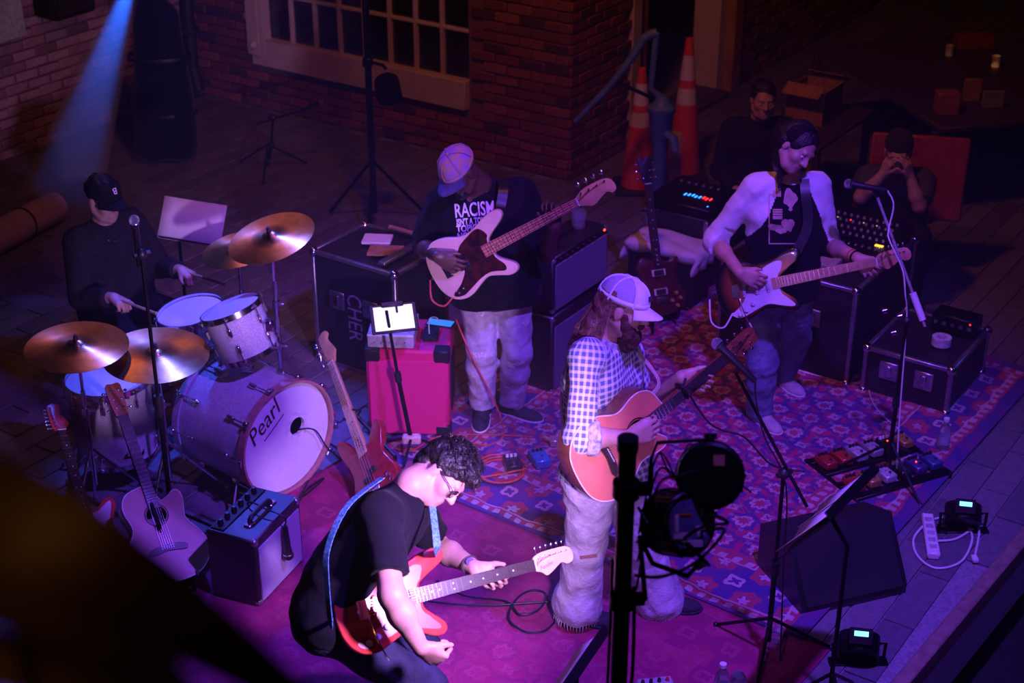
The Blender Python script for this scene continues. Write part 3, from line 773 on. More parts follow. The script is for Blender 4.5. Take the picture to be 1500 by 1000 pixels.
SH_WHITE = mat('white_rubber', (.75, .72, .72), .55, var=.06)
SH_TAN = mat('pale_canvas', (.55, .46, .42), .8, var=.1, scale=40)
def plaid():
    m = bpy.data.materials.new('plaid_flannel'); m.use_nodes = True; N, L, b = nodes_of(m)
    uv = N.new('ShaderNodeUVMap'); uv.uv_map = 'cloth'; sp = N.new('ShaderNodeSeparateXYZ'); L.new(uv.outputs[0], sp.inputs[0])
    def stripe(o):
        a = N.new('ShaderNodeMath'); a.operation = 'MULTIPLY'; L.new(o, a.inputs[0]); a.inputs[1].default_value = 2*math.pi/.030
        s = N.new('ShaderNodeMath'); s.operation = 'SINE'; L.new(a.outputs[0], s.inputs[0])
        r = N.new('ShaderNodeMapRange'); r.inputs['From Min'].default_value = .05; r.inputs['From Max'].default_value = .55; L.new(s.outputs[0], r.inputs['Value']); return r.outputs[0]
    mx = N.new('ShaderNodeMath'); mx.operation = 'MAXIMUM'; L.new(stripe(sp.outputs[0]), mx.inputs[0]); L.new(stripe(sp.outputs[1]), mx.inputs[1])
    mi = N.new('ShaderNodeMath'); mi.operation = 'ADD'; L.new(stripe(sp.outputs[0]), mi.inputs[0]); L.new(stripe(sp.outputs[1]), mi.inputs[1])
    cr = N.new('ShaderNodeValToRGB'); cr.color_ramp.elements[0].color = (.10, .13, .26, 1); cr.color_ramp.elements[1].color = (.72, .72, .70, 1)
    cr.color_ramp.elements.new(.5).color = (.46, .50, .54, 1)
    dv = N.new('ShaderNodeMath'); dv.operation = 'MULTIPLY'; L.new(mi.outputs[0], dv.inputs[0]); dv.inputs[1].default_value = .5
    L.new(dv.outputs[0], cr.inputs[0]); L.new(cr.outputs[0], b.inputs['Base Color']); b.inputs['Roughness'].default_value = .9; b.inputs['Specular IOR Level'].default_value = .15
    return m
PLAID = plaid()
GUITARS = {}
def neck_frame(tab, y0, L, N, away, y1=None):
    p0 = Y(*tab[0], y0); p1 = solve_len(p0, *tab[1], L, away); M = frame(p0, p1-p0, N); return M
to_cam = V((0, -.86, .5))
GM = {  # instrument frames: x along the neck from the strap end, z out of the face
 'front': neck_frame(((492, 903), (841, 812)), 4.56, .985, V((.10, -.80, .58)), True),
 'sun': neck_frame(((1050, 432), (1337, 372)), 7.36, 1.0, V((.05, -.93, .34)), True),
 'bass': neck_frame(((634, 408), (899, 268)), 7.30, 1.09, V((.02, -.92, .38)), False),
 'sing': neck_frame(((848, 703), (1098, 494)), 5.46, 1.0, V((.27, -.87, .12)), True),
}
def gp(k, x, y, z): return GM[k] @ V((x, y, z))
def gd(k, x, y, z): return GM[k].to_3x3() @ V((x, y, z))
# ------------------------------------------------------------------ guitarist with glasses, bent over a red guitar
def guitarist_front():
    J = joints(4.75, dict(neck=(603, 708, .16), shR=(556, 752, -.02), elR=(574, 872, -.27), wrR=(616, 948, -.30), shL=(606, 742, .33), elL=(640, 800, .38), wrL=(688, 842, .12), hipR=(482, 912, -.08), hipL=(503, 888, .14)))
    J['knR'] = V((-.33, 4.78, .47)); J['anR'] = V((-.50, 4.62, .08)); J['knL'] = V((-.36, 5.02, .46)); J['anL'] = V((-.55, 5.02, .08))
    J['wrL'] = gp('front', .60, .045, -.075)
    J['bulge'] = V((-.03, -.01, .03))
    p = thing('person', 'dark-haired person in glasses and black t-shirt bending over a red electric guitar', 'person', ((J['anR']+J['anL'])/2*1.0).to_3d().xy.to_3d())
    lo, hi = bounds({**J, 'hd': Y(650, 690, 4.97)}); S = SDF(lo, hi, .0058)
    limbs(S, J, 0, belly=.118); arm(S, J, 'R', ru=.054, rf=.048); arm(S, J, 'L', ru=.052, rf=.046); leg(S, J, 'R'); leg(S, J, 'L')
    hc = Y(649, 692, 4.97); P, R = add_head(S, hc, (.45, -.61, -.56), (.5, .5, .7)); S.cap(J['neck'], P(0, -.03, -.05), .058, .056, .03)
    # hanging loose fist of the strumming hand
    add_hand(S, J['wrR'], V((.10, .02, -.10))*1.0, V((.45, .4, -.35)), 1, curls=(1.15, 1.2, 1.2, 1.2), thumb=(.8, .35, .45), sc=1.08)
    add_hand(S, J['wrL'], gd('front', .62, -.75, .22), gd('front', .1, .05, 1), -1, curls=((.55, 1.35, .9), (.6, 1.35, .9), (.65, 1.35, .9), (.7, 1.3, .9)), thumb=(.75, .6, .5), sc=1.02)
    sdf_part('body', S, SKIN, p); eyes(p, P)
    S = SDF(lo, hi, .0072); limbs(S, J, .022, belly=.128); pass
    pel = (J['hipR']+J['hipL'])/2; ch = (J['shR']+J['shL'])/2
    S.cap(pel+V((-.03, 0, .0)), pel+V((.03, 0, -.02)), .140, k=.06); sleeve(S, J, 'R', .012, .74, .062); sleeve(S, J, 'L', .012, .72, .060); S.wrinkle(.0030, 26, 11); S.wrinkle(.0014, 62, 5)
    up = (ch-pel).normalized()
    S.cut(pel-up*.10+V((0, 0, -.03)), -up, .30)
    nd = (hc-J['neck']).normalized(); S.cut(J['neck']+nd*.035, nd, .10)
    sdf_part('t_shirt', S, TEE, p)
    S = SDF(lo, hi, .008); leg(S, J, 'R', .022, r2=.05); leg(S, J, 'L', .022, r2=.05); S.cap(J['hipR'], J['hipL'], .115, k=.05); S.wrinkle(.003, 30, 3)
    S.cut(pel+up*.06, up, .3)
    for sd in 'RL': S.cut(J['an'+sd]+V((0, 0, -.01)), (0, 0, -1), .16)
    sdf_part('jeans', S, DENIM_D, p)
    shoe(p, J['anR'], (.9, -.3, 0), SH_DARK, SH_DARK); shoe(p, J['anL'], (.95, .2, 0), SH_DARK, SH_DARK)
    # short wavy hair
    r, f, u = rotm((.45, -.61, -.56), (.5, .5, .7)); RR = [tuple(r), tuple(f), tuple(u)]
    S = SDF(np.array(hc)-.2, np.array(hc)+.2, .0045); S.ell(P(0, -.022, .046), (.090, .102, .092), RR, .01); S.ell(P(0, .055, .085), (.066, .055, .036), RR, .03); S.ell(P(0, -.07, -.03), (.066, .045, .05), RR, .03)
    S.cut(P(0, .098, .052), f*.8-u*.6, .11); S.cut(P(.075, .02, -.012), f*.55-u*.7+r*.1, .055); S.cut(P(-.075, .02, -.012), f*.55-u*.7-r*.1, .055)
    S.wrinkle(.0030, 95, 5); S.wrinkle(.0022, 180, 8)
    hair = sdf_part('hair', S, HAIR_D, p)
    mb = MB()
    def st(rg):
        a = rg.uniform(0, 6.28); e = rg.uniform(.25, 1.5); b = V((math.cos(a)*math.cos(e), math.sin(a)*math.cos(e), math.sin(e)))
        q = V((.090*b.x, -.018+.103*b.y, .047+.093*b.z)); t = V((rg.uniform(-1, 1), rg.uniform(-.2, 1.2), rg.uniform(-.6, .3)))*.03
        pts = [q*.97, q*1.06+t*.5, q*1.05+t*1.3+V((0, .006, -.004))]
        return [P(*k) for k in pts]
    strands(mb, st, 330, 4, .0024); part('curls', mb, HAIR_D, hair)
    gl = MB()
    for sg in (-1, 1):
        rim = [P(sg*(.034+.025*math.cos(t)), .104-.006*abs(math.cos(t)), .000+.019*math.sin(t)) for t in [2*math.pi*i/20 for i in range(21)]]
        gl.tube(rim, .0024, 6); gl.tube([P(sg*.059, .098, .006), P(sg*.078, .05, .006), P(sg*.083, -.005, .004), P(sg*.081, -.02, -.012)], .0022, 6)
    gl.tube([P(-.010, .107, .004), P(0, .110, .007), P(.010, .107, .004)], .0022, 6)
    g = part('glasses', gl, BLACK_PLASTIC, p)
    for sg in (-1, 1):
        mb = MB(); mb.lathe([(.0005, 0), (.019, 0), (.019, .001), (.0005, .001)], zframe(P(sg*.034, .102, 0), f)); part('lens', mb, mat('spectacle_lens', (.9, .9, .9), .02, trans=1.0, var=0), g)
    # wristwatch on the fretting arm
    wd = (J['wrL']-J['elL']).normalized(); c = J['wrL']-wd*.035; mb = MB(); mb.torus(.033, .006, zframe(c, wd), 20, 6); w = part('wristwatch', mb, mat('watch_strap', (.06, .05, .05), .4), p)
    mb = MB(); mb.lathe([(.001, -.004), (.017, -.004), (.017, .004), (.001, .004)], zframe(c+V((.1, -.6, .8)).normalized()*.036, (.1, -.6, .8)), 16); part('watch_face', mb, CHROME, w)
    return p, J
GF, JF = guitarist_front()
# ------------------------------------------------------------------ singer in cap and plaid shirt
def singer():
    J = joints(5.85, dict(neck=(884, 500, .02), shR=(858, 522, -.14), elR=(848, 640, -.30), wrR=(936, 648, -.40), shL=(915, 516, .16), elL=(940, 608, .20), wrL=(1000, 588, .06), hipR=(866, 700, -.08), hipL=(914, 690, .08), knR=(857, 805, -.06), anR=(846, 884, -.04), knL=(940, 797, .06), anL=(966, 876, .06)))
    J['wrR'] = gp('sing', .34, -.005, .055)+V((-.075, -.02, -.005)); J['wrL'] = gp('sing', .655, .03, -.06); J['bulge'] = V((-.02, .05, 0))
    p = thing('person', 'bearded long-haired person in white cap and plaid shirt playing an acoustic guitar', 'person', (.47, 5.87, 0))
    hc = Y(913, 450, 5.85); lo, hi = bounds({**J, 'hd': hc}); S = SDF(lo, hi, .0058); hf, hu = V((.9, -.25, -.28)), V((.3, .1, .95))
    limbs(S, J, 0, belly=.112); arm(S, J, 'R', rf=.044); arm(S, J, 'L', rf=.044); leg(S, J, 'R'); leg(S, J, 'L')
    P, R = add_head(S, hc, hf, hu); S.cap(J['neck'], P(0, -.03, -.05), .058, .056, .03)
    add_hand(S, J['wrR'], V((.9, .12, .2)), gd('sing', 0, 0, -1), 1, curls=((.6, .8, .5), (.55, .8, .5), (.55, .8, .5), (.6, .8, .5)), thumb=(.9, .35, .1), sc=1.06)
    add_hand(S, J['wrL'], gd('sing', .62, -.75, .22), gd('sing', .1, .05, 1), -1, curls=((.55, 1.35, .9),)*4, thumb=(.75, .6, .5), sc=1.04)
    sdf_part('body', S, SKIN, p); eyes(p, P)
    # plaid shirt with rolled sleeves
    S = SDF(lo, hi, .0066); limbs(S, J, .020, belly=.120, chest=.106); pass
    pel = (J['hipR']+J['hipL'])/2; S.cap(pel+V((-.06, -.03, .02)), pel+V((.06, .03, .02)), .140, k=.05); sleeve(S, J, 'R', .014, 1, .052, fore=.30, rf=.05); sleeve(S, J, 'L', .018, 1, .054, fore=.22, rf=.048); S.wrinkle(.0040, 30, 21); S.wrinkle(.0022, 60, 4)
    S.cut(pel-V((0, 0, .0)), (0, 0, -1))
    nd = (hc-J['neck']).normalized(); S.cut(J['neck']+nd*.03, nd, .12)
    ch = (J['shR']+J['shL'])/2
    bones = [(ch, pel, (0, -1, 0), .16), (J['shR'], J['elR'], (-1, 0, 0), .07), (J['elR'], J['wrR'], (0, -1, 0), .06), (J['shL'], J['elL'], (-1, 0, 0), .07), (J['elL'], J['wrL'], (0, -1, 0), .06)]
    shirt = sdf_part('plaid_shirt', S, PLAID, p, bones)
    for sd, t, rr in (('R', .26, .076), ('L', .19, .070)):
        a, b = J['el'+sd], J['wr'+sd]; d = (b-a).normalized(); c = a.lerp(b, t)
        mb = MB(); mb.tube([c-d*.03, c-d*.02, c+d*.018, c+d*.026], [rr*.96, rr*1.06, rr*1.05, rr*.92], 20); o = part('cuff', mb, mat('cuff_check', (.56, .60, .64), .9, var=.35, scale=45, spec=.1), shirt)
    # collar
    mb = MB(); c = J['neck']+nd*.02; MM = zframe(c, nd); mb.lathe([(.078, -.02), (.074, .01), (.070, .03), (.078, .032), (.092, .0), (.098, -.02)], MM, 24, cap=False); o = part('collar', mb, mat('collar_check', (.50, .55, .62), .9, var=.3, scale=45, spec=.1), shirt)
    # flared pale jeans with frayed hems
    S = SDF(lo, hi, .007)
    for sd in 'RL': leg(S, J, sd, .026, r0=.092, r1=.064, r2=.070, flare=.022)
    S.cap(J['hipR'], J['hipL'], .118, k=.05); S.wrinkle(.0026, 42, 33, (1, 1, 1.6)); S.wrinkle(.0014, 90, 3); S.cut(pel+V((0, 0, .07)), (0, 0, 1))
    for sd in 'RL': S.cut(J['an'+sd]+V((0, 0, -.055)), (0, 0, -1), .2)
    jeans = sdf_part('jeans', S, DENIM_L, p)
    for sd in 'RL':
        mb = MB(); rg = random.Random(3); c = J['an'+sd]+V((0, 0, -.05))
        dl = (J['an'+sd]-J['kn'+sd]).normalized()
        for i in range(46):
            a = 2*math.pi*i/46; q = c+V((math.cos(a), math.sin(a), 0))*.108; mb.tube([q+V((0, 0, .012)), q+V((rg.uniform(-.004, .004), rg.uniform(-.004, .004), -.012-rg.random()*.015))], [.0035, .001], 4)
        part('frayed_hem', mb, DENIM_L, jeans)
    q = J['knR']+V((.0, -.085, .0)); bv = bvh_of(jeans); mb = MB(); MM = zframe(Y(862, 815, 5.6), (0, -1, .1), (1, 0, .15)); mb.box((0, 0, 0), (.075, .016, .002), MM); grid_refine(mb, .015); conform(mb, bv, ray(862, 815), .002, .5)
    part('knee_rip', mb, mat('rip_skin', (.40, .18, .16), .8), jeans)
    shoe(p, J['anR'], (.95, -.2, 0), SH_DARK, SH_DARK); shoe(p, J['anL'], (.95, -.15, 0), SH_DARK, SH_DARK)
    # hair, beard, cap
    r, f, u = rotm(hf, hu); RR = [tuple(r), tuple(f), tuple(u)]
    S = SDF(np.array(hc)-.36, np.array(hc)+.3, .006); S.ell(P(0, -.025, .03), (.084, .095, .085), RR, .02); S.ell(P(0, -.075, -.06), (.074, .050, .095), RR, .05)
    S.ell(P(.02, -.09, -.15), (.070, .042, .075), RR, .05); S.cut(P(0, .015, -.0), f, .3); S.wrinkle(.0035, 60, 6)
    hair = sdf_part('hair', S, HAIR_B, p); mb = MB()
    def st(rg):
        a = rg.uniform(-1.25, 1.25); x0 = math.sin(a)*.088; y0 = -.03-math.cos(a)*.085; L = rg.uniform(.18, .29); ph = rg.uniform(0, 6); am = .010
        if a > .2: y0 += .015
        pts = [(x0, y0, .035)]
        for i in range(1, 7):
            t = i/6; pts.append((x0*(1+.22*t)+am*math.sin(ph+t*9)*t+.01*t, y0-.035*t+am*math.cos(ph+t*8)*t+(.045*t if a > .9 else 0), .035-L*t))
        return [P(*k) for k in pts]
    strands(mb, st, 520, 8, .0027); part('hair_strands', mb, HAIR_B, hair)
    S = SDF(np.array(hc)-.25, np.array(hc)+.25, .0045); S.ell(P(0, .062, -.095), (.052, .052, .045), RR, .03); S.ell(P(0, .07, -.135), (.042, .040, .05), RR, .03)
    for sg in (-1, 1): S.cap(P(sg*.066, .022, -.02), P(sg*.045, .06, -.09), .018, .030, .02)
    S.cap(P(-.022, .097, -.046), P(.022, .097, -.046), .010, k=.01); S.cap(P(-.012, .116, -.064), P(.012, .116, -.064), .010, k=.01, sub=True); S.wrinkle(.0028, 130, 9)
    sdf_part('beard', S, BEARD, p)
    CW = mat('white_cap_cotton', (.72, .70, .74), .85, var=.03, spec=.15); CMESH = mat('cap_mesh', (.46, .43, .52), .9, var=.25, scale=400, spec=.1)
    hat, dome = cap_dome(p, P, (CW, CMESH, CW, CW))
    mb = MB(); mb.tube([dome(math.pi/2+(i/8-.5)*.32, .45, .004) for i in range(9)], [.012]*9, 8); part('cap_patch', mb, mat('cap_patch', (.02, .02, .04), .8), hat)
    return p, J
SI, JS = singer()
# ------------------------------------------------------------------ bass player with patterned cap
def bassist():
    J = joints(7.66, dict(neck=(704, 272, -.10), shR=(646, 300, -.12), elR=(617, 360, -.06), wrR=(643, 385, -.32), shL=(764, 282, -.04), elL=(800, 372, -.10), wrL=(797, 345, -.36), hipR=(702, 428, 0), hipL=(750, 426, 0), knR=(705, 512, -.05), anR=(707, 588, .02), knL=(757, 515, -.04), anL=(750, 588, .05)))
    J['wrR'] = gp('bass', .13, .055, .045)+V((-.04, 0, .02)); J['wrL'] = gp('bass', .70, -.055, -.05); J['bulge'] = V((0, -.05, 0))
    p = thing('person', 'person in patterned cap and black slogan t-shirt playing a cream bass guitar', 'person', (-.08, 7.68, 0))
    hc = Y(672, 250, 7.44); hf, hu = V((-.45, -.55, -.62)), V((-.30, -.30, .85)); lo, hi = bounds({**J, 'hd': hc}); S = SDF(lo, hi, .006)
    limbs(S, J, 0, belly=.145, chest=.12); arm(S, J, 'R', rf=.045); arm(S, J, 'L', rf=.045); leg(S, J, 'R', r0=.086); leg(S, J, 'L', r0=.086)
    P, R = add_head(S, hc, hf, hu); S.cap(J['neck'], P(0, -.03, -.05), .062, .06, .03)
    add_hand(S, J['wrR'], gd('bass', .5, -.75, -.1), gd('bass', 0, 0, -1), 1, curls=((.35, .7, .5), (.35, .7, .5), (.4, .7, .5), (.45, .7, .5)), thumb=(.85, .5, .1), sc=1.06)
    add_hand(S, J['wrL'], gd('bass', .35, .85, .1), gd('bass', 0, -.1, 1), -1, curls=((.5, 1.3, .9),)*4, thumb=(.75, .6, .5), sc=1.04)
    sdf_part('body', S, SKIN_D, p); eyes(p, P)
    S = SDF(lo, hi, .007); limbs(S, J, .026, belly=.155, chest=.126); pass
    pel = (J['hipR']+J['hipL'])/2; S.cap(pel+V((-.08, -.02, .03)), pel+V((.08, -.02, .03)), .138, k=.06); sleeve(S, J, 'R', .016, .80, .064); sleeve(S, J, 'L', .018, .92, .064); S.wrinkle(.0032, 26, 13); S.wrinkle(.0014, 60, 2); S.cut(pel-V((0, 0, .035)), (.06, 0, -1))
    nd = (hc-J['neck']).normalized(); S.cut(J['neck']+nd*.02, nd, .11)
    tee = sdf_part('t_shirt', S, TEE, p); bv = bvh_of(tee)
    for txt, px, py, sz in (('RACISM', 695, 306, .098), ("ISN'T A TOUCHY", 697, 323, .044), ('TOPIC', 684, 334, .046), ('NOT', 681, 345, .046)):
        c = Y(px, py, 7.3); vs, fs = text_mesh(txt, sz, bold=.0016); sx = {'RACISM': .50}.get(txt, .62); w = max(v.x for v in vs)-min(v.x for v in vs)
        tw = {'RACISM': 56, "ISN'T A TOUCHY": 56, 'TOPIC': 30, 'NOT': 22}[txt]/285; sx = tw/w
        mb = MB(); MM = zframe(c, (0, -.95, .3), (1, 0, .09)); mb.add([(v.x*sx, v.y-sz*.35, 0) for v in vs], fs, MM); grid_refine(mb, .02); conform(mb, bv, (0, .95, -.12), .004, .6); part('slogan', mb, PRINT, tee)
    S = SDF(lo, hi, .007)
    for sd in 'RL': leg(S, J, sd, .016, r0=.092, r1=.064, r2=.055)
    S.cap(J['hipR'], J['hipL'], .112, k=.05); S.wrinkle(.0024, 44, 35, (1, 1, 1.6)); S.wrinkle(.0014, 90, 3); S.cut(pel+V((0, 0, .06)), (0, 0, 1))
    for sd in 'RL': S.cut(J['an'+sd]+V((0, 0, -.025)), (0, 0, -1), .18)
    jeans = sdf_part('jeans', S, DENIM_L, p)
    bj = bvh_of(jeans)
    for px, py, w, h in ((704, 460, .05, .03), (771, 473, .05, .035), (702, 520, .10, .035), (760, 532, .11, .03), (757, 565, .06, .02)):
        mb = MB(); c = Y(px, py, 7.5); mb.prism([(w/2*math.cos(a)*(1+.25*math.sin(3*a+px)), h/2*math.sin(a)) for a in [2*math.pi*i/18 for i in range(18)]], 0, .002, zframe(c, (0, -1, .1), (1, 0, 0))); grid_refine(mb, .015); conform(mb, bj, ray(px, py), .003, .6); part('distressed_patch', mb, mat('frayed_white_denim', (.74, .70, .74), .95, var=.3, scale=90), jeans)
    shoe(p, J['anR'], (-.08, -1, 0), SH_DARK, SH_WHITE); shoe(p, J['anL'], (.85, -.5, 0), SH_DARK, SH_WHITE)
    CP = mat('floral_cap', (.30, .16, .42), .85, scale=38, col2=(.50, .28, .08)); CB = mat('dark_cap_brim', (.06, .05, .16), .85)
    cap_dome(p, P, (CP, CP, CP, CB), mesh_back=False, brim=.072)
    r, f, u = rotm(hf, hu); RR = [tuple(r), tuple(f), tuple(u)]
    S = SDF(np.array(hc)-.2, np.array(hc)+.2, .005); S.ell(P(0, .068, -.085), (.048, .045, .045), RR, .03); S.wrinkle(.002, 150, 3); S.cut(P(0, .06, -.045), u, .3); sdf_part('beard', S, HAIR_D, p)
    mb = MB(); mb.torus(.064, .0035, zframe(J['neck']+nd*.01, nd), 40, 6); part('necklace', mb, CHROME, p)
    return p, J
BA, JB = bassist()
# ------------------------------------------------------------------ long-haired guitarist in raglan shirt
def guitarist_sun():
    J = joints(7.62, dict(neck=(1157, 258, -.03), shR=(1104, 276, -.06), elR=(1047, 352, .0), wrR=(1092, 408, -.28), shL=(1199, 272, .0), elL=(1212, 358, -.02), wrL=(1252, 386, -.26), hipR=(1120, 428, 0), hipL=(1166, 424, .08), knR=(1117, 530, -.06), anR=(1113, 606, .02), knL=(1166, 495, .24), anL=(1147, 551, .45)))
    J['wrR'] = gp('sun', .155, .075, .05)+V((-.015, 0, .02)); J['wrL'] = gp('sun', .735, .03, -.06); J['bulge'] = V((0, -.02, 0))
    p = thing('person', 'long-haired person in white-sleeved black raglan shirt playing a sunburst electric guitar', 'person', (1.47, 7.8, 0))
    hc = Y(1167, 214, 7.48); hf, hu = V((.42, -.72, -.45)), V((.2, .35, .9)); lo, hi = bounds({**J, 'hd': hc}); S = SDF(lo, hi, .006)
    limbs(S, J, 0, belly=.105, chest=.10); arm(S, J, 'R', ru=.046, rf=.04); arm(S, J, 'L', ru=.046, rf=.04); leg(S, J, 'R'); leg(S, J, 'L')
    P, R = add_head(S, hc, hf, hu, jaw=.95); S.cap(J['neck'], P(0, -.03, -.05), .054, .052, .03)
    add_hand(S, J['wrR'], gd('sun', .75, -.6, -.05), gd('sun', 0, 0, -1), 1, curls=((.35, .7, .5),)*4, thumb=(.85, .5, .1), sc=1.0)
    add_hand(S, J['wrL'], gd('sun', .5, -.8, .2), gd('sun', .1, .05, 1), -1, curls=((.55, 1.2, .7),)*4, thumb=(.75, .6, .5), sc=1.0, spread=.16)
    sdf_part('body', S, SKIN, p); eyes(p, P)
    pel = (J['hipR']+J['hipL'])/2; nd = (hc-J['neck']).normalized()
    S = SDF(lo, hi, .0068); limbs(S, J, .020, belly=.118, chest=.106); S.cap(pel+V((-.06, 0, .06)), pel+V((.06, 0, .06)), .118, k=.06); sleeve(S, J, 'R', .012, 1, .054, fore=.20, rf=.050); sleeve(S, J, 'L', .012, 1, .056, fore=.20, rf=.052); S.wrinkle(.0032, 30, 17); S.wrinkle(.0016, 66, 7); S.cut(pel-V((0, 0, .03)), (0, 0, -1)); S.cut(J['neck']+nd*.015, nd, .10)
    sx = (J['shL']-J['shR']).normalized(); mid = J['neck']
    tee = sdf_part('raglan_shirt', S, TEE, p); bv = bvh_of(tee)
    split_mesh(tee, lambda q: abs((q-mid).dot(sx)) > .062+max(0, mid.z-q.z)*.46 and q.z > pel.z+.12, 'sleeve', WHITE_TEE)
    mb = MB(); mb.torus(.066, .009, zframe(J['neck']+nd*.010, nd), 36, 8); part('collar', mb, WHITE_TEE, tee)
    def pr(shapes):
        mb = MB()
        for poly in shapes:
            pts = [Y(x, y, 7.25) for x, y in poly]; mb.add(pts, [tuple(range(len(pts)))])
        grid_refine(mb, .025); conform(mb, bv, (0, .9, -.45), .004, .6); return mb
    rc = lambda a, b, c, d: [(a, b), (c, b), (c, d), (a, d)]
    def blob(cx, cy, rx, ry, s): return [(cx+rx*math.cos(t)*(1+.22*math.sin(3*t+s)), cy+ry*math.sin(t)*(1+.22*math.cos(4*t+s))) for t in [2*math.pi*i/16 for i in range(16)]]
    shapes = [rc(1126, 284, 1127.5, 356), rc(1126, 356, 1166, 357.5), rc(1126, 284, 1132, 285.5), rc(1132, 279, 1144, 288), rc(1132, 306, 1146, 308), rc(1132, 309, 1146, 311.5), rc(1132, 312.5, 1146, 315), rc(1132, 316, 1146, 321), blob(1157, 290, 10, 13, 1), blob(1134, 333, 10, 5, 2), blob(1154, 330, 9, 10, 3), blob(1158, 306, 3, 3, 0), blob(1145, 338, 8, 4, 5)]
    part('shirt_print', pr(shapes), PRINT_T, tee)
    S = SDF(lo, hi, .007)
    for sd in 'RL': leg(S, J, sd, .018, r0=.086, r1=.062, r2=.05)
    S.cap(J['hipR'], J['hipL'], .108, k=.05); S.wrinkle(.0022, 44, 37, (1, 1, 1.6)); S.wrinkle(.0013, 90, 3); S.cut(pel+V((0, 0, .06)), (0, 0, 1))
    for sd in 'RL': S.cut(J['an'+sd]+V((0, 0, -.012)), (0, 0, -1), .16)
    sdf_part('jeans', S, DENIM_B, p)
    shoe(p, J['anR'], (.45, -.9, 0), SH_TAN, SH_WHITE); shoe(p, J['anL'], (.45, -.9, 0), SH_TAN, SH_WHITE)
    r, f, u = rotm(hf, hu); RR = [tuple(r), tuple(f), tuple(u)]
    S = SDF(np.array(hc)-.34, np.array(hc)+.26, .006); S.ell(P(0, -.018, .04), (.087, .103, .090), RR, .02); 
    dn = V((0, 0, -1))
    for sg in (-1, 1): S.cap(P(sg*.076, -.045, .0), P(sg*.078, -.07, .0)+dn*.15, .020, .026, .03)
    S.cap(P(0, -.08, -.02), P(0, -.08, -.02)+dn*.14, .07, .06, .05); S.cut(P(0, .062, .05), f*.9-u*.3, .075); S.wrinkle(.0025, 70, 9); hair = sdf_part('hair', S, HAIR_D, p); mb = MB()
    def st(rg):
        sg = rg.choice((-1, 1)); a = rg.uniform(1.15, 2.9); x0 = sg*math.sin(a)*.092; y0 = -.018+math.cos(a)*.075; L = rg.uniform(.2, .30); w = rg.uniform(-.01, .01)
        return [P(sg*.006, .03-.05*a/2.6, .132), P(x0*.75, y0*.8, .10), P(x0, y0, .03)]+[P(x0*1.03, min(y0, -.03)-.02, .02)+dn*L*t+r*(w*t+.004*math.sin(t*7+w*900)) for t in (.33, .66, 1)]
    strands(mb, st, 260, 12, .0028); part('hair_strands', mb, HAIR_D, hair)
    wd = (J['wrL']-J['elL']).normalized(); mb = MB(); mb.torus(.030, .006, zframe(J['wrL']-wd*.05, wd), 20, 6); part('bracelet', mb, mat('red_cord', (.5, .04, .03), .7), p)
    mb = MB(); mb.torus(.030, .007, zframe(J['wrL']-wd*.02, wd), 20, 6); part('wristband', mb, BLACK_METAL, p)
    return p, J
SU, JU = guitarist_sun()
# ================================================================== guitars
def sm2(pts, n=5): return [(p.x, p.y) for p in spline([(x, y, 0) for x, y in pts], n, True)]
STRAT = [(0, .01), (.012, -.085), (.06, -.148), (.13, -.162), (.20, -.135), (.255, -.118), (.31, -.138), (.352, -.158), (.388, -.160), (.408, -.142), (.402, -.114), (.370, -.082), (.344, -.056), (.337, -.035), (.337, .03), (.355, .052), (.40, .076), (.438, .096), (.460, .120), (.456, .143), (.430, .155), (.37, .147), (.29, .120), (.22, .118), (.14, .152), (.07, .155), (.015, .10)]
PBASS = [(x*1.08, y*1.04) for x, y in STRAT]
SINGLECUT = [(0, 0), (.012, -.09), (.06, -.152), (.12, -.165), (.19, -.128), (.24, -.112), (.30, -.132), (.345, -.140), (.356, -.115), (.33, -.075), (.345, -.035), (.35, .03), (.372, .07), (.36, .112), (.31, .132), (.24, .114), (.19, .126), (.12, .165), (.06, .155), (.012, .09)]
PGUARD = [(.055, -.118), (.10, -.142), (.19, -.115), (.25, -.10), (.32, -.122), (.372, -.136), (.382, -.125), (.35, -.085), (.325, -.05), (.325, .03), (.345, .058), (.36, .10), (.33, .11), (.27, .092), (.20, .05), (.16, -.01), (.13, -.06), (.09, -.095)]
PGUARD_P = [(.06, -.125), (.11, -.146), (.22, -.112), (.29, -.105), (.36, -.130), (.37, -.10), (.345, -.05), (.345, .035), (.36, .07), (.33, .115), (.27, .105), (.20, .075), (.17, .02), (.17, -.04), (.12, -.09)]
def sunburst():
    m = bpy.data.materials.new('sunburst_lacquer'); m.use_nodes = True; N, L, b = nodes_of(m)
    at = N.new('ShaderNodeVertexColor'); at.layer_name = 'rim'; cr = N.new('ShaderNodeValToRGB'); e = cr.color_ramp.elements
    e[0].color = (.006, .004, .004, 1); e[0].position = .12; e[1].color = (.48, .20, .05, 1); e[1].position = .95; k = cr.color_ramp.elements.new(.5); k.color = (.22, .035, .015, 1)
    L.new(at.outputs['Color'], cr.inputs[0]); L.new(cr.outputs[0], b.inputs['Base Color']); b.inputs['Roughness'].default_value = .2; b.inputs['Coat Weight'].default_value = .5; return m
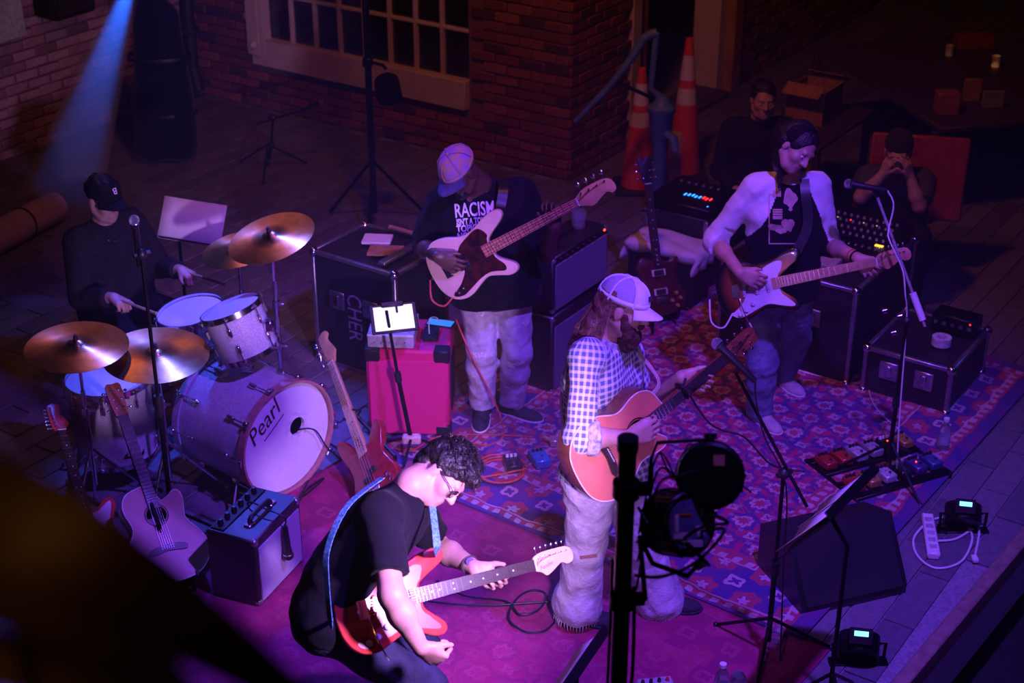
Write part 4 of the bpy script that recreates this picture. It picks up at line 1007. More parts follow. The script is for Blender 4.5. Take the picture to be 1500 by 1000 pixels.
def ringed_body(out, z0, z1, M, name, parent, m):
    """solid body with inner rings so that the burst can be a rim-distance colour"""
    n = len(out); c = V((sum(x for x, y in out)/n, sum(y for x, y in out)/n)); vs = []; fs = []; col = []
    lay = [(z0+.006, 1.0, 0), (z0+.001, .975, 0), (z0, .95, 0)] ; rings = [(z0, .5, 0), (z0, .95, 0), (z0+.006, 1, 0), (z1-.006, 1, 0), (z1-.001, .975, 0), (z1, .95, .06), (z1, .82, .3), (z1, .66, .7), (z1, .45, 1), (z1, .2, 1)]
    for z, s, t in rings:
        for x, y in out: vs.append(M @ V((c.x+(x-c.x)*s, c.y+(y-c.y)*s, z))); col.append(t)
    for j in range(len(rings)-1):
        for i in range(n): k = (i+1) % n; fs.append((j*n+i, j*n+k, (j+1)*n+k, (j+1)*n+i))
    fs.append(tuple(range(n-1, -1, -1))); fs.append(tuple((len(rings)-1)*n+i for i in range(n)))
    mb = MB(); mb.add(vs, fs); o = part(name, mb, m, parent); me = o.data; a = me.color_attributes.new('rim', 'FLOAT_COLOR', 'POINT')
    for i, t in enumerate(col): a.data[i].color = (t, t, t, 1)
    return o
def electric(t, M, L, outline, bodym, neckm, boardm, headm, guard=None, guardm=None, strings=6, nfret=21, style='strat', pick=('s', 's', 's'), dots=True, burst=False):
    out = sm2(outline); bx = max(x for x, y in outline); nut = L-(.175 if style != 'bass' else .205); join = .30 if style != 'bass' else .33
    nb = .30
    if burst: ringed_body(out, -.042, 0, M, 'guitar_body', t, bodym)
    else: mb = MB(); mb.prism(out, -.042, 0, M, .006); part('guitar_body', mb, bodym, t, ang=50)
    if guard: mb = MB(); mb.prism(sm2(guard), -.001, .0025, M); part('pickguard', mb, guardm, t)
    w0, w1 = (.021, .028) if style != 'bass' else (.021, .031)
    mb = MB(); mb.add([(join, -w1, -.01), (join, w1, -.01), (nut, w0, -.004), (nut, -w0, -.004), (join, -w1*.6, -.03), (join, w1*.6, -.03), (nut, w0*.6, -.022), (nut, -w0*.6, -.022), (join, -w1, .004), (join, w1, .004), (nut, w0, .004), (nut, -w0, .004)],
        [(8, 9, 10, 11), (0, 8, 11, 3), (1, 2, 10, 9), (0, 3, 7, 4), (1, 5, 6, 2), (4, 7, 6, 5), (0, 4, 5, 1, 9, 8), (2, 6, 7, 3, 11, 10)], M); part('neck', mb, neckm, t)
    mb = MB(); mb.add([(join-.01, -w1, .004), (join-.01, w1, .004), (nut, w0, .004), (nut, -w0, .004), (join-.01, -w1, .0095), (join-.01, w1, .0095), (nut, w0, .0095), (nut, -w0, .0095)], [(4, 5, 6, 7), (0, 4, 7, 3), (1, 2, 6, 5), (0, 1, 5, 4), (3, 7, 6, 2)], M); fb = part('fingerboard', mb, boardm, t)
    br = .10 if style != 'bass' else .095; scale = nut-br; mb = MB(); dm = MB()
    for i in range(1, nfret+1):
        x = nut-scale*(1-2**(-i/12)); u = (nut-x)/(nut-join); w = w0+(w1-w0)*u
        if x > join: mb.box((x, 0, .0100), (.0022, 2*w, .0016), M)
        xp = nut-scale*(1-2**(-(i-.5)/12))
        if dots and i in (3, 5, 7, 9, 12, 15, 17, 19, 21) and xp > join:
            for yy in ((0,) if i != 12 else (-.011, .011)): dm.lathe([(.0005, 0), (.0034, 0), (.0034, .0012), (.0005, .0012)], M @ Matrix.Translation((xp, yy, .0093)), 8)
    part('frets', mb, CHROME, fb, kind='stuff')
    if dots: part('inlay_dots', dm, (WHITE_PLASTIC if boardm is ROSEWOOD else BLACK_PLASTIC) if style != 'lp' else WHITE_PLASTIC, fb, kind='stuff')
    mb = MB(); mb.box((nut, 0, .009), (.005, 2*w0+.001, .008), M); part('nut', mb, WHITE_PLASTIC, t)
    # headstock
    if style == 'lp':
        hs = [(nut, -w0), (nut+.02, -.03), (nut+.09, -.038), (nut+.16, -.044), (nut+.168, -.02), (nut+.155, 0), (nut+.168, .02), (nut+.16, .044), (nut+.09, .038), (nut+.02, .03), (nut, w0)]
        tun = [(nut+.035+.045*i, s*.036, s) for i in range(3) for s in (-1, 1)]
    elif style == 'bass':
        hs = [(nut, -w0), (nut+.03, -.036), (nut+.055, -.05), (nut+.085, -.045), (nut+.15, -.022), (nut+.175, -.038), (nut+.20, -.030), (nut+.205, .0), (nut+.19, .032), (nut+.15, .045), (nut+.06, .046), (nut+.02, .034), (nut, w0)]
        tun = [(nut+.035+.045*i, .044, 1) for i in range(4)]
    else:
        hs = [(nut, -w0), (nut+.025, -.034), (nut+.045, -.050), (nut+.075, -.038), (nut+.115, -.016), (nut+.14, -.026), (nut+.165, -.018), (nut+.173, .008), (nut+.160, .034), (nut+.13, .042), (nut+.05, .041), (nut+.018, .034), (nut, w0)]
        tun = [(nut+.024+.0235*i, .038, 1) for i in range(6)]
    hd = MB(); hd.prism(sm2(hs, 4), -.016, -.002, M, .0015); h = part('headstock', hd, headm, t)
    for x, y, s in tun:
        big = 1.9 if style == 'bass' else 1
        mb = MB(); mb.lathe([(.0005, -.002), (.0042*big**.5, -.002), (.0036*big**.5, .008), (.0005, .009)], M @ Matrix.Translation((x, y-s*.014, 0)), 8)
        mb.tube([(x, y-s*.004, -.010), (x, y+s*.016*big**.5, -.010)], .0028, 6, M); mb.sphere((x, y+s*.022*big**.6, -.010), .0072*big, M, 6, (1, 1, .55)); part('tuner', mb, CHROME, h)
    # strings, bridge, pickups, knobs
    mb = MB(); sp = .0105 if strings == 6 else .019
    for i in range(strings):
        k = i-(strings-1)/2; mb.tube([(br, k*sp, .016), (nut, k*(.0066 if strings == 6 else .0105), .0135), (tun[min(i, len(tun)-1)][0], (tun[min(i, len(tun)-1)][1]-tun[min(i, len(tun)-1)][2]*.014), .006)], .0006 if strings == 6 else .0012, 4, M)
    part('strings', mb, CHROME, t, kind='stuff')
    mb = MB(); mb.box((br, 0, .006), (.04, sp*(strings-1)+.018, .008), M, ch=.002)
    for i in range(strings): mb.box((br+.004, (i-(strings-1)/2)*sp, .0125), (.022, sp*.78, .006), M, ch=.001)
    part('bridge', mb, CHROME, t)
    if style == 'strat':
        for k, x in enumerate((.145, .205, .265)):
            mb = MB(); R = Matrix.Rotation(math.radians(-12 if k == 0 else 0), 4, 'Z'); MM = M @ Matrix.Translation((x, 0, .006)) @ R; mb.box((0, 0, 0), (.019, .084, .012), MM, ch=.006); pk = part('pickup', mb, guardm if guardm is not MATS.get('tortoise') else WHITE_PLASTIC, t)
            mb = MB(); [mb.lathe([(.0004, .006), (.0028, .006), (.0028, .0075), (.0004, .0075)], MM @ Matrix.Translation((0, (i-2.5)*.0105, 0)), 8) for i in range(6)]; part('pole_pieces', mb, CHROME, pk)
        for x, y in ((.175, -.082), (.135, -.108), (.098, -.122)): mb = MB(); mb.lathe([(.0005, .002), (.0125, .002), (.0105, .014), (.0005, .015)], M @ Matrix.Translation((x, y, 0)), 16); part('knob', mb, WHITE_PLASTIC, t)
        mb = MB(); mb.tube(spline([(br+.012, -.03, .012), (br+.015, -.05, .022), (br+.02, -.11, .034), (br+.04, -.185, .036)], 4), .0028, 8, M); wb = part('tremolo_arm', mb, CHROME, t); mb = MB(); mb.tube([(br+.036, -.172, .036), (br+.044, -.198, .036)], [.0045, .003], 8, M); part('arm_tip', mb, WHITE_PLASTIC, wb)
    if style == 'bass':
        for s in (-1, 1): mb = MB(); mb.box((.195-s*.014, s*.026, .007), (.028, .055, .012), M, ch=.004); part('pickup', mb, BLACK_PLASTIC, t)
        for x, y in ((.120, -.115), (.085, -.125)): mb = MB(); mb.lathe([(.0005, .002), (.011, .002), (.010, .015), (.0005, .016)], M @ Matrix.Translation((x, y, 0)), 16); part('knob', mb, CHROME, t)
    if style == 'lp':
        for x in (.15, .27): mb = MB(); mb.box((x, 0, .006), (.042, .088, .010), M, ch=.003); pk = part('pickup_ring', mb, mat('cream_plastic', (.72, .66, .5), .4), t); mb = MB(); mb.box((x, 0, .011), (.034, .066, .010), M, ch=.003); part('pickup', mb, mat('pickup_black', (.03, .02, .03), .3), pk)
        for x, y in ((.05, -.10), (.095, -.125), (.085, -.07), (.13, -.10)): mb = MB(); mb.lathe([(.0005, 0), (.013, 0), (.009, .016), (.0005, .017)], M @ Matrix.Translation((x, y, 0)), 14); part('knob', mb, mat('gold_knob', (.45, .28, .07), .3), t)
    mb = MB(); mb.lathe([(.0005, 0), (.007, 0), (.004, .006), (.009, .012), (.0005, .014)], M @ Matrix.Translation((0, 0, -.021)) @ Matrix.Rotation(-math.pi/2, 4, 'Y'), 10); part('strap_button', mb, CHROME, t)
def strap(t, pts, m, w=.028, nrm=None, th=.003):
    """flat ribbon through world points; nrm(p, tangent) gives the outward side"""
    P = spline(pts, 6); vs = []; fs = []
    for i, p in enumerate(P):
        tg = (P[min(i+1, len(P)-1)]-P[max(i-1, 0)]).normalized(); n = nrm(p) if nrm else V((0, -1, .3)); s = tg.cross(n).normalized(); n2 = s.cross(tg)
        vs += [p-s*w/2, p+s*w/2, p+s*w/2+n2*th, p-s*w/2+n2*th]
    for i in range(len(P)-1):
        for k in range(4): a = i*4+k; b = i*4+(k+1) % 4; fs.append((a, b, b+4, a+4))
    fs += [(0, 1, 2, 3), tuple(len(vs)-4+k for k in (3, 2, 1, 0))]
    mb = MB(); mb.add(vs, fs); return part('strap', mb, m, t)
TORT = mat('tortoise', (.055, .012, .012), .25, scale=25, col2=(.015, .005, .008), coat=.3)
CREAM = mat('cream_lacquer', (.72, .50, .40), .28, var=.05, coat=.4)
FIESTA = mat('fiesta_red', (.62, .055, .045), .22, var=.06, coat=.6)
# red guitar of the bent guitarist
M = GM['front']; t = thing('electric_guitar', 'red double-cutaway electric guitar with dark fingerboard played by person in glasses', 'guitar', M.translation)
electric(t, M, .985, STRAT, FIESTA, MAPLE, ROSEWOOD, mat('aged_maple', (.66, .40, .22), .35, var=.08, coat=.3), PGUARD, mat('mint_red_guard', (.34, .03, .03), .3, var=.1))
text_part('script_mark', 'Fender', .022, M @ Matrix.Translation((.862, -.020, -.0015)) @ Matrix.Rotation(math.radians(12), 4, 'Z'), BLACK_PLASTIC, t, font_shear=.3)
BLUE_STRAP = mat('blue_woven_strap', (.10, .30, .55), .7, scale=120, col2=(.02, .04, .16))
hb = lambda p: V((-.5, -.7, .45))
strap(t, [M @ V((.44, .13, -.02)), Y(640, 800, 4.72), Y(633, 742, 4.86)], BLUE_STRAP, .03, lambda p: V((.5, -.8, .3)))
strap(t, [Y(560, 700, 4.78), Y(510, 740, 4.60), Y(481, 800, 4.50), Y(479, 850, 4.46), Y(485, 915, 4.44), M @ V((-.008, -.01, -.02))], BLUE_STRAP, .022, hb)
# sunburst guitar
M = GM['sun']; t = thing('electric_guitar', 'sunburst electric guitar with white pickguard and maple neck played in the raglan shirt', 'guitar', M.translation)
electric(t, M, 1.0, STRAT, sunburst(), MAPLE, mat('red_maple', (.55, .24, .15), .35, var=.1), mat('red_maple', (0, 0, 0)), PGUARD, WHITE_PLASTIC, burst=True)
mb = MB(); mb.tube(spline([M @ V((.06, -.11, .004)), M @ V((.0, -.17, .03)), M @ V((-.055, -.13, .02)), M @ V((-.045, -.02, -.03))], 8), .0045, 8); part('guitar_lead', mb, WHITE_PLASTIC, t)
strap(t, [M @ V((.44, .13, -.02)), Y(1183, 330, 7.42), Y(1180, 285, 7.47), Y(1178, 262, 7.52)], mat('black_leather', (.01, .01, .012), .4), .05)
# cream bass
M = GM['bass']; t = thing('bass_guitar', 'cream bass guitar with tortoiseshell pickguard played by person in patterned cap', 'bass guitar', M.translation)
electric(t, M, 1.09, PBASS, CREAM, MAPLE, mat('red_maple', (0, 0, 0)), MAPLE, [(x*1.05, y*1.02) for x, y in PGUARD_P], TORT, strings=4, nfret=20, style='bass')
mb = MB(); mb.tube(spline([M @ V((.05, -.13, -.005)), M @ V((-.02, -.15, .0)), M @ V((-.06, -.09, .0)), M @ V((-.03, .0, -.03))], 8), .005, 8); part('guitar_lead', mb, mat('pink_cable', (.60, .08, .07), .5), t)
strap(t, [M @ V((.48, .13, -.03)), Y(733, 305, 7.40), Y(737, 280, 7.46), Y(735, 262, 7.56)], mat('black_leather', (0, 0, 0)), .05)
def cut_hole(o, mb):
    """cuts the world-space cutter mb out of part o"""
    w = wloc(o); tmp = bpy.data.objects.new('cut_a', o.data); cu = bpy.data.objects.new('cut_b', mb.mesh('cut_b', w)); COL.objects.link(tmp); COL.objects.link(cu)
    md = tmp.modifiers.new('hole', 'BOOLEAN'); md.operation = 'DIFFERENCE'; md.solver = 'EXACT'; md.object = cu
    dg = bpy.context.evaluated_depsgraph_get(); dg.update(); me = bpy.data.meshes.new_from_object(tmp.evaluated_get(dg)); o.data = me
    me.polygons.foreach_set('use_smooth', [True]*len(me.polygons)); me.set_sharp_from_angle(angle=math.radians(30)); me.update()
    bpy.data.objects.remove(tmp); bpy.data.objects.remove(cu)
# ---- flat-top acoustic guitar
def acoustic(t, M, topm, sidem, cut=True, depth=.105, L=1.03, guard=False):
    o = [(0, .0), (.012, -.10), (.06, -.165), (.13, -.192), (.20, -.178), (.27, -.135), (.31, -.128), (.37, -.142), (.42, -.140)]
    o += [(.435, -.115), (.41, -.075), (.40, -.045), (.425, -.03)] if cut else [(.465, -.11), (.482, -.06), (.485, -.02)]
    o += [(.485, .0), (.484, .05), (.465, .11), (.42, .140), (.37, .142), (.31, .128), (.27, .135), (.20, .178), (.13, .192), (.06, .165), (.012, .10)]
    out = sm2(o, 6)
    mb = MB(); mb.prism(out, -depth, -.003, M, .003); sides = part('guitar_sides', mb, sidem, t)
    mb = MB(); mb.prism([(x*.995+.001, y*.99) for x, y in out], -.004, 0, M); top = part('soundboard', mb, topm, t)
    mb = MB(); P = [M @ V((x, y, -.001)) for x, y in out]; mb.tube(P+[P[0]], .0032, 6, caps=False); part('binding', mb, mat('ivory_binding', (.80, .70, .62), .4), t)
    for o_ in (sides, top): mb = MB(); mb.lathe([(.048, -depth+.006), (.048, .02)], M @ Matrix.Translation((.335, 0, 0)), 32); cut_hole(o_, mb)      # the sound hole opens into the body
    mb = MB(); mb.torus(.054, .0035, M @ Matrix.Translation((.335, 0, 0)) @ Matrix.Diagonal((1, 1, .3, 1)), 36, 6); part('rosette', mb, ROSEWOOD, t)
    mb = MB(); mb.prism(sm2([(.14, -.085), (.165, -.09), (.18, -.04), (.18, .04), (.165, .09), (.14, .085), (.15, .0)], 4), 0, .009, M); b = part('bridge', mb, ROSEWOOD, t)
    mb = MB(); mb.box((.172, 0, .011), (.003, .07, .005), M); part('saddle', mb, WHITE_PLASTIC, b)
    nut = L-.17; mb = MB(); mb.add([(.40, -.028, -.02), (.40, .028, -.02), (nut, .022, -.012), (nut, -.022, -.012), (.40, -.028, .006), (.40, .028, .006), (nut, .022, .006), (nut, -.022, .006), (.40, 0, -.05), (nut, 0, -.024)], [(4, 5, 6, 7), (0, 4, 7, 3), (1, 2, 6, 5), (0, 3, 9, 8), (8, 9, 2, 1), (0, 8, 1, 5, 4), (3, 7, 6, 2, 9)], M); part('neck', mb, sidem, t)
    mb = MB(); mb.box(((.365+nut)/2, 0, .0075), (nut-.365, .052, .006), M, ch=.001); fb = part('fingerboard', mb, ROSEWOOD, t)
    sc = nut-.172; mb = MB()
    for i in range(1, 20):
        x = nut-sc*(1-2**(-i/12)); mb.box((x, 0, .0110), (.002, .05, .0015), M)
    part('frets', mb, CHROME, fb, kind='stuff')
    hs = [(nut, -.022), (nut+.02, -.032), (nut+.16, -.038), (nut+.17, 0), (nut+.16, .038), (nut+.02, .032), (nut, .022)]
    mb = MB(); mb.prism(sm2(hs, 3), -.014, .002, M); h = part('headstock', mb, mat('mahogany', (.22, .06, .03), .35, coat=.4), t)
    for i in range(3):
        for s in (-1, 1): x = nut+.04+.045*i; mb = MB(); mb.lathe([(.0005, 0), (.004, 0), (.004, .010), (.0005, .011)], M @ Matrix.Translation((x, s*.02, .002)), 8); mb.tube([(x, s*.03, -.007), (x, s*.048, -.007)], .0025, 6, M); mb.sphere((x, s*.055, -.007), .008, M, 6, (1, 1, .6)); part('tuner', mb, CHROME, h)
    mb = MB()
    for i in range(6): k = i-2.5; mb.tube([(.16, k*.0108, .011), (nut, k*.0066, .0125), (nut+.06+.02*i, k*.006, .006)], .0008, 4, M)
    part('strings', mb, CHROME, t, kind='stuff')
    if guard: mb = MB(); mb.prism(sm2([(.22, -.06), (.20, -.11), (.26, -.115), (.33, -.10), (.37, -.055), (.30, -.055)], 4), 0, .0015, M); part('pickguard', mb, TORT, t)
SPRUCE = mat('honey_spruce', (.62, .20, .11), .3, var=.10, scale=9, coat=.4); MAHO = mat('mahogany', (.22, .06, .03), .35, coat=.4)
M = GM['sing']; t = thing('acoustic_guitar', 'honey-coloured acoustic guitar with dark sides played by bearded person in cap', 'guitar', M.translation); acoustic(t, M, SPRUCE, MAHO)
mb = MB(); mb.box((.60, 0, .016), (.012, .056, .012), M, ch=.003); mb.box((.60, 0, -.03), (.012, .05, .010), M, ch=.003); mb.box((.60, .034, -.006), (.014, .012, .05), M, ch=.003); mb.tube([M @ V((.60, .03, .02)), M @ V((.635, .055, .012))], .005, 6); part('capo', mb, BLACK_METAL, t)
strap(t, [M @ V((.465, .05, -.07)), Y(965, 560, 5.86), Y(940, 522, 5.93), Y(925, 505, 5.96)], mat('tan_strap', (.62, .42, .38), .7), .022, lambda p: V((.8, -.6, .3)))
strap(t, [M @ V((-.006, .0, -.07)), Y(828, 640, 5.75), Y(823, 580, 5.86), Y(838, 500, 5.92)], mat('black_leather', (0, 0, 0)), .045, lambda p: V((-1, -.2, .1)))
# ---- instruments on floor stands
def tripod_stand(name, label, c, top, grp=None, legs=3, R=.26, a0=.4, yoke=None):
    """low tubular guitar stand: c foot centre on floor, top = world point of the neck yoke"""
    s = thing(name, label, 'guitar stand', c, grp); up = V(top)
    for i in range(legs):
        a = a0+2*math.pi*i/legs; mb = MB(); mb.tube([V(c)+V((0, 0, .16)), V(c)+V((R*math.cos(a), R*math.sin(a), .012))], .009, 8); l = part('leg', mb, BLACK_METAL, s); mb = MB(); mb.sphere(V(c)+V((R*math.cos(a), R*math.sin(a), .014)), .014); part('rubber_foot', mb, BLACK_PLASTIC, l)
    mb = MB(); mb.tube([V(c)+V((0, 0, .10)), V(c)+V((0, 0, .30)), up], .011, 8); part('post', mb, BLACK_METAL, s)
    return s
def leaning(px0, py0, z0, px1, py1, L, N, away=True):
    p0 = G(px0, py0, z0); p1 = solve_len(p0, px1, py1, L, away); return frame(p0, p1-p0, N)
def stand_for(M, label, nx, y=0.0):
    foot = M.translation.copy(); back = M.to_3x3() @ V((0, 0, -1)); back.z = 0; back = back.normalized() if back.length > 1e-4 else V((0, 1, 0))
    c = V((foot.x, foot.y, 0))+back*.12+V((M.to_3x3() @ V((1, 0, 0))).to_tuple()).xy.to_3d()*.1
    top = M @ V((nx, 0, -.05)); s = tripod_stand('guitar_stand', label, c, top)
    mb = MB(); mb.tube([M @ V((nx, -.04, .012)), M @ V((nx, -.045, -.04)), top, M @ V((nx, .045, -.04)), M @ V((nx, .04, .012))], .006, 8); part('neck_yoke', mb, BLACK_PLASTIC, s)
    mb = MB()
    for sg in (-1, 1): mb.tube(spline([c+V((0, 0, .17)), M @ V((-.022, sg*.08, -.08)), M @ V((-.022, sg*.08, .035)), M @ V((.01, sg*.08, .045))], 5), .008, 8)
    part('cradle', mb, BLACK_METAL, s); return s
# single-cut guitar
M = leaning(972, 462, .10, 943, 222, 1.0, V((.25, -.9, .28))); t = thing('electric_guitar', 'dark single-cutaway electric guitar with two ringed pickups resting on a stand', 'guitar', M.translation)
electric(t, M, 1.0, SINGLECUT, mat('wine_lacquer', (.075, .016, .018), .25, var=.2, coat=.5), MAHO, ROSEWOOD, BLACK_PLASTIC, style='lp'); stand_for(M, 'black guitar stand under the dark single-cutaway guitar', .66)
# red bass by the bass drum, maple neck
M = leaning(560, 742, .10, 470, 488, 1.13, V((-.50, -.80, .30))); t = thing('bass_guitar', 'red bass guitar with pale maple neck leaning on a stand beside the drum', 'bass guitar', M.translation)
electric(t, M, 1.13, PBASS, mat('ruby_red', (.33, .02, .03), .25, coat=.5), MAPLE, mat('pale_maple', (.70, .50, .30), .35, var=.08), MAPLE, style='bass', strings=4); stand_for(M, 'black guitar stand holding the red bass beside the drum', .58)
# red and white electric at the far left front
M = leaning(150, 835, .10, 78, 590, 1.0, V((.55, -.75, .35))); t = thing('electric_guitar', 'red electric guitar with white pickguard and dark fingerboard on a stand', 'guitar', M.translation)
electric(t, M, 1.0, STRAT, FIESTA, MAPLE, ROSEWOOD, mat('red_headstock', (.45, .04, .05), .3), PGUARD, WHITE_PLASTIC); stand_for(M, 'black guitar stand under the red and white electric guitar', .62)
# cutaway acoustic in front of the floor tom
M = leaning(262, 850, .10, 163, 560, 1.04, V((.50, -.78, .36))); t = thing('acoustic_guitar', 'brown cutaway acoustic guitar with pale binding leaning on a stand', 'guitar', M.translation)
acoustic(t, M, mat('amber_spruce', (.40, .14, .08), .35, var=.12, scale=9, coat=.3), mat('dark_mahogany', (.06, .02, .015), .35)); stand_for(M, 'black guitar stand under the cutaway acoustic guitar', .66)
# ================================================================== drums
PEARL = mat('white_pearl_wrap', (.62, .60, .64), .28, var=.22, scale=160, coat=.6, bump=.03)
SKINH = mat('drum_head', (.78, .76, .80), .55, var=.03); HOOPW = mat('drum_hoop_wood', (.46, .22, .20), .4, var=.12)
def lugs(t, M, r, z0, z1, n, a0=.2, name='lug'):
    for i in range(n):
        a = a0+2*math.pi*i/n; MM = M @ Matrix.Rotation(a, 4, 'Z'); mb = MB(); zc = (z0+z1)/2; mb.box((r+.010, 0, z0-.062), (.022, .018, .05), MM, ch=.006); mb.tube([(r+.016, 0, z0+.022), (r+.016, 0, z0-.07)], .0035, 6, MM); mb.box((r+.016, 0, z0+.006), (.02, .026, .012), MM, ch=.004); part(name, mb, CHROME, t)
def drum(t, M, r, d, n=8, both=True, wrap=PEARL, head=SKINH, hoop=CHROME, a0=.2):
    """local z points out of the batter head, which is at z = 0"""
    mb = MB(); mb.lathe([(r, -.01), (r, -d+.01), (r-.008, -d+.01), (r-.008, -.01), (r, -.01)], M, 48, cap=False); part('shell', mb, wrap, t)
    for z, s in ((0, 1), (-d, -1)):
        mb = MB(); mb.lathe([(.001, z), (r-.012, z), (r+.002, z-s*.006), (r+.003, z-s*.016), (.001, z-s*.014)], M, 48); part('drum_head', mb, head, t)
        mb = MB(); mb.lathe([(r+.004, z+s*.012), (r+.010, z+s*.012), (r+.012, z-s*.018), (r+.004, z-s*.018), (r+.004, z+s*.012)], M, 48, cap=False); part('hoop', mb, hoop, t)
    lugs(t, M, r, -.012, -d, n, a0); M2 = M @ Matrix.Translation((0, 0, -d)) @ Matrix.Rotation(math.pi, 4, 'X'); lugs(t, M2, r, -.012, -d, n, a0)
# bass drum
BDn = AZ(180-51); BDC = G(420, 641, .315); MD = zframe(BDC, BDn, (0, 0, 1)); bd = thing('bass_drum', 'white sparkle bass drum with printed front head and dark port hole', 'drum', V((BDC.x, BDC.y, 0))-BDn*.25)
r = .302; d = .50; mb = MB(); mb.lathe([(r, -.02), (r, -d+.02), (r-.01, -d+.02), (r-.01, -.02), (r, -.02)], MD, 64, cap=False); part('shell', mb, PEARL, bd)
mb = MB(); mb.lathe([(.001, 0), (r-.006, 0), (r+.001, -.01), (r+.001, -.02), (.001, -.018)], MD, 64); fh = part('drum_head', mb, SKINH, bd)
mb = MB(); mb.lathe([(.001, -d), (r, -d), (r, -d+.02), (.001, -d+.018)], MD, 64); part('drum_head', mb, SKINH, bd)
for z in (.0, -d):
    mb = MB(); mb.lathe([(r+.002, z+.024), (r+.014, z+.024), (r+.014, z-.02), (r+.002, z-.02), (r+.002, z+.024)], MD, 64, cap=False); part('hoop', mb, HOOPW if z == 0 else PEARL, bd)
# local axes of the head: x = up (0,0,1), y = horizontal
side = MD.to_3x3() @ V((0, 1, 0)); pc = (V((0, -.04, .095)))
mh = lambda up_, right_, out_: BDC+V((0, 0, 1))*up_+BDn*out_+side*right_
sgn = 1 if proj(BDC+side*.1)[0] > proj(BDC)[0] else -1
port = mh(.035, sgn*.075, .0015); mb = MB(); mb.lathe([(.050, -.03), (.050, .02)], zframe(port, BDn), 40); cut_hole(fh, mb)                # port hole into the hollow shell
mb = MB(); mb.lathe([(.050, 0), (.080, 0), (.080, .001), (.050, .001), (.050, 0)], zframe(port, BDn), 40, cap=False); part('port_ring', mb, mat('reinforcement_ring', (.86, .84, .88), .4), fh)
TM = frame(mh(.11, -sgn*.125, .003), side*sgn, BDn) @ Matrix.Rotation(math.radians(34), 4, 'Z')
text_part('drum_lettering', 'Pearl', .14, TM @ Matrix.Diagonal((.85, 1, 1, 1)), BLACK_PLASTIC, fh, font_shear=.35)
mb = MB(); mb.box((.03, -.035, 0), (.17, .006, .001), TM); part('underline', mb, BLACK_PLASTIC, fh)
for i in range(10):
    a = .3+2*math.pi*i/10
    for z, s in ((.0, -1), (-d, 1)):
        MM = MD @ Matrix.Rotation(a, 4, 'Z'); mb = MB(); mb.box((r+.012, 0, z+s*.12), (.024, .022, .05), MM, ch=.006); mb.tube([(r+.018, 0, z+s*.12), (r+.020, 0, z-s*.01)], .004, 6, MM); mb.box((r+.024, 0, z), (.024, .03, .026), MM, ch=.005); mb.tube([(r+.03, -.018, z-s*.02), (r+.03, .018, z-s*.02)], .005, 6, MM); part('tension_claw', mb, CHROME, bd)
for sg in (-1, 1):
    q = BDC-BDn*.09+side*sg*.26-V((0, 0, .12)); foot = q+side*sg*.16+BDn*.10; foot.z = .012; mb = MB(); mb.tube([q, foot], .008, 8); mb.sphere(foot, .014); part('spur', mb, CHROME, bd)
mb = MB(); mb.box(BDC-BDn*.26+V((0, 0, r+.012)), (.07, .07, .03), ch=.01); part('tom_mount', mb, CHROME, bd)
mb = MB(); mb.tube(spline([port+BDn*.002+V((0, 0, -.02)), mh(-.02, sgn*.17, .03), mh(-.16, sgn*.24, .05), V((mh(0, sgn*.34, .12).x, mh(0, sgn*.34, .12).y, .02))], 8), .004, 6); single('drum_mic_cable', mb, CABLE, 'thin dark cable running out of the bass drum port hole', 'cable', V((mh(0, sgn*.34, .12).x, mh(0, sgn*.34, .12).y, .0)))
# rack tom on its post
TC = Y(338, 452, 7.12); tn = V((-.33, .10, .93)); MT = zframe(TC, tn); t = thing('rack_tom', 'white sparkle rack tom mounted above the bass drum', 'drum', BDC-BDn*.26+V((0, 0, r+.025)))
drum(t, MT, .152, .245, 6, a0=.5); pb = BDC-BDn*.26+V((0, 0, r+.02)); q = MT @ V((.165, -.06, -.13)); mb = MB(); mb.tube([pb, V((pb.x, pb.y, q.z-.03)), q], .011, 10); mb.box(q, (.05, .05, .06), ch=.01); part('mount_arm', mb, CHROME, t)
# snare behind it
SC = Y(279, 456, 7.42); t = thing('snare_drum', 'shallow snare drum with pale head behind the rack tom', 'drum', V((SC.x, SC.y, 0))); MS = zframe(SC, V((-.15, -.05, .98))); drum(t, MS, .172, .15, 8, wrap=CHROME)
for i in range(3):
    a = .6+2*math.pi*i/3; mb = MB(); mb.tube([V((SC.x, SC.y, .30)), V((SC.x+.26*math.cos(a), SC.y+.26*math.sin(a), .012))], .009, 8); part('stand_leg', mb, CHROME, t)
    mb = MB(); mb.tube([V((SC.x, SC.y, SC.z-.30)), MS @ V((.16*math.cos(a), .16*math.sin(a), -.17)), MS @ V((.185*math.cos(a), .185*math.sin(a), -.13))], .008, 8); part('basket_arm', mb, CHROME, t)
mb = MB(); mb.tube([V((SC.x, SC.y, .10)), V((SC.x, SC.y, SC.z-.28))], .012, 8); part('stand_post', mb, CHROME, t)
# floor tom
FB = G(172, 662, .16); FTZ = .60; t = thing('floor_tom', 'large white sparkle floor tom standing on three legs', 'drum', V((FB.x, FB.y, 0))); MF = zframe(V((FB.x, FB.y, FTZ)), (0, 0, 1)); drum(t, MF, .208, .42, 8, a0=.1)
for i in range(3):
    a = -1.9+2*math.pi*i/3; MM = MF @ Matrix.Rotation(a, 4, 'Z'); mb = MB(); mb.tube([(.228, 0, -.12), (.228, 0, -.48), (.25, 0, -FTZ+.014)], .007, 8, MM); mb.sphere((.25, 0, -FTZ+.015), .014, MM); mb.box((.22, 0, -.22), (.03, .04, .05), MM, ch=.008); part('leg', mb, CHROME, t)
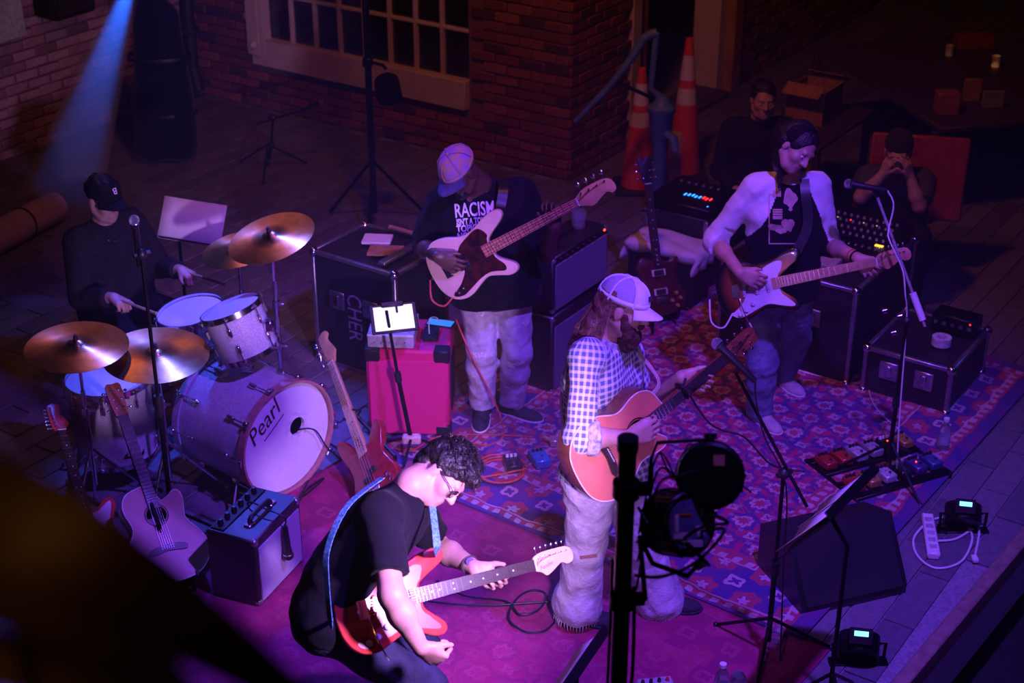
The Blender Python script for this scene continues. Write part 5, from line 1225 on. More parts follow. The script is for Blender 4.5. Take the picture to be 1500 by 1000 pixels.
# cymbals: bronze dish, stand
BRONZE = mat('cymbal_bronze', (.62, .34, .13), .30, 1.0, var=.14, scale=18, aniso=.85)
def bronze_grooves():
    N, L, b = nodes_of(BRONZE); b.inputs['Anisotropic Rotation'].default_value = .25; tc = N.new('ShaderNodeTexCoord'); ln = N.new('ShaderNodeVectorMath'); ln.operation = 'LENGTH'; sp = N.new('ShaderNodeVectorMath'); sp.operation = 'MULTIPLY'; sp.inputs[1].default_value = (1, 1, 0)
    L.new(tc.outputs['Object'], sp.inputs[0]); L.new(sp.outputs[0], ln.inputs[0]); m = N.new('ShaderNodeMath'); m.operation = 'MULTIPLY'; m.inputs[1].default_value = 900; L.new(ln.outputs['Value'], m.inputs[0]); s = N.new('ShaderNodeMath'); s.operation = 'SINE'; L.new(m.outputs[0], s.inputs[0])
    bp = N.new('ShaderNodeBump'); bp.inputs['Strength'].default_value = .12; bp.inputs['Distance'].default_value = .002; L.new(s.outputs[0], bp.inputs['Height']); L.new(bp.outputs[0], b.inputs['Normal'])
bronze_grooves()
def cymbal(px, py, y, n, r, label, base=None, stand_label=None, boom=None):
    c = Y(px, py, y); n = V(n).normalized(); prof = [(.004, .034), (r*.10, .033), (r*.17, .022), (r*.21, .012), (r*.5, .007), (r*.85, .001), (r, -.006), (r, -.0072), (r*.85, -.0004), (r*.5, .0055), (r*.21, .010), (r*.16, .020), (r*.09, .031), (.004, .032)]
    me = MB(); me.lathe(prof, None, 72); o = link('cymbal', me.mesh('cymbal', ang=60), BRONZE); o.location = c; o.rotation_euler = zframe(V((0, 0, 0)), n).to_euler(); tag(o, label, 'cymbal')
    b = V(base) if base else V((c.x, c.y, 0)); s = thing('cymbal_stand', stand_label, 'cymbal stand', b); top = c+n*.05
    for i in range(3): a = .3+2*math.pi*i/3; mb = MB(); mb.tube([b+V((0, 0, .34)), b+V((.28*math.cos(a), .28*math.sin(a), .014))], .009, 8); mb.sphere(b+V((.28*math.cos(a), .28*math.sin(a), .015)), .014); part('leg', mb, CHROME, s)
    mid = V((b.x, b.y, max(.6, c.z-.25)))
    mb = MB(); mb.tube([b+V((0, 0, .12)), mid], .0125, 10); mb.tube([mid, c-n*.02], .009, 8); part('tube', mb, CHROME, s)
    for z in (.55, .8): 
        if z < mid.z: mb = MB(); mb.lathe([(.001, -.02), (.020, -.02), (.020, .02), (.001, .02)], Matrix.Translation((b.x, b.y, z)), 12); mb.box((b.x+.03, b.y, z), (.03, .008, .016), ch=.003); part('clamp', mb, CHROME, s)
    mb = MB(); mb.tube([c-n*.02, top], .004, 8); mb.lathe([(.001, .034), (.014, .034), (.014, .044), (.001, .044)], zframe(c, n), 12); mb.lathe([(.001, .046), (.010, .046), (.008, .062), (.001, .062)], zframe(c, n), 10); part('felt_and_wingnut', mb, BLACK_PLASTIC, s)
cymbal(397, 347, 7.50, (-.22, -.18, .95), .232, 'bronze crash cymbal tilted above the rack tom', None, 'tall chrome cymbal stand beside the rack tom')
cymbal(348, 364, 7.86, (-.16, -.12, .97), .200, 'bronze cymbal half hidden under the crash cymbal', None, 'chrome stand under the half-hidden cymbal')
cymbal(112, 506, 6.80, (.03, -.06, .99), .250, 'bronze cymbal hanging over the floor tom', None, 'chrome stand under the cymbal over the floor tom')
cymbal(228, 518, 6.86, (.05, -.08, .99), .262, 'wide bronze ride cymbal behind the drum microphone stand', None, 'chrome stand under the wide ride cymbal')
# ================================================================== amps, cases, stands and small gear
def bframe(o, X, up=(0, 0, 1)): return frame(o, X, up)     # x along X, y = up x X, z up
EDGE = mat('case_extrusion', (.42, .40, .44), .38, .85, var=.15); CASEB = mat('case_laminate', (.018, .016, .024), .5, bump=.15, scale=120)
def road_case(t, M, w, d, h, z0=0.0, lid=None):
    """corner at M's origin; w along local x, d along local y"""
    mb = MB(); mb.box((w/2, d/2, z0+h/2), (w-.012, d-.012, h-.012), M, ch=.004); part('case_body', mb, CASEB, t)
    e = .026
    for ax in range(3):
        for i in (0, 1):
            for j in (0, 1):
                c = [0, 0, 0]; s = [e, e, e]; dim = (w, d, h); o = [k for k in range(3) if k != ax]; c[ax] = dim[ax]/2; s[ax] = dim[ax]-.02
                c[o[0]] = (e*.4 if i == 0 else dim[o[0]]-e*.4); c[o[1]] = (e*.4 if j == 0 else dim[o[1]]-e*.4); c[2] += z0
                mb = MB(); mb.box(c, s, M, ch=.004); part('edge_profile', mb, EDGE, t)
    for x in (0, w):
        for y in (0, d):
            for z in (0, h): mb = MB(); mb.sphere((x+(.012 if x == 0 else -.012), y+(.012 if y == 0 else -.012), z0+z+(.014 if z == 0 else -.012)), .030, M, 8); part('ball_corner', mb, CHROME, t)
    for f in (.3, .7):
        mb = MB(); mb.box((w*f, -.004, z0+h*.62), (.11, .012, .11), M, ch=.004); l = part('latch', mb, ALU, t); mb = MB(); mb.box((w*f, -.013, z0+h*.62), (.04, .012, .07), M, ch=.004); part('butterfly', mb, CHROME, l)
        mb = MB(); mb.box((-.004, d*f, z0+h*.5), (.012, .11, .10), M, ch=.004); part('handle_dish', mb, BLACK_METAL, t)
# ---- red speaker cabinet with amp head, box, phone
p0 = G(541, 640); RC = p0+V((0, 0, .02)); Mc = bframe(RC, AZ(93)); w, d, h = .445, .40, .52
t = thing('speaker_cabinet', 'bright red bass speaker cabinet with dark corner protectors', 'speaker cabinet', RC); RED = mat('red_tolex', (.70, .010, .15), .55, var=.08, bump=.2, scale=180)
mb = MB(); mb.box((w/2, d/2, h/2), (w, d, h), Mc, ch=.012); part('cabinet', mb, RED, t)
mb = MB(); mb.box((w/2, -.004, h/2-.02), (w-.03, .012, h-.07), Mc, ch=.003); part('grille', mb, mat('red_grille', (.74, .012, .17), .7, var=.1, scale=250), t)
for x in (0, w):
    for z in (.03, h-.03): mb = MB(); mb.box((x+(.035 if x == 0 else -.035), .03, z), (.085, .085, .075), Mc, ch=.008); part('corner_protector', mb, BLACK_PLASTIC, t)
mb = MB(); mb.box((w+.003, d*.5, h*.5), (.01, .20, .30), Mc, ch=.004); part('side_handle', mb, BLACK_PLASTIC, t)
for x in (.04, w-.04):
    for y in (.04, d-.04): mb = MB(); mb.lathe([(.001, -.021), (.02, -.021), (.02, .002), (.001, .002)], Mc @ Matrix.Translation((x, y, 0)), 12); part('foot', mb, BLACK_PLASTIC, t)
AH = thing('bass_amplifier', 'pale grey bass amplifier head on the red cabinet', 'amplifier', Mc @ V((.13, .2, h)))
mb = MB(); mb.box((.135, .16, h+.042), (.25, .27, .08), Mc, ch=.004); part('chassis', mb, mat('pale_grey_metal', (.58, .57, .62), .45, .3), AH); mb = MB(); mb.box((.135, .022, h+.078), (.25, .012, .010), Mc, ch=.002); part('front_lip', mb, WHITE_PLASTIC, AH)
for i in range(5): mb = MB(); mb.lathe([(.001, 0), (.009, 0), (.008, .014), (.001, .015)], Mc @ Matrix.Translation((.05+i*.042, .024, h+.035)) @ Matrix.Rotation(math.pi/2, 4, 'X'), 10); part('knob', mb, mat('grey_knob', (.42, .40, .46), .4), AH)
mb = MB(); mb.box((.335, .19, h+.012), (.085, .15, .022), Mc, ch=.006); single('wireless_receiver', mb, BLACK_PLASTIC, 'small black receiver box lying beside the grey amplifier head', 'receiver', Mc @ V((.335, .19, h)))
ph = thing('smartphone', 'smartphone with glowing blue screen lying on the red cabinet', 'phone', Mc @ V((.37, .30, h))); R = Mc @ Matrix.Translation((.375, .33, h+.006)) @ Matrix.Rotation(-.25, 4, 'Z'); mb = MB(); mb.box((0, 0, 0), (.155, .078, .009), R, ch=.003); part('phone_case', mb, BLACK_PLASTIC, ph); mb = MB(); mb.box((0, 0, .0052), (.14, .068, .001), R); part('screen', mb, mat('blue_screen', (.02, .10, .4), .3, scale=30, emit=(.03, .22, 1.0), estr=1.1), ph)
mb = MB(); mb.tube(spline([Mc @ V((.33, .15, h+.03)), Mc @ V((.33, .19, h+.10)), Mc @ V((.36, .27, h+.07)), Mc @ V((.37, .31, h+.014))], 6), .003, 6); single('charging_cable', mb, WHITE_PLASTIC, 'short white charging cable beside the glowing phone', 'cable', Mc @ V((.33, .15, h)))
# ---- tablet on its stand in front of the red cabinet
def mic(t, a, b, grille=True, m=BLACK_PLASTIC, gm=None):
    """handheld microphone from grille centre a to tail b"""
    a, b = V(a), V(b); d_ = (b-a).normalized(); L = (b-a).length; M_ = zframe(a, d_); mb = MB(); mb.lathe([(.001, .0), (.0215, .014), (.0195, .025), (.017, .04), (.0125, L-.004), (.010, L), (.001, L)], M_, 16); part('mic_body', mb, m, t)
    mb = MB(); mb.sphere(a+d_*.002, .025, None, 12); part('mic_grille', mb, gm or mat('mic_mesh', (.60, .60, .64), .35, .9, bump=.8, scale=400), t); mb = MB(); mb.torus(.0235, .003, zframe(a+d_*.010, d_), 24, 6); part('mic_ring', mb, CHROME, t)
def round_base_stand(name, label, c, top, r=.012, base_r=.13, cat='microphone stand', low=.55):
    s = thing(name, label, cat, V((c.x, c.y, 0))); b = V((c.x, c.y, 0)); top = V(top)
    mb = MB(); mb.lathe([(.001, .0), (base_r, .0), (base_r, .012), (base_r*.85, .022), (.02, .03), (.001, .03)], Matrix.Translation(b+V((0, 0, .016))), 28); part('base', mb, BLACK_METAL, s)
    m_ = b.lerp(top, low); mb = MB(); mb.tube([b+V((0, 0, .03)), m_], r*1.25, 10); part('lower_tube', mb, BLACK_METAL, s); mb = MB(); mb.tube([m_, top], r*.85, 10); part('upper_tube', mb, BLACK_METAL, s); mb = MB(); mb.tube([m_-V((0, 0, .05)), m_+V((0, 0, .05))], r*1.9, 12); part('clutch', mb, BLACK_PLASTIC, s); return s
def tripod_base_stand(name, label, c, top, r=.011, cat='microphone stand', a0=.5, low=.6, spread=.30, hub=.22):
    b = V((c.x, c.y, 0)); top = V(top); s = thing(name, label, cat, b)
    for i in range(3):
        a = a0+2*math.pi*i/3; q = b+V((spread*math.cos(a), spread*math.sin(a), .014)); mb = MB(); mb.tube([b+V((0, 0, hub)), q], .008, 8); l = part('leg', mb, BLACK_METAL, s); mb = MB(); mb.sphere(q, .014, None, 6); part('rubber_foot', mb, BLACK_PLASTIC, l)
    m_ = b.lerp(top, low); mb = MB(); mb.tube([b+V((0, 0, .10)), m_], r*1.2, 10); part('lower_tube', mb, BLACK_METAL, s); mb = MB(); mb.tube([m_, top], r*.85, 10); part('upper_tube', mb, BLACK_METAL, s)
    mb = MB(); mb.tube([m_.lerp(top, -.06), m_.lerp(top, .08)], r*1.9, 12); part('clutch', mb, BLACK_PLASTIC, s); return s
cb = G(604, 672); tp = Y(566, 455, 7.32); s = tripod_base_stand('tablet_stand', 'black tripod stand holding the lit tablet before the red cabinet', cb, tp, .010, 'stand', .3, .56, .22, .14)
q = G(605, 640, .12); mb = MB(); mb.box(V((cb.x, cb.y, .125)), (.10, .045, .05), ch=.008); part('leg_clamp', mb, mat('pale_clamp', (.72, .50, .42), .5), s)
tb = thing('tablet', 'tablet with bright white screen clipped to the stand above the red cabinet', 'tablet', Y(577, 466, 7.36)); c = Y(577, 466, 7.36); Mt = zframe(c, V((.05, -.55, .83)), V((1, .12, .10))); mb = MB(); mb.box((0, 0, 0), (.245, .175, .010), Mt, ch=.004); part('tablet_case', mb, BLACK_PLASTIC, tb); mb = MB(); mb.box((0, 0, .0056), (.205, .145, .001), Mt); part('screen', mb, mat('white_screen', (.5, .5, .45), .3, var=0, emit=(.95, 1.0, .82), estr=.9), tb)
mb = MB(); mb.box((0, .08, .004), (.12, .03, .03), Mt, ch=.006); mb.box((.02, .05, .012), (.012, .05, .012), Mt, ch=.003); part('clip', mb, BLACK_PLASTIC, s)
# ---- road case with stencilled letters behind the drums
K = G(578, 402, .72); MK = bframe(V((K.x, K.y, 0)), DA); MK = bframe(V((K.x, K.y, 0))+DA*.62, -DA)   # x runs right along the front face
t = thing('road_case', 'black road case with metal edges and stencilled lettering behind the red cabinet', 'road case', V((K.x, K.y, 0))); road_case(t, MK, .62, .50, .72)
TX = MK @ Matrix.Translation((.27, -.0085, .52)) @ Matrix.Rotation(math.pi/2, 4, 'X') @ Matrix.Rotation(-math.pi/2, 4, 'Z'); text_part('stencil', 'CHER', .15, TX @ Matrix.Diagonal((.8, 1, 1, 1)), mat('stencil_paint', (.5, .46, .50), .8), t, align='LEFT')
for nm, x, y, sz, mt, lb, ct in (('notebook', .26, .30, (.17, .13, .016), PAPER, 'pale paper notebook lying on the stencilled road case', 'notebook'), ('cardboard_folder', .40, .20, (.20, .14, .012), mat('kraft', (.45, .24, .12), .8), 'brown card folder lying on the stencilled road case', 'folder')):
    mb = MB(); mb.box((x, y, .722+sz[2]/2+.012), sz, MK, ch=.002, R=Matrix.Rotation(.5, 3, 'Z')); o = single(nm, mb, mt, lb, ct, MK @ V((x, y, .734)))
mb = MB(); mb.box((.50, .26, .745), (.05, .46, .02), MK, ch=.004); single('metal_bar', mb, EDGE, 'flat metal bar lying across the stencilled road case', 'bar', MK @ V((.5, .26, .735)))
mb = MB(); mb.tube([MK @ V((.22, .47, .75)), MK @ V((.56, .47, .75))], .016, 10); single('wooden_stick', mb, WOOD, 'thin wooden stick at the back of the stencilled road case', 'stick', MK @ V((.22, .47, .734)))
# ---- guitar combo on a lower cabinet, centre back
GRILLE = mat('silver_grille', (.20, .18, .24), .7, var=.25, scale=220)
def combo(t, M, w, d, h, z0, panel=True):
    """x along the grille front, y to the back"""
    mb = MB(); mb.box((w/2, d/2, z0+h/2), (w, d, h), M, ch=.010); part('cabinet', mb, TOLEX, t); mb = MB(); mb.box((w/2, -.002, z0+h*.46), (w-.05, .010, h*.80), M, ch=.002); part('grille_cloth', mb, GRILLE, t)
    if panel: mb = MB(); mb.box((w/2, .01, z0+h*.93), (w-.05, .02, h*.10), M, ch=.002); part('control_panel', mb, BLACK_METAL, t)
    for x in (.02, w-.02):
        for z in (.02, h-.02): mb = MB(); mb.sphere((x, .015, z0+z), .022, M, 6); part('corner_cap', mb, ALU, t)
KA = G(810, 380, .86); MK2 = bframe(V((KA.x, KA.y, 0)), DB)      # x runs right and away along the grille
sgy = (MK2.to_3x3() @ V((0, 1, 0))).dot(DA); wA = .60; dA = .24
t = thing('speaker_cabinet', 'dark speaker cabinet with grey grille under the guitar amplifier', 'speaker cabinet', MK2 @ V((.3, .12, 0))); combo(t, MK2, wA+.04, .30, .50, .0, False)
t = thing('guitar_amplifier', 'dark guitar amplifier with blue-lit top carrying a glass tumbler', 'amplifier', MK2 @ V((.3, .12, .50))); combo(t, MK2, wA, dA, .345, .515)
mb = MB(); mb.lathe([(.001, 0), (.008, 0), (.007, .006), (.001, .008)], MK2 @ Matrix.Translation((wA-.05, .0, .845)) @ Matrix.Rotation(math.pi/2, 4, 'X'), 10); part('pilot_light', mb, mat('red_jewel', (.6, .02, .01), .2, emit=(1, .05, .02), estr=4), t)
for i in range(7): mb = MB(); mb.lathe([(.001, 0), (.011, 0), (.009, .016), (.001, .017)], MK2 @ Matrix.Translation((.08+.06*i, .002, .835)) @ Matrix.Rotation(math.pi/2, 4, 'X'), 10); part('knob', mb, BLACK_PLASTIC, t)
mb = MB(); mb.tube(spline([MK2 @ V((.2, .12, .862)), MK2 @ V((.22, .12, .885)), MK2 @ V((.38, .12, .885)), MK2 @ V((.40, .12, .862))], 4), .010, 8); part('strap_handle', mb, BLACK_PLASTIC, t)
GLASSC = mat('clear_glass', (.85, .88, .95), .05, trans=.9, var=0)
def tumbler(p, r, h, label, name='tumbler', cat='glass'): mb = MB(); mb.lathe([(.001, 0), (r*.85, 0), (r, h), (r*.92, h), (r*.78, .012), (.001, .012)], Matrix.Translation(p), 20); return single(name, mb, GLASSC, label, cat, p)
tumbler(MK2 @ V((.46, .12, .866)), .046, .10, 'clear glass tumbler standing on the guitar amplifier'); tumbler(MK2 @ V((.17, .10, .866)), .018, .06, 'tiny clear shot glass on the guitar amplifier', 'shot_glass')
mb = MB(); mb.sphere(MK2 @ V((.09, .09, .884)), .028, None, 8, (1.3, .8, .6)); mb.box(MK2 @ V((.055, .09, .876)), (.05, .03, .015), ch=.004); single('guitar_tuner', mb, mat('red_rubber', (.55, .04, .03), .5), 'small red gadget lying on the guitar amplifier', 'gadget', MK2 @ V((.09, .09, .862)))
# ---- white cloth over a low box, keyboard rack and sound desk at the back right
def cloth_box(name, label, M, w, d, h, m, seed):
    rg = random.Random(seed); nx, ny = 22, 22; vs = []; fs = []
    for i in range(nx+1):
        for j in range(ny+1):
            u, v = i/nx*1.5-.25, j/ny*1.5-.25; ou = max(0, -u, u-1)*w; ov = max(0, -v, v-1)*d; dr = max(ou, ov)
            x = min(max(u, -.02-.03*ov), 1.02)*w; y = min(max(v, -.02), 1.02)*d
            wob = .012*math.sin(u*17+seed)+.012*math.sin(v*15+seed*2)
            vs.append(M @ V((x+wob*(dr > 0), y+wob*(dr > 0), max(.03, h-dr*1.15+.006*math.sin(u*9+v*11)))))
    for i in range(nx):
        for j in range(ny): a = i*(ny+1)+j; fs.append((a, a+ny+1, a+ny+2, a+1))
    mb = MB(); mb.add(vs, fs); o = single(name, mb, m, label, 'cloth', M @ V((w/2, d/2, h-.03)), ang=80); o.modifiers.new('cloth', 'SOLIDIFY').thickness = .006; return o
LINEN = mat('white_linen', (.60, .57, .62), .85, var=.08, scale=8)
KL = G(1018, 374, .40); KL.z = 0; MB_ = bframe(KL+DA*.5, -DA); t = thing('wooden_crate', 'low dark crate under the white cloth', 'crate', MB_ @ V((.25, .25, 0))); mb = MB(); mb.box((.25, .13, .19), (.48, .24, .38), MB_, ch=.01); part('crate_body', mb, CASEB, t); cloth_box('white_cloth', 'rumpled white cloth draped over a low crate behind the dark guitar', MB_, .5, .26, .402, LINEN, 3)
K3 = G(1038, 312, .575); M3 = bframe(V((K3.x, K3.y, 0))+DA*.46, -DA); t = thing('keyboard_rack', 'black rack case under the lit control surface', 'rack case', M3 @ V((.2, .2, 0))); mb = MB(); mb.box((.23, .22, .26), (.46, .44, .52), M3, ch=.01); part('rack_body', mb, CASEB, t)
for x in (.01, .45): mb = MB(); mb.box((x, -.004, .26), (.03, .02, .50), M3, ch=.003); part('rack_rail', mb, EDGE, t)
t = thing('control_surface', 'black control surface with blue and red meter lights on the rack', 'mixer', M3 @ V((.23, .3, .52))); mb = MB(); mb.box((.23, .22, .555), (.47, .44, .07), M3, ch=.008); part('housing', mb, BLACK_METAL, t)
for i in range(8):
    red = i > 4; mb = MB(); mb.box((.20+.026*i, .17+.006*(i % 3), .5915), (.010, .034, .003), M3); part('meter_light', mb, mat('meter_red', (.3, .01, .01), .3, emit=(1, .02, .02), estr=4) if red else mat('meter_blue', (.01, .05, .4), .3, emit=(.02, .22, 1), estr=4), t)
mb = MB(); mb.lathe([(.001, 0), (.007, 0), (.001, .004)], M3 @ Matrix.Translation((.42, .06, .590)), 8); part('power_light', mb, mat('meter_blue', (0, 0, 0)), t)
for i in range(6): mb = MB(); mb.box((.07+.055*i, .36, .595), (.018, .03, .014), M3, ch=.003); part('fader_cap', mb, ALU, t)
KD = G(1256, 426, .62); MDk = bframe(V((KD.x, KD.y, 0))+DA*.86, -DA); t = thing('mixing_desk_case', 'large black road case with metal edges carrying the sound desk', 'road case', V((KD.x, KD.y, 0))); road_case(t, MDk, .86, .92, .62)
t = thing('mixing_desk', 'dark sound desk with rows of small lights and knobs on road case', 'mixer', MDk @ V((.5, .62, .62))); mb = MB(); pr = [(.30, .63), (.86, .63), (.86, .70), (.30, .665)]
mb.add([(.10, .40, .625), (.84, .40, .625), (.84, .90, .625), (.10, .90, .625), (.10, .40, .665), (.84, .40, .665), (.84, .90, .735), (.10, .90, .735)], [(0, 3, 2, 1), (4, 5, 6, 7), (0, 1, 5, 4), (1, 2, 6, 5), (2, 3, 7, 6), (3, 0, 4, 7)], MDk); part('console', mb, BLACK_METAL, t)
rg = random.Random(5); LW = mat('desk_light', (.5, .4, .3), .3, emit=(1.0, .62, .40), estr=.6); LR = mat('meter_red', (0, 0, 0)); ch_ = MB()
for i in range(16):
    x = .14+.042*i; mb = MB(); mb.box((x, .47, .682), (.014, .026, .014), MDk, ch=.003); part('fader_cap', mb, ALU, t)
    for k in range(4):
        y = .58+.07*k; z = .665+(y-.40)*.14; mb = MB(); mb.lathe([(.001, 0), (.009, 0), (.006, .014), (.001, .015)], MDk @ Matrix.Translation((x, y, z)), 8); part('knob', mb, mat('grey_knob', (.42, .40, .46), .4), t)
        if k == 2 and i % 2 == 0: mb = MB(); mb.box((x+.018, y+.02, z+.004), (.007, .007, .006), MDk); part('indicator', mb, LW if i != 8 else LR, t)
mb = MB(); mb.box((.77, .52, .688), (.05, .022, .006), MDk); part('display', mb, mat('amber_display', (.4, .3, .02), .3, emit=(1, .62, .05), estr=1.6), t)
mb = MB(); mb.box((.30, .17, .634), (.21, .28, .004), MDk, R=Matrix.Rotation(.35, 3, 'Z')); single('set_list', mb, mat('brown_paper', (.46, .30, .20), .8), 'brown paper sheet lying in front of the sound desk', 'paper', MDk @ V((.30, .17, .633)))
mb = MB(); mb.box((.55, .20, .650), (.20, .14, .035), MDk, ch=.006); single('white_box', mb, mat('dull_white', (.45, .38, .38), .6), 'small pale box lying in front of the sound desk', 'box', MDk @ V((.55, .20, .633)))
# low case with tape roll
K4 = G(1396, 542, .30); M4 = bframe(V((K4.x, K4.y, 0))+DA*.52, -DA); t = thing('road_case', 'low black road case carrying a white roll of tape', 'road case', V((K4.x, K4.y, 0))); road_case(t, M4, .52, .62, .30)
mb = MB(); mb.lathe([(.028, 0), (.055, 0), (.055, .048), (.028, .048), (.028, 0)], M4 @ Matrix.Translation((.36, .24, .314)), 28, cap=False); single('tape_roll', mb, mat('white_tape', (.62, .58, .60), .6), 'white roll of tape lying on the low road case', 'tape', M4 @ V((.36, .24, .313)))
t = thing('stage_box', 'small black stage box with cables on the low road case', 'stage box', M4 @ V((.36, .48, .312))); mb = MB(); mb.box((.36, .48, .365), (.26, .14, .10), M4, ch=.008); part('housing', mb, BLACK_METAL, t)
for i in range(5): mb = MB(); mb.lathe([(.001, 0), (.012, 0), (.012, .006), (.001, .006)], M4 @ Matrix.Translation((.26+.05*i, .41, .365)) @ Matrix.Rotation(math.pi/2, 4, 'X'), 10); part('socket', mb, ALU, t)
mb = MB(); mb.box((.46, .409, .395), (.008, .004, .008), M4); part('power_light', mb, LR, t)
# ---- front combo amplifier beside the drums
P1, P2 = G(381, 893), G(446, 823); X = (P2-P1).normalized(); w = (P2-P1).length; MC = bframe(P1, X); h = Y(372, 797, P1.y).z; d = .26
t = thing('combo_amplifier', 'black combo amplifier with silver grille and a row of knobs on top', 'amplifier', P1+X*w/2); combo(t, MC, w, d, h, .012, False); t['label'] = 'black combo amplifier with silver grille and top knobs in front of bass drum'
t.children  # noqa
PG = mat('sparkle_grille', (.52, .48, .58), .75, var=.12, scale=300)
for o in bpy.data.objects:
    if o.parent == t and o.name.startswith('grille_cloth'): o.data.materials[0] = PG
mb = MB(); mb.box((w/2, d*.80, h+.014), (w-.04, .07, .012), MC, ch=.002); part('control_panel', mb, BLACK_METAL, t)
for i in range(6): mb = MB(); mb.lathe([(.001, 0), (.015, 0), (.011, .026), (.001, .027)], MC @ Matrix.Translation((.06+i*(w-.12)/5, d*.82, h+.02)), 14); part('knob', mb, BLACK_PLASTIC, t)
mb = MB(); mb.tube(spline([MC @ V((w*.28, d*.35, h+.02)), MC @ V((w*.33, d*.35, h+.045)), MC @ V((w*.66, d*.35, h+.045)), MC @ V((w*.72, d*.35, h+.02))], 4), .012, 8); part('strap_handle', mb, BLACK_PLASTIC, t)
for f in (.27, .73): mb = MB(); mb.box((w*f, d*.35, h+.016), (.05, .035, .012), MC, ch=.003); part('handle_bracket', mb, CHROME, t)
for x in (.03, w-.03):
    for y in (.03, d-.03): mb = MB(); mb.lathe([(.001, 0), (.016, 0), (.016, .014), (.001, .014)], MC @ Matrix.Translation((x, y, 0)), 10); part('foot', mb, BLACK_PLASTIC, t)
t = thing('microphone', 'black microphone hanging by its cable over the combo amplifier grille', 'microphone', MC @ V((w*.5, -.04, h*.45))); a = MC @ V((w*.50, -.045, h*.50)); b_ = MC @ V((w*.53, -.03, h*.50+.155)); mic(t, a, b_, gm=BLACK_PLASTIC)
mb = MB(); mb.tube(spline([b_, MC @ V((w*.53, -.03, h+.02)), MC @ V((w*.50, .06, h+.05)), MC @ V((w*.60, .18, h+.03)), MC @ V((w*.75, d+.03, h*.6)), MC @ V((w*.8, d+.08, .02))], 6), .004, 6); part('mic_cable', mb, CABLE, t)
# ---- microphone stands
def boom_stand(label, base, mid, tail, head, mic_a, mic_b, clip=True, metal=BLACK_METAL, wt=None, name='microphone_stand', mlabel=None, legs=.3, a0=.5):
    s = tripod_base_stand(name, label, base, mid, .0105, 'microphone stand', a0, .5, legs)
    mb = MB(); mb.tube([tail, head], .0075, 8); part('boom_arm', mb, metal, s); mb = MB(); mb.sphere(mid, .026, None, 8); mb.tube([V(mid)+V((-.03, -.02, 0)), V(mid)+V((.035, .02, 0))], .012, 8); part('boom_clutch', mb, BLACK_PLASTIC, s)
    if wt: mb = MB(); mb.tube([V(tail).lerp(V(head), wt[0]), V(tail).lerp(V(head), wt[1])], .018, 12); part('grip', mb, wt[2], s)
    t_ = thing('microphone', mlabel, 'microphone', V(head)); mic(t_, mic_a, mic_b); mb = MB(); mb.tube([head, V(mic_a).lerp(V(mic_b), .62)], .010, 8); part('mic_clip', mb, BLACK_PLASTIC, t_); return s, t_
mid = Y(1148, 693, 5.55); base = V((mid.x, mid.y, 0)); s, t = boom_stand('black boom microphone stand in front of the singer', base, mid, Y(1182, 742, 5.50), Y(1077, 545, 5.66), Y(1050, 503, 5.68), Y(1106, 558, 5.60), mlabel='silver-headed vocal microphone in front of the singer', a0=.2)
mb = MB(); mb.tube(spline([Y(1106, 558, 5.60), Y(1108, 590, 5.60), Y(1120, 640, 5.58), mid+V((.01, -.02, -.05)), base+V((.03, -.03, .5)), base+V((.05, -.05, .03))], 6), .0035, 6); part('mic_cable', mb, CABLE, t)
mid = Y(1328, 470, 7.05); base = V((mid.x, mid.y, 0)); WHITE_METAL = mat('pale_boom', (.72, .74, .78), .3, .6)
s, t = boom_stand('boom microphone stand with pale arm in front of the raglan-shirt guitarist', base, mid, Y(1355, 478, 7.00), Y(1285, 288, 7.22), Y(1243, 269, 7.24), Y(1300, 279, 7.20), metal=WHITE_METAL, wt=(.05, .26, WHITE_PLASTIC), mlabel='black vocal microphone with silver head on the pale boom arm', a0=.9)
mb = MB(); mb.tube(spline([Y(1300, 279, 7.20), Y(1309, 300, 7.18), Y(1302, 335, 7.16), Y(1303, 352, 7.10), Y(1322, 395, 7.06), Y(1326, 430, 7.03), mid, base+V((.02, -.02, .4)), base+V((.04, -.04, .02))], 6), .004, 6); part('mic_cable', mb, WHITE_PLASTIC, t)
for q in ((1318, 463), (1309, 487), (1296, 455)): mb = MB(); mb.lathe([(.001, -.012), (.014, -.012), (.014, .012), (.001, .012)], zframe(Y(*q, 7.02), (1, 0, .3)), 10); part('wing_knob', mb, CHROME, s)
base = V((Y(238, 640, 6.42).x, 6.42, 0)); mid = Y(207, 372, base.y+.02); s, t = boom_stand('tall black microphone stand standing beside the floor tom', base, mid, mid+V((-.02, 0, -.06)), Y(197, 338, base.y), Y(196, 322, base.y), Y(203, 360, base.y+.05), mlabel='black overhead microphone above the ride cymbal', legs=.24)
# distant microphone near the window wall
base = G(395, 250); s, t = boom_stand('dark microphone stand near the window wall', base, Y(400, 172, base.y), Y(375, 182, base.y), Y(452, 158, base.y), Y(470, 150, base.y), Y(440, 162, base.y), mlabel='slim dark microphone pointing along the window wall')
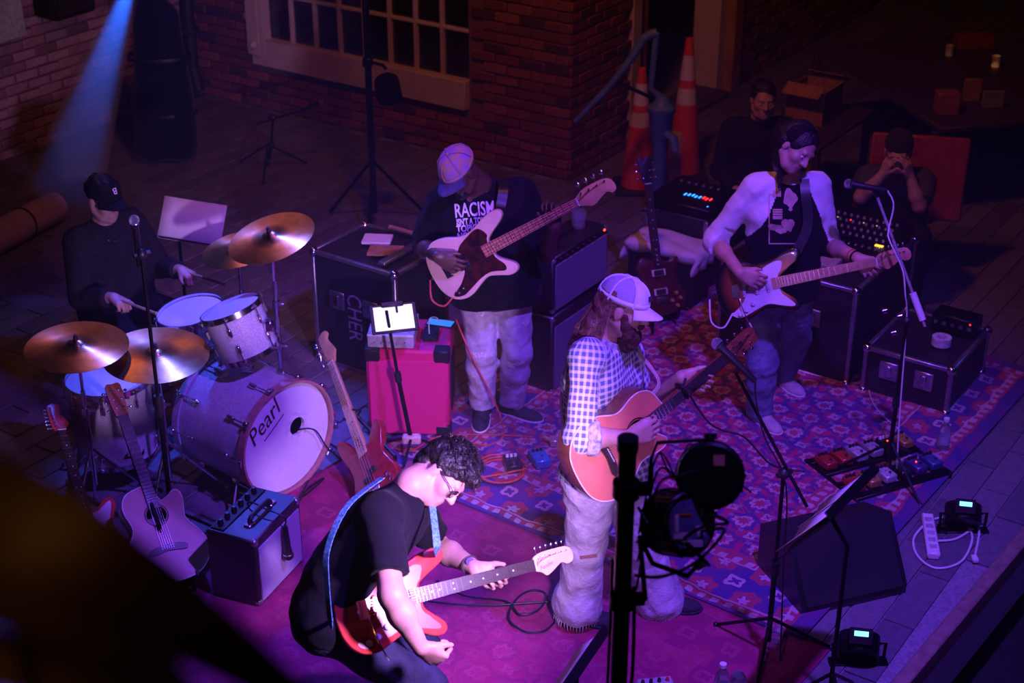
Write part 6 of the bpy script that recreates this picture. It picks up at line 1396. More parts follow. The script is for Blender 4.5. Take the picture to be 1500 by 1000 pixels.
# ---- par cans
def par(t, c, d_, r=.108, L=.10, back=None):
    """shallow lamp housing: c centre of back plate, d_ the way it shines"""
    d_ = V(d_).normalized(); M_ = zframe(c, d_); mb = MB(); mb.lathe([(.001, 0), (r*.90, 0), (r, .008), (r, L*.85), (r*1.05, L*.86), (r*1.05, L), (r*.92, L), (r*.92, L-.012), (.001, L-.012)], M_, 40); part('housing', mb, BLACK_METAL, t)
    for i in range(14): a = 2*math.pi*i/14; mb = MB(); mb.box((r*1.005, 0, L*.4), (.006, .008, L*.55), M_ @ Matrix.Rotation(a, 4, 'Z')); part('cooling_fin', mb, BLACK_METAL, t)
    return M_
tpole = Y(920, 646, 3.86); PB = V((tpole.x, tpole.y, 0)); t = thing('lighting_stand', 'thick black lighting stand pole in front of the singer', 'lighting stand', PB)
mb = MB(); mb.tube([PB+V((0, 0, .2)), tpole], .0265, 20); part('pole', mb, BLACK_METAL, t); mb = MB(); mb.tube([tpole+V((0, 0, -.03)), tpole+V((0, 0, .012))], .031, 20); part('pole_cap', mb, BLACK_PLASTIC, t)
for i in range(3): a = .9+2*math.pi*i/3; mb = MB(); mb.tube([PB+V((0, 0, .55)), PB+V((.42*math.cos(a), .42*math.sin(a), .02))], .014, 8); l = part('leg', mb, BLACK_METAL, t); mb = MB(); mb.sphere(PB+V((.42*math.cos(a), .42*math.sin(a), .02)), .02, None, 6); part('rubber_foot', mb, BLACK_PLASTIC, l)
for z in (-.16, -.55): mb = MB(); mb.tube([tpole+V((0, 0, z-.025)), tpole+V((0, 0, z+.025))], .040, 16); mb.box(tpole+V((.045, .0, z)), (.05, .03, .04), ch=.006); part('clamp', mb, BLACK_METAL, t)
c1 = Y(1042, 697, 3.84); v1 = (c1-V((0, 0, H))).normalized(); d1 = (v1+V((-.05, .05, .02))).normalized(); t1 = thing('par_lamp', 'round black stage lamp hung on the stand, upper of the two', 'stage lamp', c1); M1 = par(t1, c1, d1, .097, .085)
mb = MB(); mb.box((-.022, .045, -.002), (.032, .032, .004), zframe(c1, d1, (-1, 0, 0)) @ Matrix.Rotation(0, 4, 'Z')); part('rating_label', mb, mat('kraft', (.45, .24, .12), .8), t1)
mb = MB(); mb.box((0, -.015, -.004), (.02, .02, .008), zframe(Y(1048, 742, 3.82), d1)); part('power_socket', mb, BLACK_PLASTIC, t1)
up1 = V((0, .45, .89))
for sg in (-1, 1): mb = MB(); mb.tube([c1+up1*sg*.092+d1*.04, c1+up1*sg*.122+d1*.04], .012, 10); mb.lathe([(.001, 0), (.019, 0), (.019, .016), (.001, .016)], zframe(c1+up1*sg*.106+d1*.04, up1*sg), 14); part('yoke_knob', mb, BLACK_PLASTIC, t1)
att = tpole+V((.07, .0, -.16)); mb = MB(); mb.tube([c1+up1*.106+d1*.04, c1+up1*.100+V((-.155, 0, -.005)), c1+V((-.175, 0, .06)), c1+V((-.175, 0, -.06)), c1-up1*.100+V((-.155, 0, .0)), c1-up1*.106+d1*.04], .006, 8); part('yoke', mb, BLACK_METAL, t1); mb = MB(); mb.tube([att, c1+V((-.175, 0, .03))], .009, 8); part('yoke_bolt', mb, BLACK_METAL, t1)
c2 = Y(1012, 768, 3.78); d2 = V((-.50, .76, -.41)).normalized(); t2 = thing('par_lamp', 'stage lamp with back panel coloured as if lit and cables, lower of the two', 'stage lamp', c2); M2 = par(t2, c2, d2, .095, .115)
mb = MB(); mb.lathe([(.001, -.004), (.078, -.004), (.080, .002), (.001, .002)], M2, 36); part('back_plate', mb, mat('lit_toned_plate', (.20, .22, .40), .35, .3), t2)  # pale bluish plate colour, with the white fittings, stands in for light on it
for x, y, sz, mt in ((.0, .055, (.07, .02, .012), WHITE_PLASTIC), (-.055, -.005, (.012, .05, .008), WHITE_PLASTIC), (.03, .02, (.03, .03, .006), WHITE_PLASTIC), (-.04, .03, (.05, .018, .003), WHITE_PLASTIC), (-.03, -.03, (.06, .006, .002), mat('orange_label', (.8, .2, .05), .5)), (.045, -.035, (.026, .026, .012), mat('blue_connector', (.05, .25, .7), .4))): mb = MB(); mb.box((x, y, -.006), sz, M2, ch=.001); part('panel_fitting', mb, mt, t2)
mb = MB(); att2 = tpole+V((.07, .0, -.55)); q1 = c2+V((.02, -.07, -.10)); mb.tube([c2+V((.06, -.03, -.115))+d2*.05, q1+V((-.03, 0, -.03)), q1+V((-.13, .02, .0)), q1+V((-.17, .02, .09)), att2], .008, 8); part('yoke', mb, BLACK_METAL, t2); mb = MB(); mb.lathe([(.001, 0), (.02, 0), (.02, .02), (.001, .02)], zframe(c2+V((.06, -.03, -.115))+d2*.05, (.4, -.5, -.6)), 12); part('yoke_knob', mb, BLACK_PLASTIC, t2)
rg = random.Random(4)
for i, (a, b) in enumerate((((.03, .02), (-.02, .10)), ((.045, -.035), (-.05, -.02)), ((-.02, .05), (-.08, .03)))):
    p_ = M2 @ V((a[0], a[1], -.01)); q_ = tpole+V((.035, -.02, -.45+.12*i)); mb = MB(); mb.tube(spline([p_, p_+V((.06, -.04, .03-.04*i)), p_+V((-.02, -.08, -.05+.05*i)), p_.lerp(q_, .6)+V((0, -.05, -.03)), q_], 7), .005, 6); part('power_cable', mb, CABLE, t2)
for i in range(3): p_ = c1+V((-.05, -.02, -.05+.04*i)); mb = MB(); mb.tube(spline([p_, p_+V((-.05, -.03, .06-.03*i)), c1+V((-.16, -.03, .09-.06*i)), tpole+V((.04, -.02, -.3-.1*i))], 7), .0035, 6); part('power_cable', mb, CABLE, t1)
mb = MB(); mb.tube(spline([tpole+V((.035, -.01, -.5)), tpole+V((.04, -.015, -.8)), tpole+V((.03, -.01, -1.1)), V((PB.x+.05, PB.y-.03, .02))], 8), .006, 6); mb.tube(spline([tpole+V((-.034, -.01, -.4)), tpole+V((-.035, -.015, -.8)), V((PB.x-.05, PB.y-.03, .02))], 8), .005, 6); part('hanging_cable', mb, CABLE, t)
def lamp_light(parent, p_, d_, color, energy, angle, blend, radius): o = light('SPOT', 'par_lamp_beam', p_, V(p_)+V(d_), color, energy, angle, blend, radius); return o
L2 = lamp_light(t2, c2+d2*.135, d2, (.62, .33, 1.0), 490, 66, .45, .07)
L1 = lamp_light(t1, c1+d1*.11, d1, (.50, .20, 1.0), 60, 60, .7, .06)
# pole with lamp at the window wall
pb = G(549, 330); t = thing('lighting_stand', 'tall dark lighting pole standing before the window', 'lighting stand', pb); top = V((pb.x, pb.y, 3.6)); mb = MB(); mb.tube([pb+V((0, 0, .1)), top], .024, 14); part('pole', mb, mat('blue_black_metal', (.03, .03, .06), .3, .7), t)
for i in range(3): a = .5+2*math.pi*i/3; mb = MB(); mb.tube([pb+V((0, 0, .5)), pb+V((.4*math.cos(a), .4*math.sin(a), .02))], .013, 8); part('leg', mb, BLACK_METAL, t)
c = Y(566, 118, pb.y-.05); t = thing('par_lamp', 'dark stage lamp hung on the pole before the window', 'stage lamp', c); par(t, c, (.15, -.75, -.4), .085, .16); mb = MB(); mb.tube([V((pb.x, pb.y, c.z+.12)), c+V((-.02, .0, .11)), c+V((.0, .0, .08))], .012, 8); mb.box(V((pb.x, pb.y, c.z+.12)), (.07, .07, .06), ch=.008); part('yoke', mb, BLACK_METAL, t)
# ---- music stands
def music_stand(label, base, desk_c, n, Xh, w, h_, sheets, plabel):
    s = thing('music_stand', label, 'music stand', V((base.x, base.y, 0)))
    for i in range(3): a = .9+2*math.pi*i/3; mb = MB(); mb.tube([V((base.x, base.y, .20)), V((base.x+.22*math.cos(a), base.y+.22*math.sin(a), .012))], .008, 8); part('leg', mb, BLACK_METAL, s)
    mb = MB(); mb.tube([V((base.x, base.y, .10)), V((base.x, base.y, desk_c.z-.12)), desk_c-V(n).normalized()*.02], .010, 8); part('post', mb, BLACK_METAL, s); Md = zframe(desk_c, n, Xh); mb = MB(); mb.box((0, 0, -.006), (w, h_, .006), Md, ch=.002); mb.box((0, -h_/2, .012), (w, .006, .04), Md, ch=.002); part('desk', mb, BLACK_METAL, s)
    for i, (x, y, sw, sh, a, rz) in enumerate(sheets):
        mb = MB(); vs = []; fs = []
        for k in range(7): u = k/6-.5; vs += [(u*sw, -sh/2, .004+.03*a*(u*u)*2), (u*sw, sh/2, .004+.05*a*(u*u)*2)]
        for k in range(6): fs.append((2*k, 2*k+2, 2*k+3, 2*k+1))
        mb.add(vs, fs, Md @ Matrix.Translation((x, y, .002+.004*i)) @ Matrix.Rotation(rz, 4, 'Z')); o = single('sheet_music', mb, PAPER, plabel[i], 'paper', Md @ V((x, y-sh/2, 0))); o.modifiers.new('paper', 'SOLIDIFY').thickness = .0015
    return s
dc = Y(1212, 752, 5.25); nn = V((-.62, .45, .60)); music_stand('black music stand holding pale sheets beside the rug', V((dc.x+.08, dc.y-.05, 0)), dc, nn, V((.55, .83, 0)), .46, .33, ((-.11, 0, .22, .30, .6, 0), (.12, .02, .22, .30, .6, .04)), ('pale sheet of music on the black music stand, overhanging its lower edge', 'pale sheet of music on the black music stand, bent upright'))
dc = Y(282, 325, 8.35); music_stand('music stand with pale legs behind the drum kit', V((dc.x-.10, dc.y+.05, 0)), dc, V((.10, -.80, .60)), V((1, .1, -.25)), .34, .24, ((0, 0, .36, .25, .2, 0),), ('large pale sheet of paper on the stand behind the drums',))
dc = Y(838, 985, 4.75); music_stand('low black music stand at the very front of the stage', V((dc.x+.02, dc.y-.10, 0)), dc, V((-.75, .30, .60)), V((.45, .80, .25)), .36, .24, ((0, .01, .34, .22, .3, 0),), ('pale sheet of paper on the low front music stand',))
# ---- wedge monitors
def wedge(label, c, X, w=.55, d=.42, h=.36):
    M_ = bframe(c, X); t_ = thing('stage_monitor', label, 'monitor speaker', M_ @ V((w/2, d/2, 0))); mb = MB(); mb.add([(0, 0, 0), (w, 0, 0), (w, d, 0), (0, d, 0), (0, d*.45, h), (w, d*.45, h), (0, d, h*.75), (w, d, h*.75), (0, 0, .06), (w, 0, .06)], [(0, 3, 2, 1), (8, 9, 5, 4), (0, 1, 9, 8), (4, 5, 7, 6), (3, 6, 7, 2), (0, 8, 4, 6, 3), (1, 2, 7, 5, 9)], M_); part('cabinet', mb, TOLEX, t_)
    n = V((0, -(h-.06), d*.45)).normalized(); g = MB(); gm = M_ @ zframe((w/2, d*.225, .06+(h-.06)/2), n, (1, 0, 0)); g.box((0, 0, .004), (w-.05, .36, .010), gm, ch=.003); part('grille', g, mat('black_grille', (.016, .014, .022), .6, bump=.6, scale=300), t_); return t_
wedge('black wedge stage monitor lying behind the black music stand', G(1172, 905), AZ(70), .56, .42, .34)
# floor lamps with lit displays
for px, py, lb in ((1415, 738, 'flat black floor lamp with lit cyan display near the power strip'), (1262, 928, 'flat black floor lamp with lit cyan display at the stage edge')):
    c = G(px, py, .16); b = V((c.x, c.y, 0)); t = thing('floor_lamp', lb, 'stage lamp', b); Mq = zframe(b+V((0, .02, .085)), V((.15, .75, .6))); mb = MB(); mb.lathe([(.001, -.05), (.085, -.05), (.09, -.04), (.09, .045), (.082, .05), (.001, .05)], Mq, 28); part('housing', mb, BLACK_METAL, t)
    mb = MB(); mb.tube([b+V((-.11, .0, .012)), b+V((-.115, .01, .10)), b+V((-.09, .02, .09))], .008, 8); mb.tube([b+V((.11, .0, .012)), b+V((.115, .01, .10)), b+V((.09, .02, .09))], .008, 8); mb.box(b+V((0, .0, .006)), (.26, .05, .010), ch=.002); part('floor_bracket', mb, BLACK_METAL, t)
    mb = MB(); mb.box((0, 0, 0), (.062, .022, .003), zframe(Y(px, py, b.y-.045), V((.05, -.8, .5)), V((1, 0, -.12)))); part('display', mb, mat('cyan_display', (.1, .5, .6), .3, var=0, emit=(.25, .85, 1.0), estr=1.7), t)
    mb = MB(); mb.box((0, -.01, -.004), (.10, .07, .006), zframe(Y(px, py, b.y-.045), V((.05, -.8, .5)), V((1, 0, -.12)))); part('display_panel', mb, BLACK_PLASTIC, t)
# power strip with white cable
c = G(1362, 790); t = thing('power_strip', 'white power strip with white cable lying on the dark floor', 'power strip', c); Mp = frame(c+V((0, 0, .022)), (G(1366, 820)-G(1357, 765)), (0, 0, 1)); mb = MB(); mb.box((0, 0, 0), (.36, .062, .04), Mp, ch=.008); part('housing', mb, WHITE_PLASTIC, t)
for i in range(5): mb = MB(); mb.box((-.12+.06*i, 0, .0195), (.036, .036, .003), Mp, ch=.001); part('outlet', mb, mat('outlet_grey', (.45, .44, .46), .5), t)
mb = MB(); mb.tube(spline([G(1352, 770, .02), G(1338, 790, .01), G(1345, 815, .01), G(1372, 832, .01), G(1408, 822, .01), G(1424, 790, .01), G(1415, 770, .01), G(1385, 758, .01), G(1362, 762, .012)], 7)+spline([G(1372, 792, .014), G(1400, 788, .01), G(1432, 772, .01), G(1434, 785, .01), G(1428, 812, .01)], 6)[:0], .006, 8); part('cable', mb, WHITE_PLASTIC, t)
mb = MB(); mb.tube(spline([G(1371, 792, .014), G(1400, 789, .012), G(1430, 772, .012), G(1434, 782, .012), G(1428, 815, .012)], 7), .006, 8); mb.box(G(1428, 818, .012), (.03, .05, .02), ch=.004); part('cable', mb, WHITE_PLASTIC, t)
# pedalboard
c = G(1285, 690); MPd = bframe(c, AZ(64)); t = thing('pedalboard', 'black pedalboard frame covered with effect pedals on the floor', 'pedalboard', c); mb = MB()
for k in range(4): mb.box((.0, -.20+.13*k, .03), (.62, .05, .02), MPd, ch=.003)
for x in (-.3, .3): mb.box((x, 0, .018), (.02, .46, .034), MPd, ch=.003)
part('frame', mb, BLACK_METAL, t)
PED = [((.50, .05, .03), 'orange'), ((.55, .53, .58), 'white'), ((.10, .05, .22), 'purple'), ((.45, .04, .03), 'red'), ((.03, .03, .04), 'black'), ((.42, .40, .46), 'grey'), ((.50, .30, .08), 'mustard'), ((.06, .10, .30), 'blue')]
def pedal(M_, x, y, z, colr, nm, label, lit=False, rot=0.0, sz=(.072, .12, .042), cat='effect pedal', group=None):
    MM = M_ @ Matrix.Translation((x, y, z)) @ Matrix.Rotation(rot, 4, 'Z'); t_ = thing('effect_pedal', label, cat, MM.translation, group); mb = MB(); mb.box((0, 0, sz[2]/2), sz, MM, ch=.006); part('enclosure', mb, mat('pedal_'+nm, colr, .35, .3, coat=.3), t_)
    mb = MB(); mb.lathe([(.001, 0), (.009, 0), (.008, .012), (.001, .013)], MM @ Matrix.Translation((0, -.035, sz[2])), 12); part('foot_switch', mb, CHROME, t_)
    for k in (-1, 0, 1): mb = MB(); mb.lathe([(.001, 0), (.009, 0), (.008, .013), (.001, .014)], MM @ Matrix.Translation((k*.022, .035, sz[2])), 10); part('knob', mb, BLACK_PLASTIC if nm != 'black' else WHITE_PLASTIC, t_)
    mb = MB(); mb.sphere((0, .0, sz[2]+.001), .004, MM, 6); part('led', mb, mat('led_red', (.4, .01, .01), .3, emit=(1, .03, .02), estr=10) if lit else mat('led_off', (.2, .02, .02), .3), t_); return t_
k = 0
names = ['orange', 'white', 'purple', 'red', 'black', 'grey', 'mustard', 'blue']
for r_ in range(2):
    for q_ in range(6):
        cc, nm = PED[(0, 6, 1, 4, 2, 7, 3, 0, 1, 5, 4, 6)[k]]; lit = k in (4, 10)
        pedal(MPd, -.25+.10*q_, -.12+.24*r_, .042, cc, nm, ('%s effect pedal with lit red light in the %s row of the pedalboard' if lit else '%s effect pedal in the %s row of the pedalboard') % (nm, ('monitor-side', 'case-side')[r_]), lit, group='effect pedals on the pedalboard'); k += 1
# ---- bottles, cups and can
def water_bottle(p_, label, s=1.0):
    t_ = thing('water_bottle', label, 'bottle', p_); mb = MB(); mb.lathe([(.001, 0), (.030*s, 0), (.033*s, .01), (.033*s, .13*s), (.028*s, .155*s), (.013*s, .185*s), (.013*s, .195*s), (.001, .195*s)], Matrix.Translation(p_), 20); part('bottle_body', mb, GLASSC, t_); mb = MB(); mb.lathe([(.001, .195*s), (.015*s, .195*s), (.015*s, .212*s), (.001, .212*s)], Matrix.Translation(p_), 16); part('cap', mb, WHITE_PLASTIC, t_)
    mb = MB(); mb.lathe([(.0335*s, .06*s), (.0335*s, .11*s)], Matrix.Translation(p_), 20, cap=False); part('paper_band', mb, mat('bottle_label', (.4, .4, .5), .6), t_); return t_
water_bottle(G(1380, 662), 'clear water bottle standing on the floor behind the pedalboard'); water_bottle(G(1055, 1030), 'clear water bottle beside the drink can at the stage front')
p_ = G(1079, 1022); t = thing('drink_can', 'pale drink can standing beside the water bottle', 'can', p_); mb = MB(); mb.lathe([(.001, .003), (.026, .0), (.033, .008), (.033, .110), (.027, .122), (.027, .125), (.001, .120)], Matrix.Translation(p_), 24); part('can_body', mb, ALU, t); mb = MB(); mb.lathe([(.0334, .02), (.0334, .10)], Matrix.Translation(p_), 24, cap=False); part('printed_sleeve', mb, mat('can_print', (.6, .58, .62), .4), t)
p_ = G(1132, 948); mb = MB(); mb.lathe([(.001, 0), (.030, 0), (.042, .095), (.044, .097), (.040, .095), (.028, .004), (.001, .004)], Matrix.Translation(p_), 24); single('plastic_cup', mb, GLASSC, 'clear plastic cup standing on the floor by the microphone stand', 'cup', p_)
# ---- pedals and cables on the rug
Z0 = Matrix.Translation((0, 0, 0)); RZ = .022
c = G(790, 682); pedal(Matrix.Translation((c.x, c.y, RZ)), 0, 0, 0, (.10, .42, .75), 'sky_blue', 'sky blue effect pedal lying alone on the patterned rug', False, .35, (.085, .14, .05)); c = G(762, 690); pedal(Matrix.Translation((c.x, c.y, RZ)), -.04, 0, 0, (.02, .02, .03), 'black', 'black effect pedal lying next to the sky blue one on the rug', False, .2, (.085, .13, .05))
c = G(812, 656); t = thing('cable_adapter', 'bright metal cable adapter on the rug behind the singer', 'adapter', V((c.x, c.y, RZ))); mb = MB(); mb.box(V((c.x, c.y, RZ+.02)), (.05, .06, .04), ch=.005); mb.tube([V((c.x, c.y, RZ+.02)), V((c.x+.03, c.y+.06, RZ+.05))], .012, 8); mb.tube([V((c.x, c.y, RZ+.02)), V((c.x-.06, c.y+.03, RZ+.03))], .010, 8); part('plug', mb, mat('brass', (.8, .72, .55), .3, .6), t)
PINK = mat('pink_cable', (.60, .08, .07), .5)
pts = []
for k in range(3):
    for i in range(16):
        a = 2*math.pi*i/16+k*.2; pts.append(G(733+(30+4*k)*math.cos(a), 690+(17+2*k)*math.sin(a)-2*k, RZ+.006+.008*k))
mb = MB(); mb.tube(spline(pts+[G(700, 700, RZ+.01), G(665, 706, RZ+.005)], 2), .0055, 8); single('cable_coil', mb, PINK, 'coiled red instrument cable lying on the patterned rug', 'cable', G(733, 690, RZ))
mb = MB(); mb.tube(spline([Y(668, 468, 7.62), Y(690, 520, 7.52), Y(715, 570, 7.45), Y(733, 610, 7.40), G(736, 640, RZ+.01), G(715, 652, RZ+.006), G(690, 650, RZ+.006), G(655, 660, RZ+.006)], 7), .0050, 8); single('instrument_cable', mb, PINK, 'red instrument cable hanging from the bass guitar down to the rug', 'cable', G(736, 640, RZ))
def floor_cable(pts, label, m=CABLE, r=.005, z=.016): mb = MB(); mb.tube(spline([G(x, y, z+(.02 if in_rug(G(x, y), 0) else .0)*.6) for x, y in pts], 7), r, 6); single('cable', mb, m, label, 'cable', G(*pts[0], 0))
floor_cable([(640, 850), (680, 872), (740, 880), (762, 900), (790, 892), (800, 870), (780, 864), (758, 876), (745, 905), (770, 925), (800, 922), (820, 900)], 'dark cable looping on the red rug between the two front guitarists')
floor_cable([(600, 876), (660, 884), (720, 886), (760, 884), (815, 880)], 'dark cable running straight across the red rug')
floor_cable([(452, 704), (440, 728), (462, 712), (474, 700), (450, 716), (436, 738)], 'tangled dark cable lying on the paving by the bass drum')
floor_cable([(880, 470), (930, 560), (985, 700), (1010, 650), (1060, 690), (1100, 720)], 'long dark cable crossing the patterned rug behind the singer')
floor_cable([(1000, 560), (1040, 620), (1090, 640), (1130, 680), (1180, 690)], 'dark cable on the patterned rug by the pale shoe')
floor_cable([(1270, 545), (1275, 580), (1290, 605), (1330, 640)], 'thin pale cable running from the low road case', WHITE_PLASTIC, .003)
floor_cable([(780, 640), (700, 636), (640, 640), (600, 660), (560, 652), (545, 668)], 'red cable running along the rug before the red cabinet', PINK)
c = G(962, 1005, .05); t = thing('mini_mixer', 'small pale mixer box with coloured knobs at the stage front', 'mixer', V((c.x, c.y, 0))); Mm = bframe(V((c.x, c.y, 0)), AZ(80)); mb = MB(); mb.box((0, 0, .03), (.16, .12, .05), Mm, ch=.008); part('housing', mb, mat('pedal_white', (.55, .53, .58), .35), t)
for i in range(4):
    for j in range(2): mb = MB(); mb.lathe([(.001, 0), (.009, 0), (.007, .016), (.001, .017)], Mm @ Matrix.Translation((-.055+.036*i, -.025+.05*j, .055)), 10); part('knob', mb, mat('red_rubber', (.55, .04, .03), .5) if (i, j) == (3, 1) else BLACK_PLASTIC, t)
# ================================================================== background people and objects
DARK_CLOTH = mat('charcoal_cloth', (.020, .018, .022), .9, spec=.1, bump=.2)
def simple_person(label, J, hc, hf, hu, shirt_m, pants_m, skin=SKIN, hat=None, hair=True, hands=None, sit=None, base=None, sleeve_t=.6, long=False):
    p = thing('person', label, 'person', base); lo, hi = bounds({**J, 'hd': hc}); S = SDF(lo, hi, .0075)
    limbs(S, J, 0, belly=.12); arm(S, J, 'R'); arm(S, J, 'L'); leg(S, J, 'R'); leg(S, J, 'L'); P, R = add_head(S, hc, hf, hu); S.cap(J['neck'], P(0, -.03, -.05), .058, .056, .03)
    for sd, (d_, n_, sg, cu) in (hands or {}).items(): add_hand(S, J['wr'+sd], d_, n_, sg, curls=cu)
    sdf_part('body', S, skin, p); eyes(p, P)
    S = SDF(lo, hi, .009); limbs(S, J, .022, belly=.132); [sleeve(S, J, q, .014, sleeve_t, .060, fore=.86 if long else None, rf=.046) for q in 'RL']; pel = (J['hipR']+J['hipL'])/2; S.wrinkle(.003, 26, 3); S.cut(pel-V((0, 0, .06)), (0, 0, -1)); nd = (hc-J['neck']).normalized(); S.cut(J['neck']+nd*.03, nd, .10); sdf_part('shirt', S, shirt_m, p)
    S = SDF(lo, hi, .009)
    for sd in 'RL': leg(S, J, sd, .018, r2=.05)
    S.cap(J['hipR'], J['hipL'], .112, k=.05); S.cut(pel+V((0, 0, .08)), (0, 0, 1)); sdf_part('trousers', S, pants_m, p)
    for sd in 'RL': shoe(p, J['an'+sd], (J['an'+sd]-J['hip'+sd]), SH_DARK, SH_DARK)
    r, f, u = rotm(hf, hu); RR = [tuple(r), tuple(f), tuple(u)]
    if hair:
        S = SDF(np.array(hc)-.2, np.array(hc)+.2, .006); S.ell(P(0, -.02, .045), (.086, .100, .090), RR, .01); S.cut(P(0, .09, .05), f*.8-u*.6, .11); S.wrinkle(.003, 95, 5); sdf_part('hair', S, HAIR_D, p)
    return p, P
# drummer, seated in the dark behind the kit
hc = Y(152, 290, 7.95); D0 = V((hc.x, hc.y, 0)); fw = AZ(130)      # faces the bass drum
lf = V((fw.y, -fw.x, 0))*-1; lf = V((-fw.y, fw.x, 0))             # drummer's left
nk = hc+V((0, 0, -.15))-fw*.03
J = dict(neck=nk, shR=nk-lf*.19+V((0, 0, -.06)), shL=nk+lf*.19+V((0, 0, -.06)), hipR=D0-lf*.10+V((0, 0, .56)), hipL=D0+lf*.10+V((0, 0, .56)))
J['elR'] = J['shR']-lf*.08+fw*.10+V((0, 0, -.27)); J['elL'] = J['shL']+lf*.08+fw*.10+V((0, 0, -.27)); J['wrR'] = J['elR']+fw*.24+lf*.04+V((0, 0, .06)); J['wrL'] = J['elL']+fw*.24-lf*.04+V((0, 0, .06))
J['knR'] = J['hipR']+fw*.38-lf*.10+V((0, 0, -.02)); J['knL'] = J['hipL']+fw*.38+lf*.10+V((0, 0, -.02)); J['anR'] = J['knR']+fw*.10+V((0, 0, -.46)); J['anL'] = J['knL']+fw*.10+V((0, 0, -.46)); J['anR'].z = J['anL'].z = .08
fist = (1.2, 1.3, .9); hands = {'R': (fw+V((0, 0, -.1)), V((0, 0, -1)), 1, (fist,)*4), 'L': (fw+V((0, 0, -.1)), V((0, 0, -1)), -1, (fist,)*4)}
p, P = simple_person('person in dark cap and clothes seated behind the drum kit', J, hc, fw+V((0, 0, -.25)), V((0, 0, 1)), DARK_CLOTH, DARK_CLOTH, base=D0, hands=hands, long=True)
CD = mat('black_cap_cotton', (.010, .010, .012), .9, spec=.1); hat, dome = cap_dome(p, P, (CD, CD, CD, CD), mesh_back=False)
vs, fs = text_mesh('B', .05); e0 = dome(math.pi/2, .55, .008); e1 = dome(math.pi/2, .75, .008); rr, ff, uu = rotm(fw+V((0, 0, -.25)), V((0, 0, 1))); mb = MB(); mb.add([v-V((0, .018, 0)) for v in vs], fs, frame(e0+(e1-e0)*.3+ff*.004, -rr if False else -rr*-1, ff+uu*.6)); part('emblem', mb, PRINT, hat)
for sd, sg in (('R', 1), ('L', -1)):
    q = J['wr'+sd]+fw*.075; mb = MB(); mb.tube([q-fw*.10+V((0, 0, .0)), q+fw*.28+V((0, 0, .02))], .0075, 8); mb.sphere(q+fw*.285+V((0, 0, .02)), .010, None, 6); single('drumstick', mb, WOOD, 'pale wooden drumstick held in the drummer\'s %s hand' % ('right' if sd == 'R' else 'left'), 'drumstick', q)
mb = MB(); mb.torus(.085, .003, zframe(nk+fw*.05+V((0, 0, -.02)), V((0, 0, 1))+fw*.8), 30, 6); part('necklace', mb, CHROME, p)
t = thing('drum_throne', 'round black drum stool under the seated drummer', 'stool', D0); mb = MB(); mb.lathe([(.001, .38), (.15, .38), (.165, .40), (.165, .44), (.15, .46), (.001, .46)], Matrix.Translation(D0), 28); part('seat', mb, BLACK_CLOTH, t); mb = MB(); mb.tube([D0+V((0, 0, .12)), D0+V((0, 0, .39))], .016, 10); part('post', mb, CHROME, t)
for i in range(3): a = .4+2*math.pi*i/3; mb = MB(); mb.tube([D0+V((0, 0, .24)), D0+V((.24*math.cos(a), .24*math.sin(a), .014))], .010, 8); part('leg', mb, CHROME, t)
# person seated on a stool behind the raglan-shirt guitarist
hc = Y(1118, 146, 10.1); D0 = V((hc.x, hc.y+.05, 0)); nk = hc+V((-.01, .04, -.16)); sz = hc.z-.76
J = dict(neck=nk, shR=nk+V((-.19, 0, -.06)), shL=nk+V((.19, 0, -.06)), hipR=V((D0.x-.10, D0.y+.02, sz)), hipL=V((D0.x+.10, D0.y+.02, sz)))
J['elR'] = J['shR']+V((-.06, -.05, -.28)); J['elL'] = J['shL']+V((.06, -.05, -.28)); J['wrR'] = J['elR']+V((.10, -.20, -.08)); J['wrL'] = J['elL']+V((-.10, -.20, -.08))
J['knR'] = J['hipR']+V((-.06, -.38, -.04)); J['knL'] = J['hipL']+V((.06, -.38, -.04)); J['anR'] = V((J['knR'].x, J['knR'].y+.06, max(.10, J['knR'].z-.43))); J['anL'] = V((J['knL'].x, J['knL'].y+.06, J['anR'].z))
hands = {'R': (V((.3, -.6, -.5)), V((0, .2, -1)), 1, (.4,)*4), 'L': (V((-.3, -.6, -.5)), V((0, .2, -1)), -1, (.4,)*4)}
p, P = simple_person('short-haired person in dark jacket sitting in the shadow behind the guitarist', J, hc, V((.05, -1, -.05)), V((0, 0, 1)), DARK_CLOTH, DARK_CLOTH, base=D0, hands=hands, long=True)
t = thing('bar_stool', 'dark stool under the person in the dark jacket', 'stool', V((D0.x, D0.y+.03, 0))); b0 = V((D0.x, D0.y+.03, 0)); zs = sz-.105; mb = MB(); mb.lathe([(.001, zs-.03), (.17, zs-.03), (.17, zs), (.001, zs)], Matrix.Translation(b0), 24); part('seat', mb, BLACK_PLASTIC, t)
for i in range(4): a = .8+math.pi/2*i; mb = MB(); mb.tube([b0+V((.11*math.cos(a), .11*math.sin(a), zs-.03)), b0+V((.19*math.cos(a), .19*math.sin(a), .01))], .012, 8); part('leg', mb, BLACK_METAL, t)
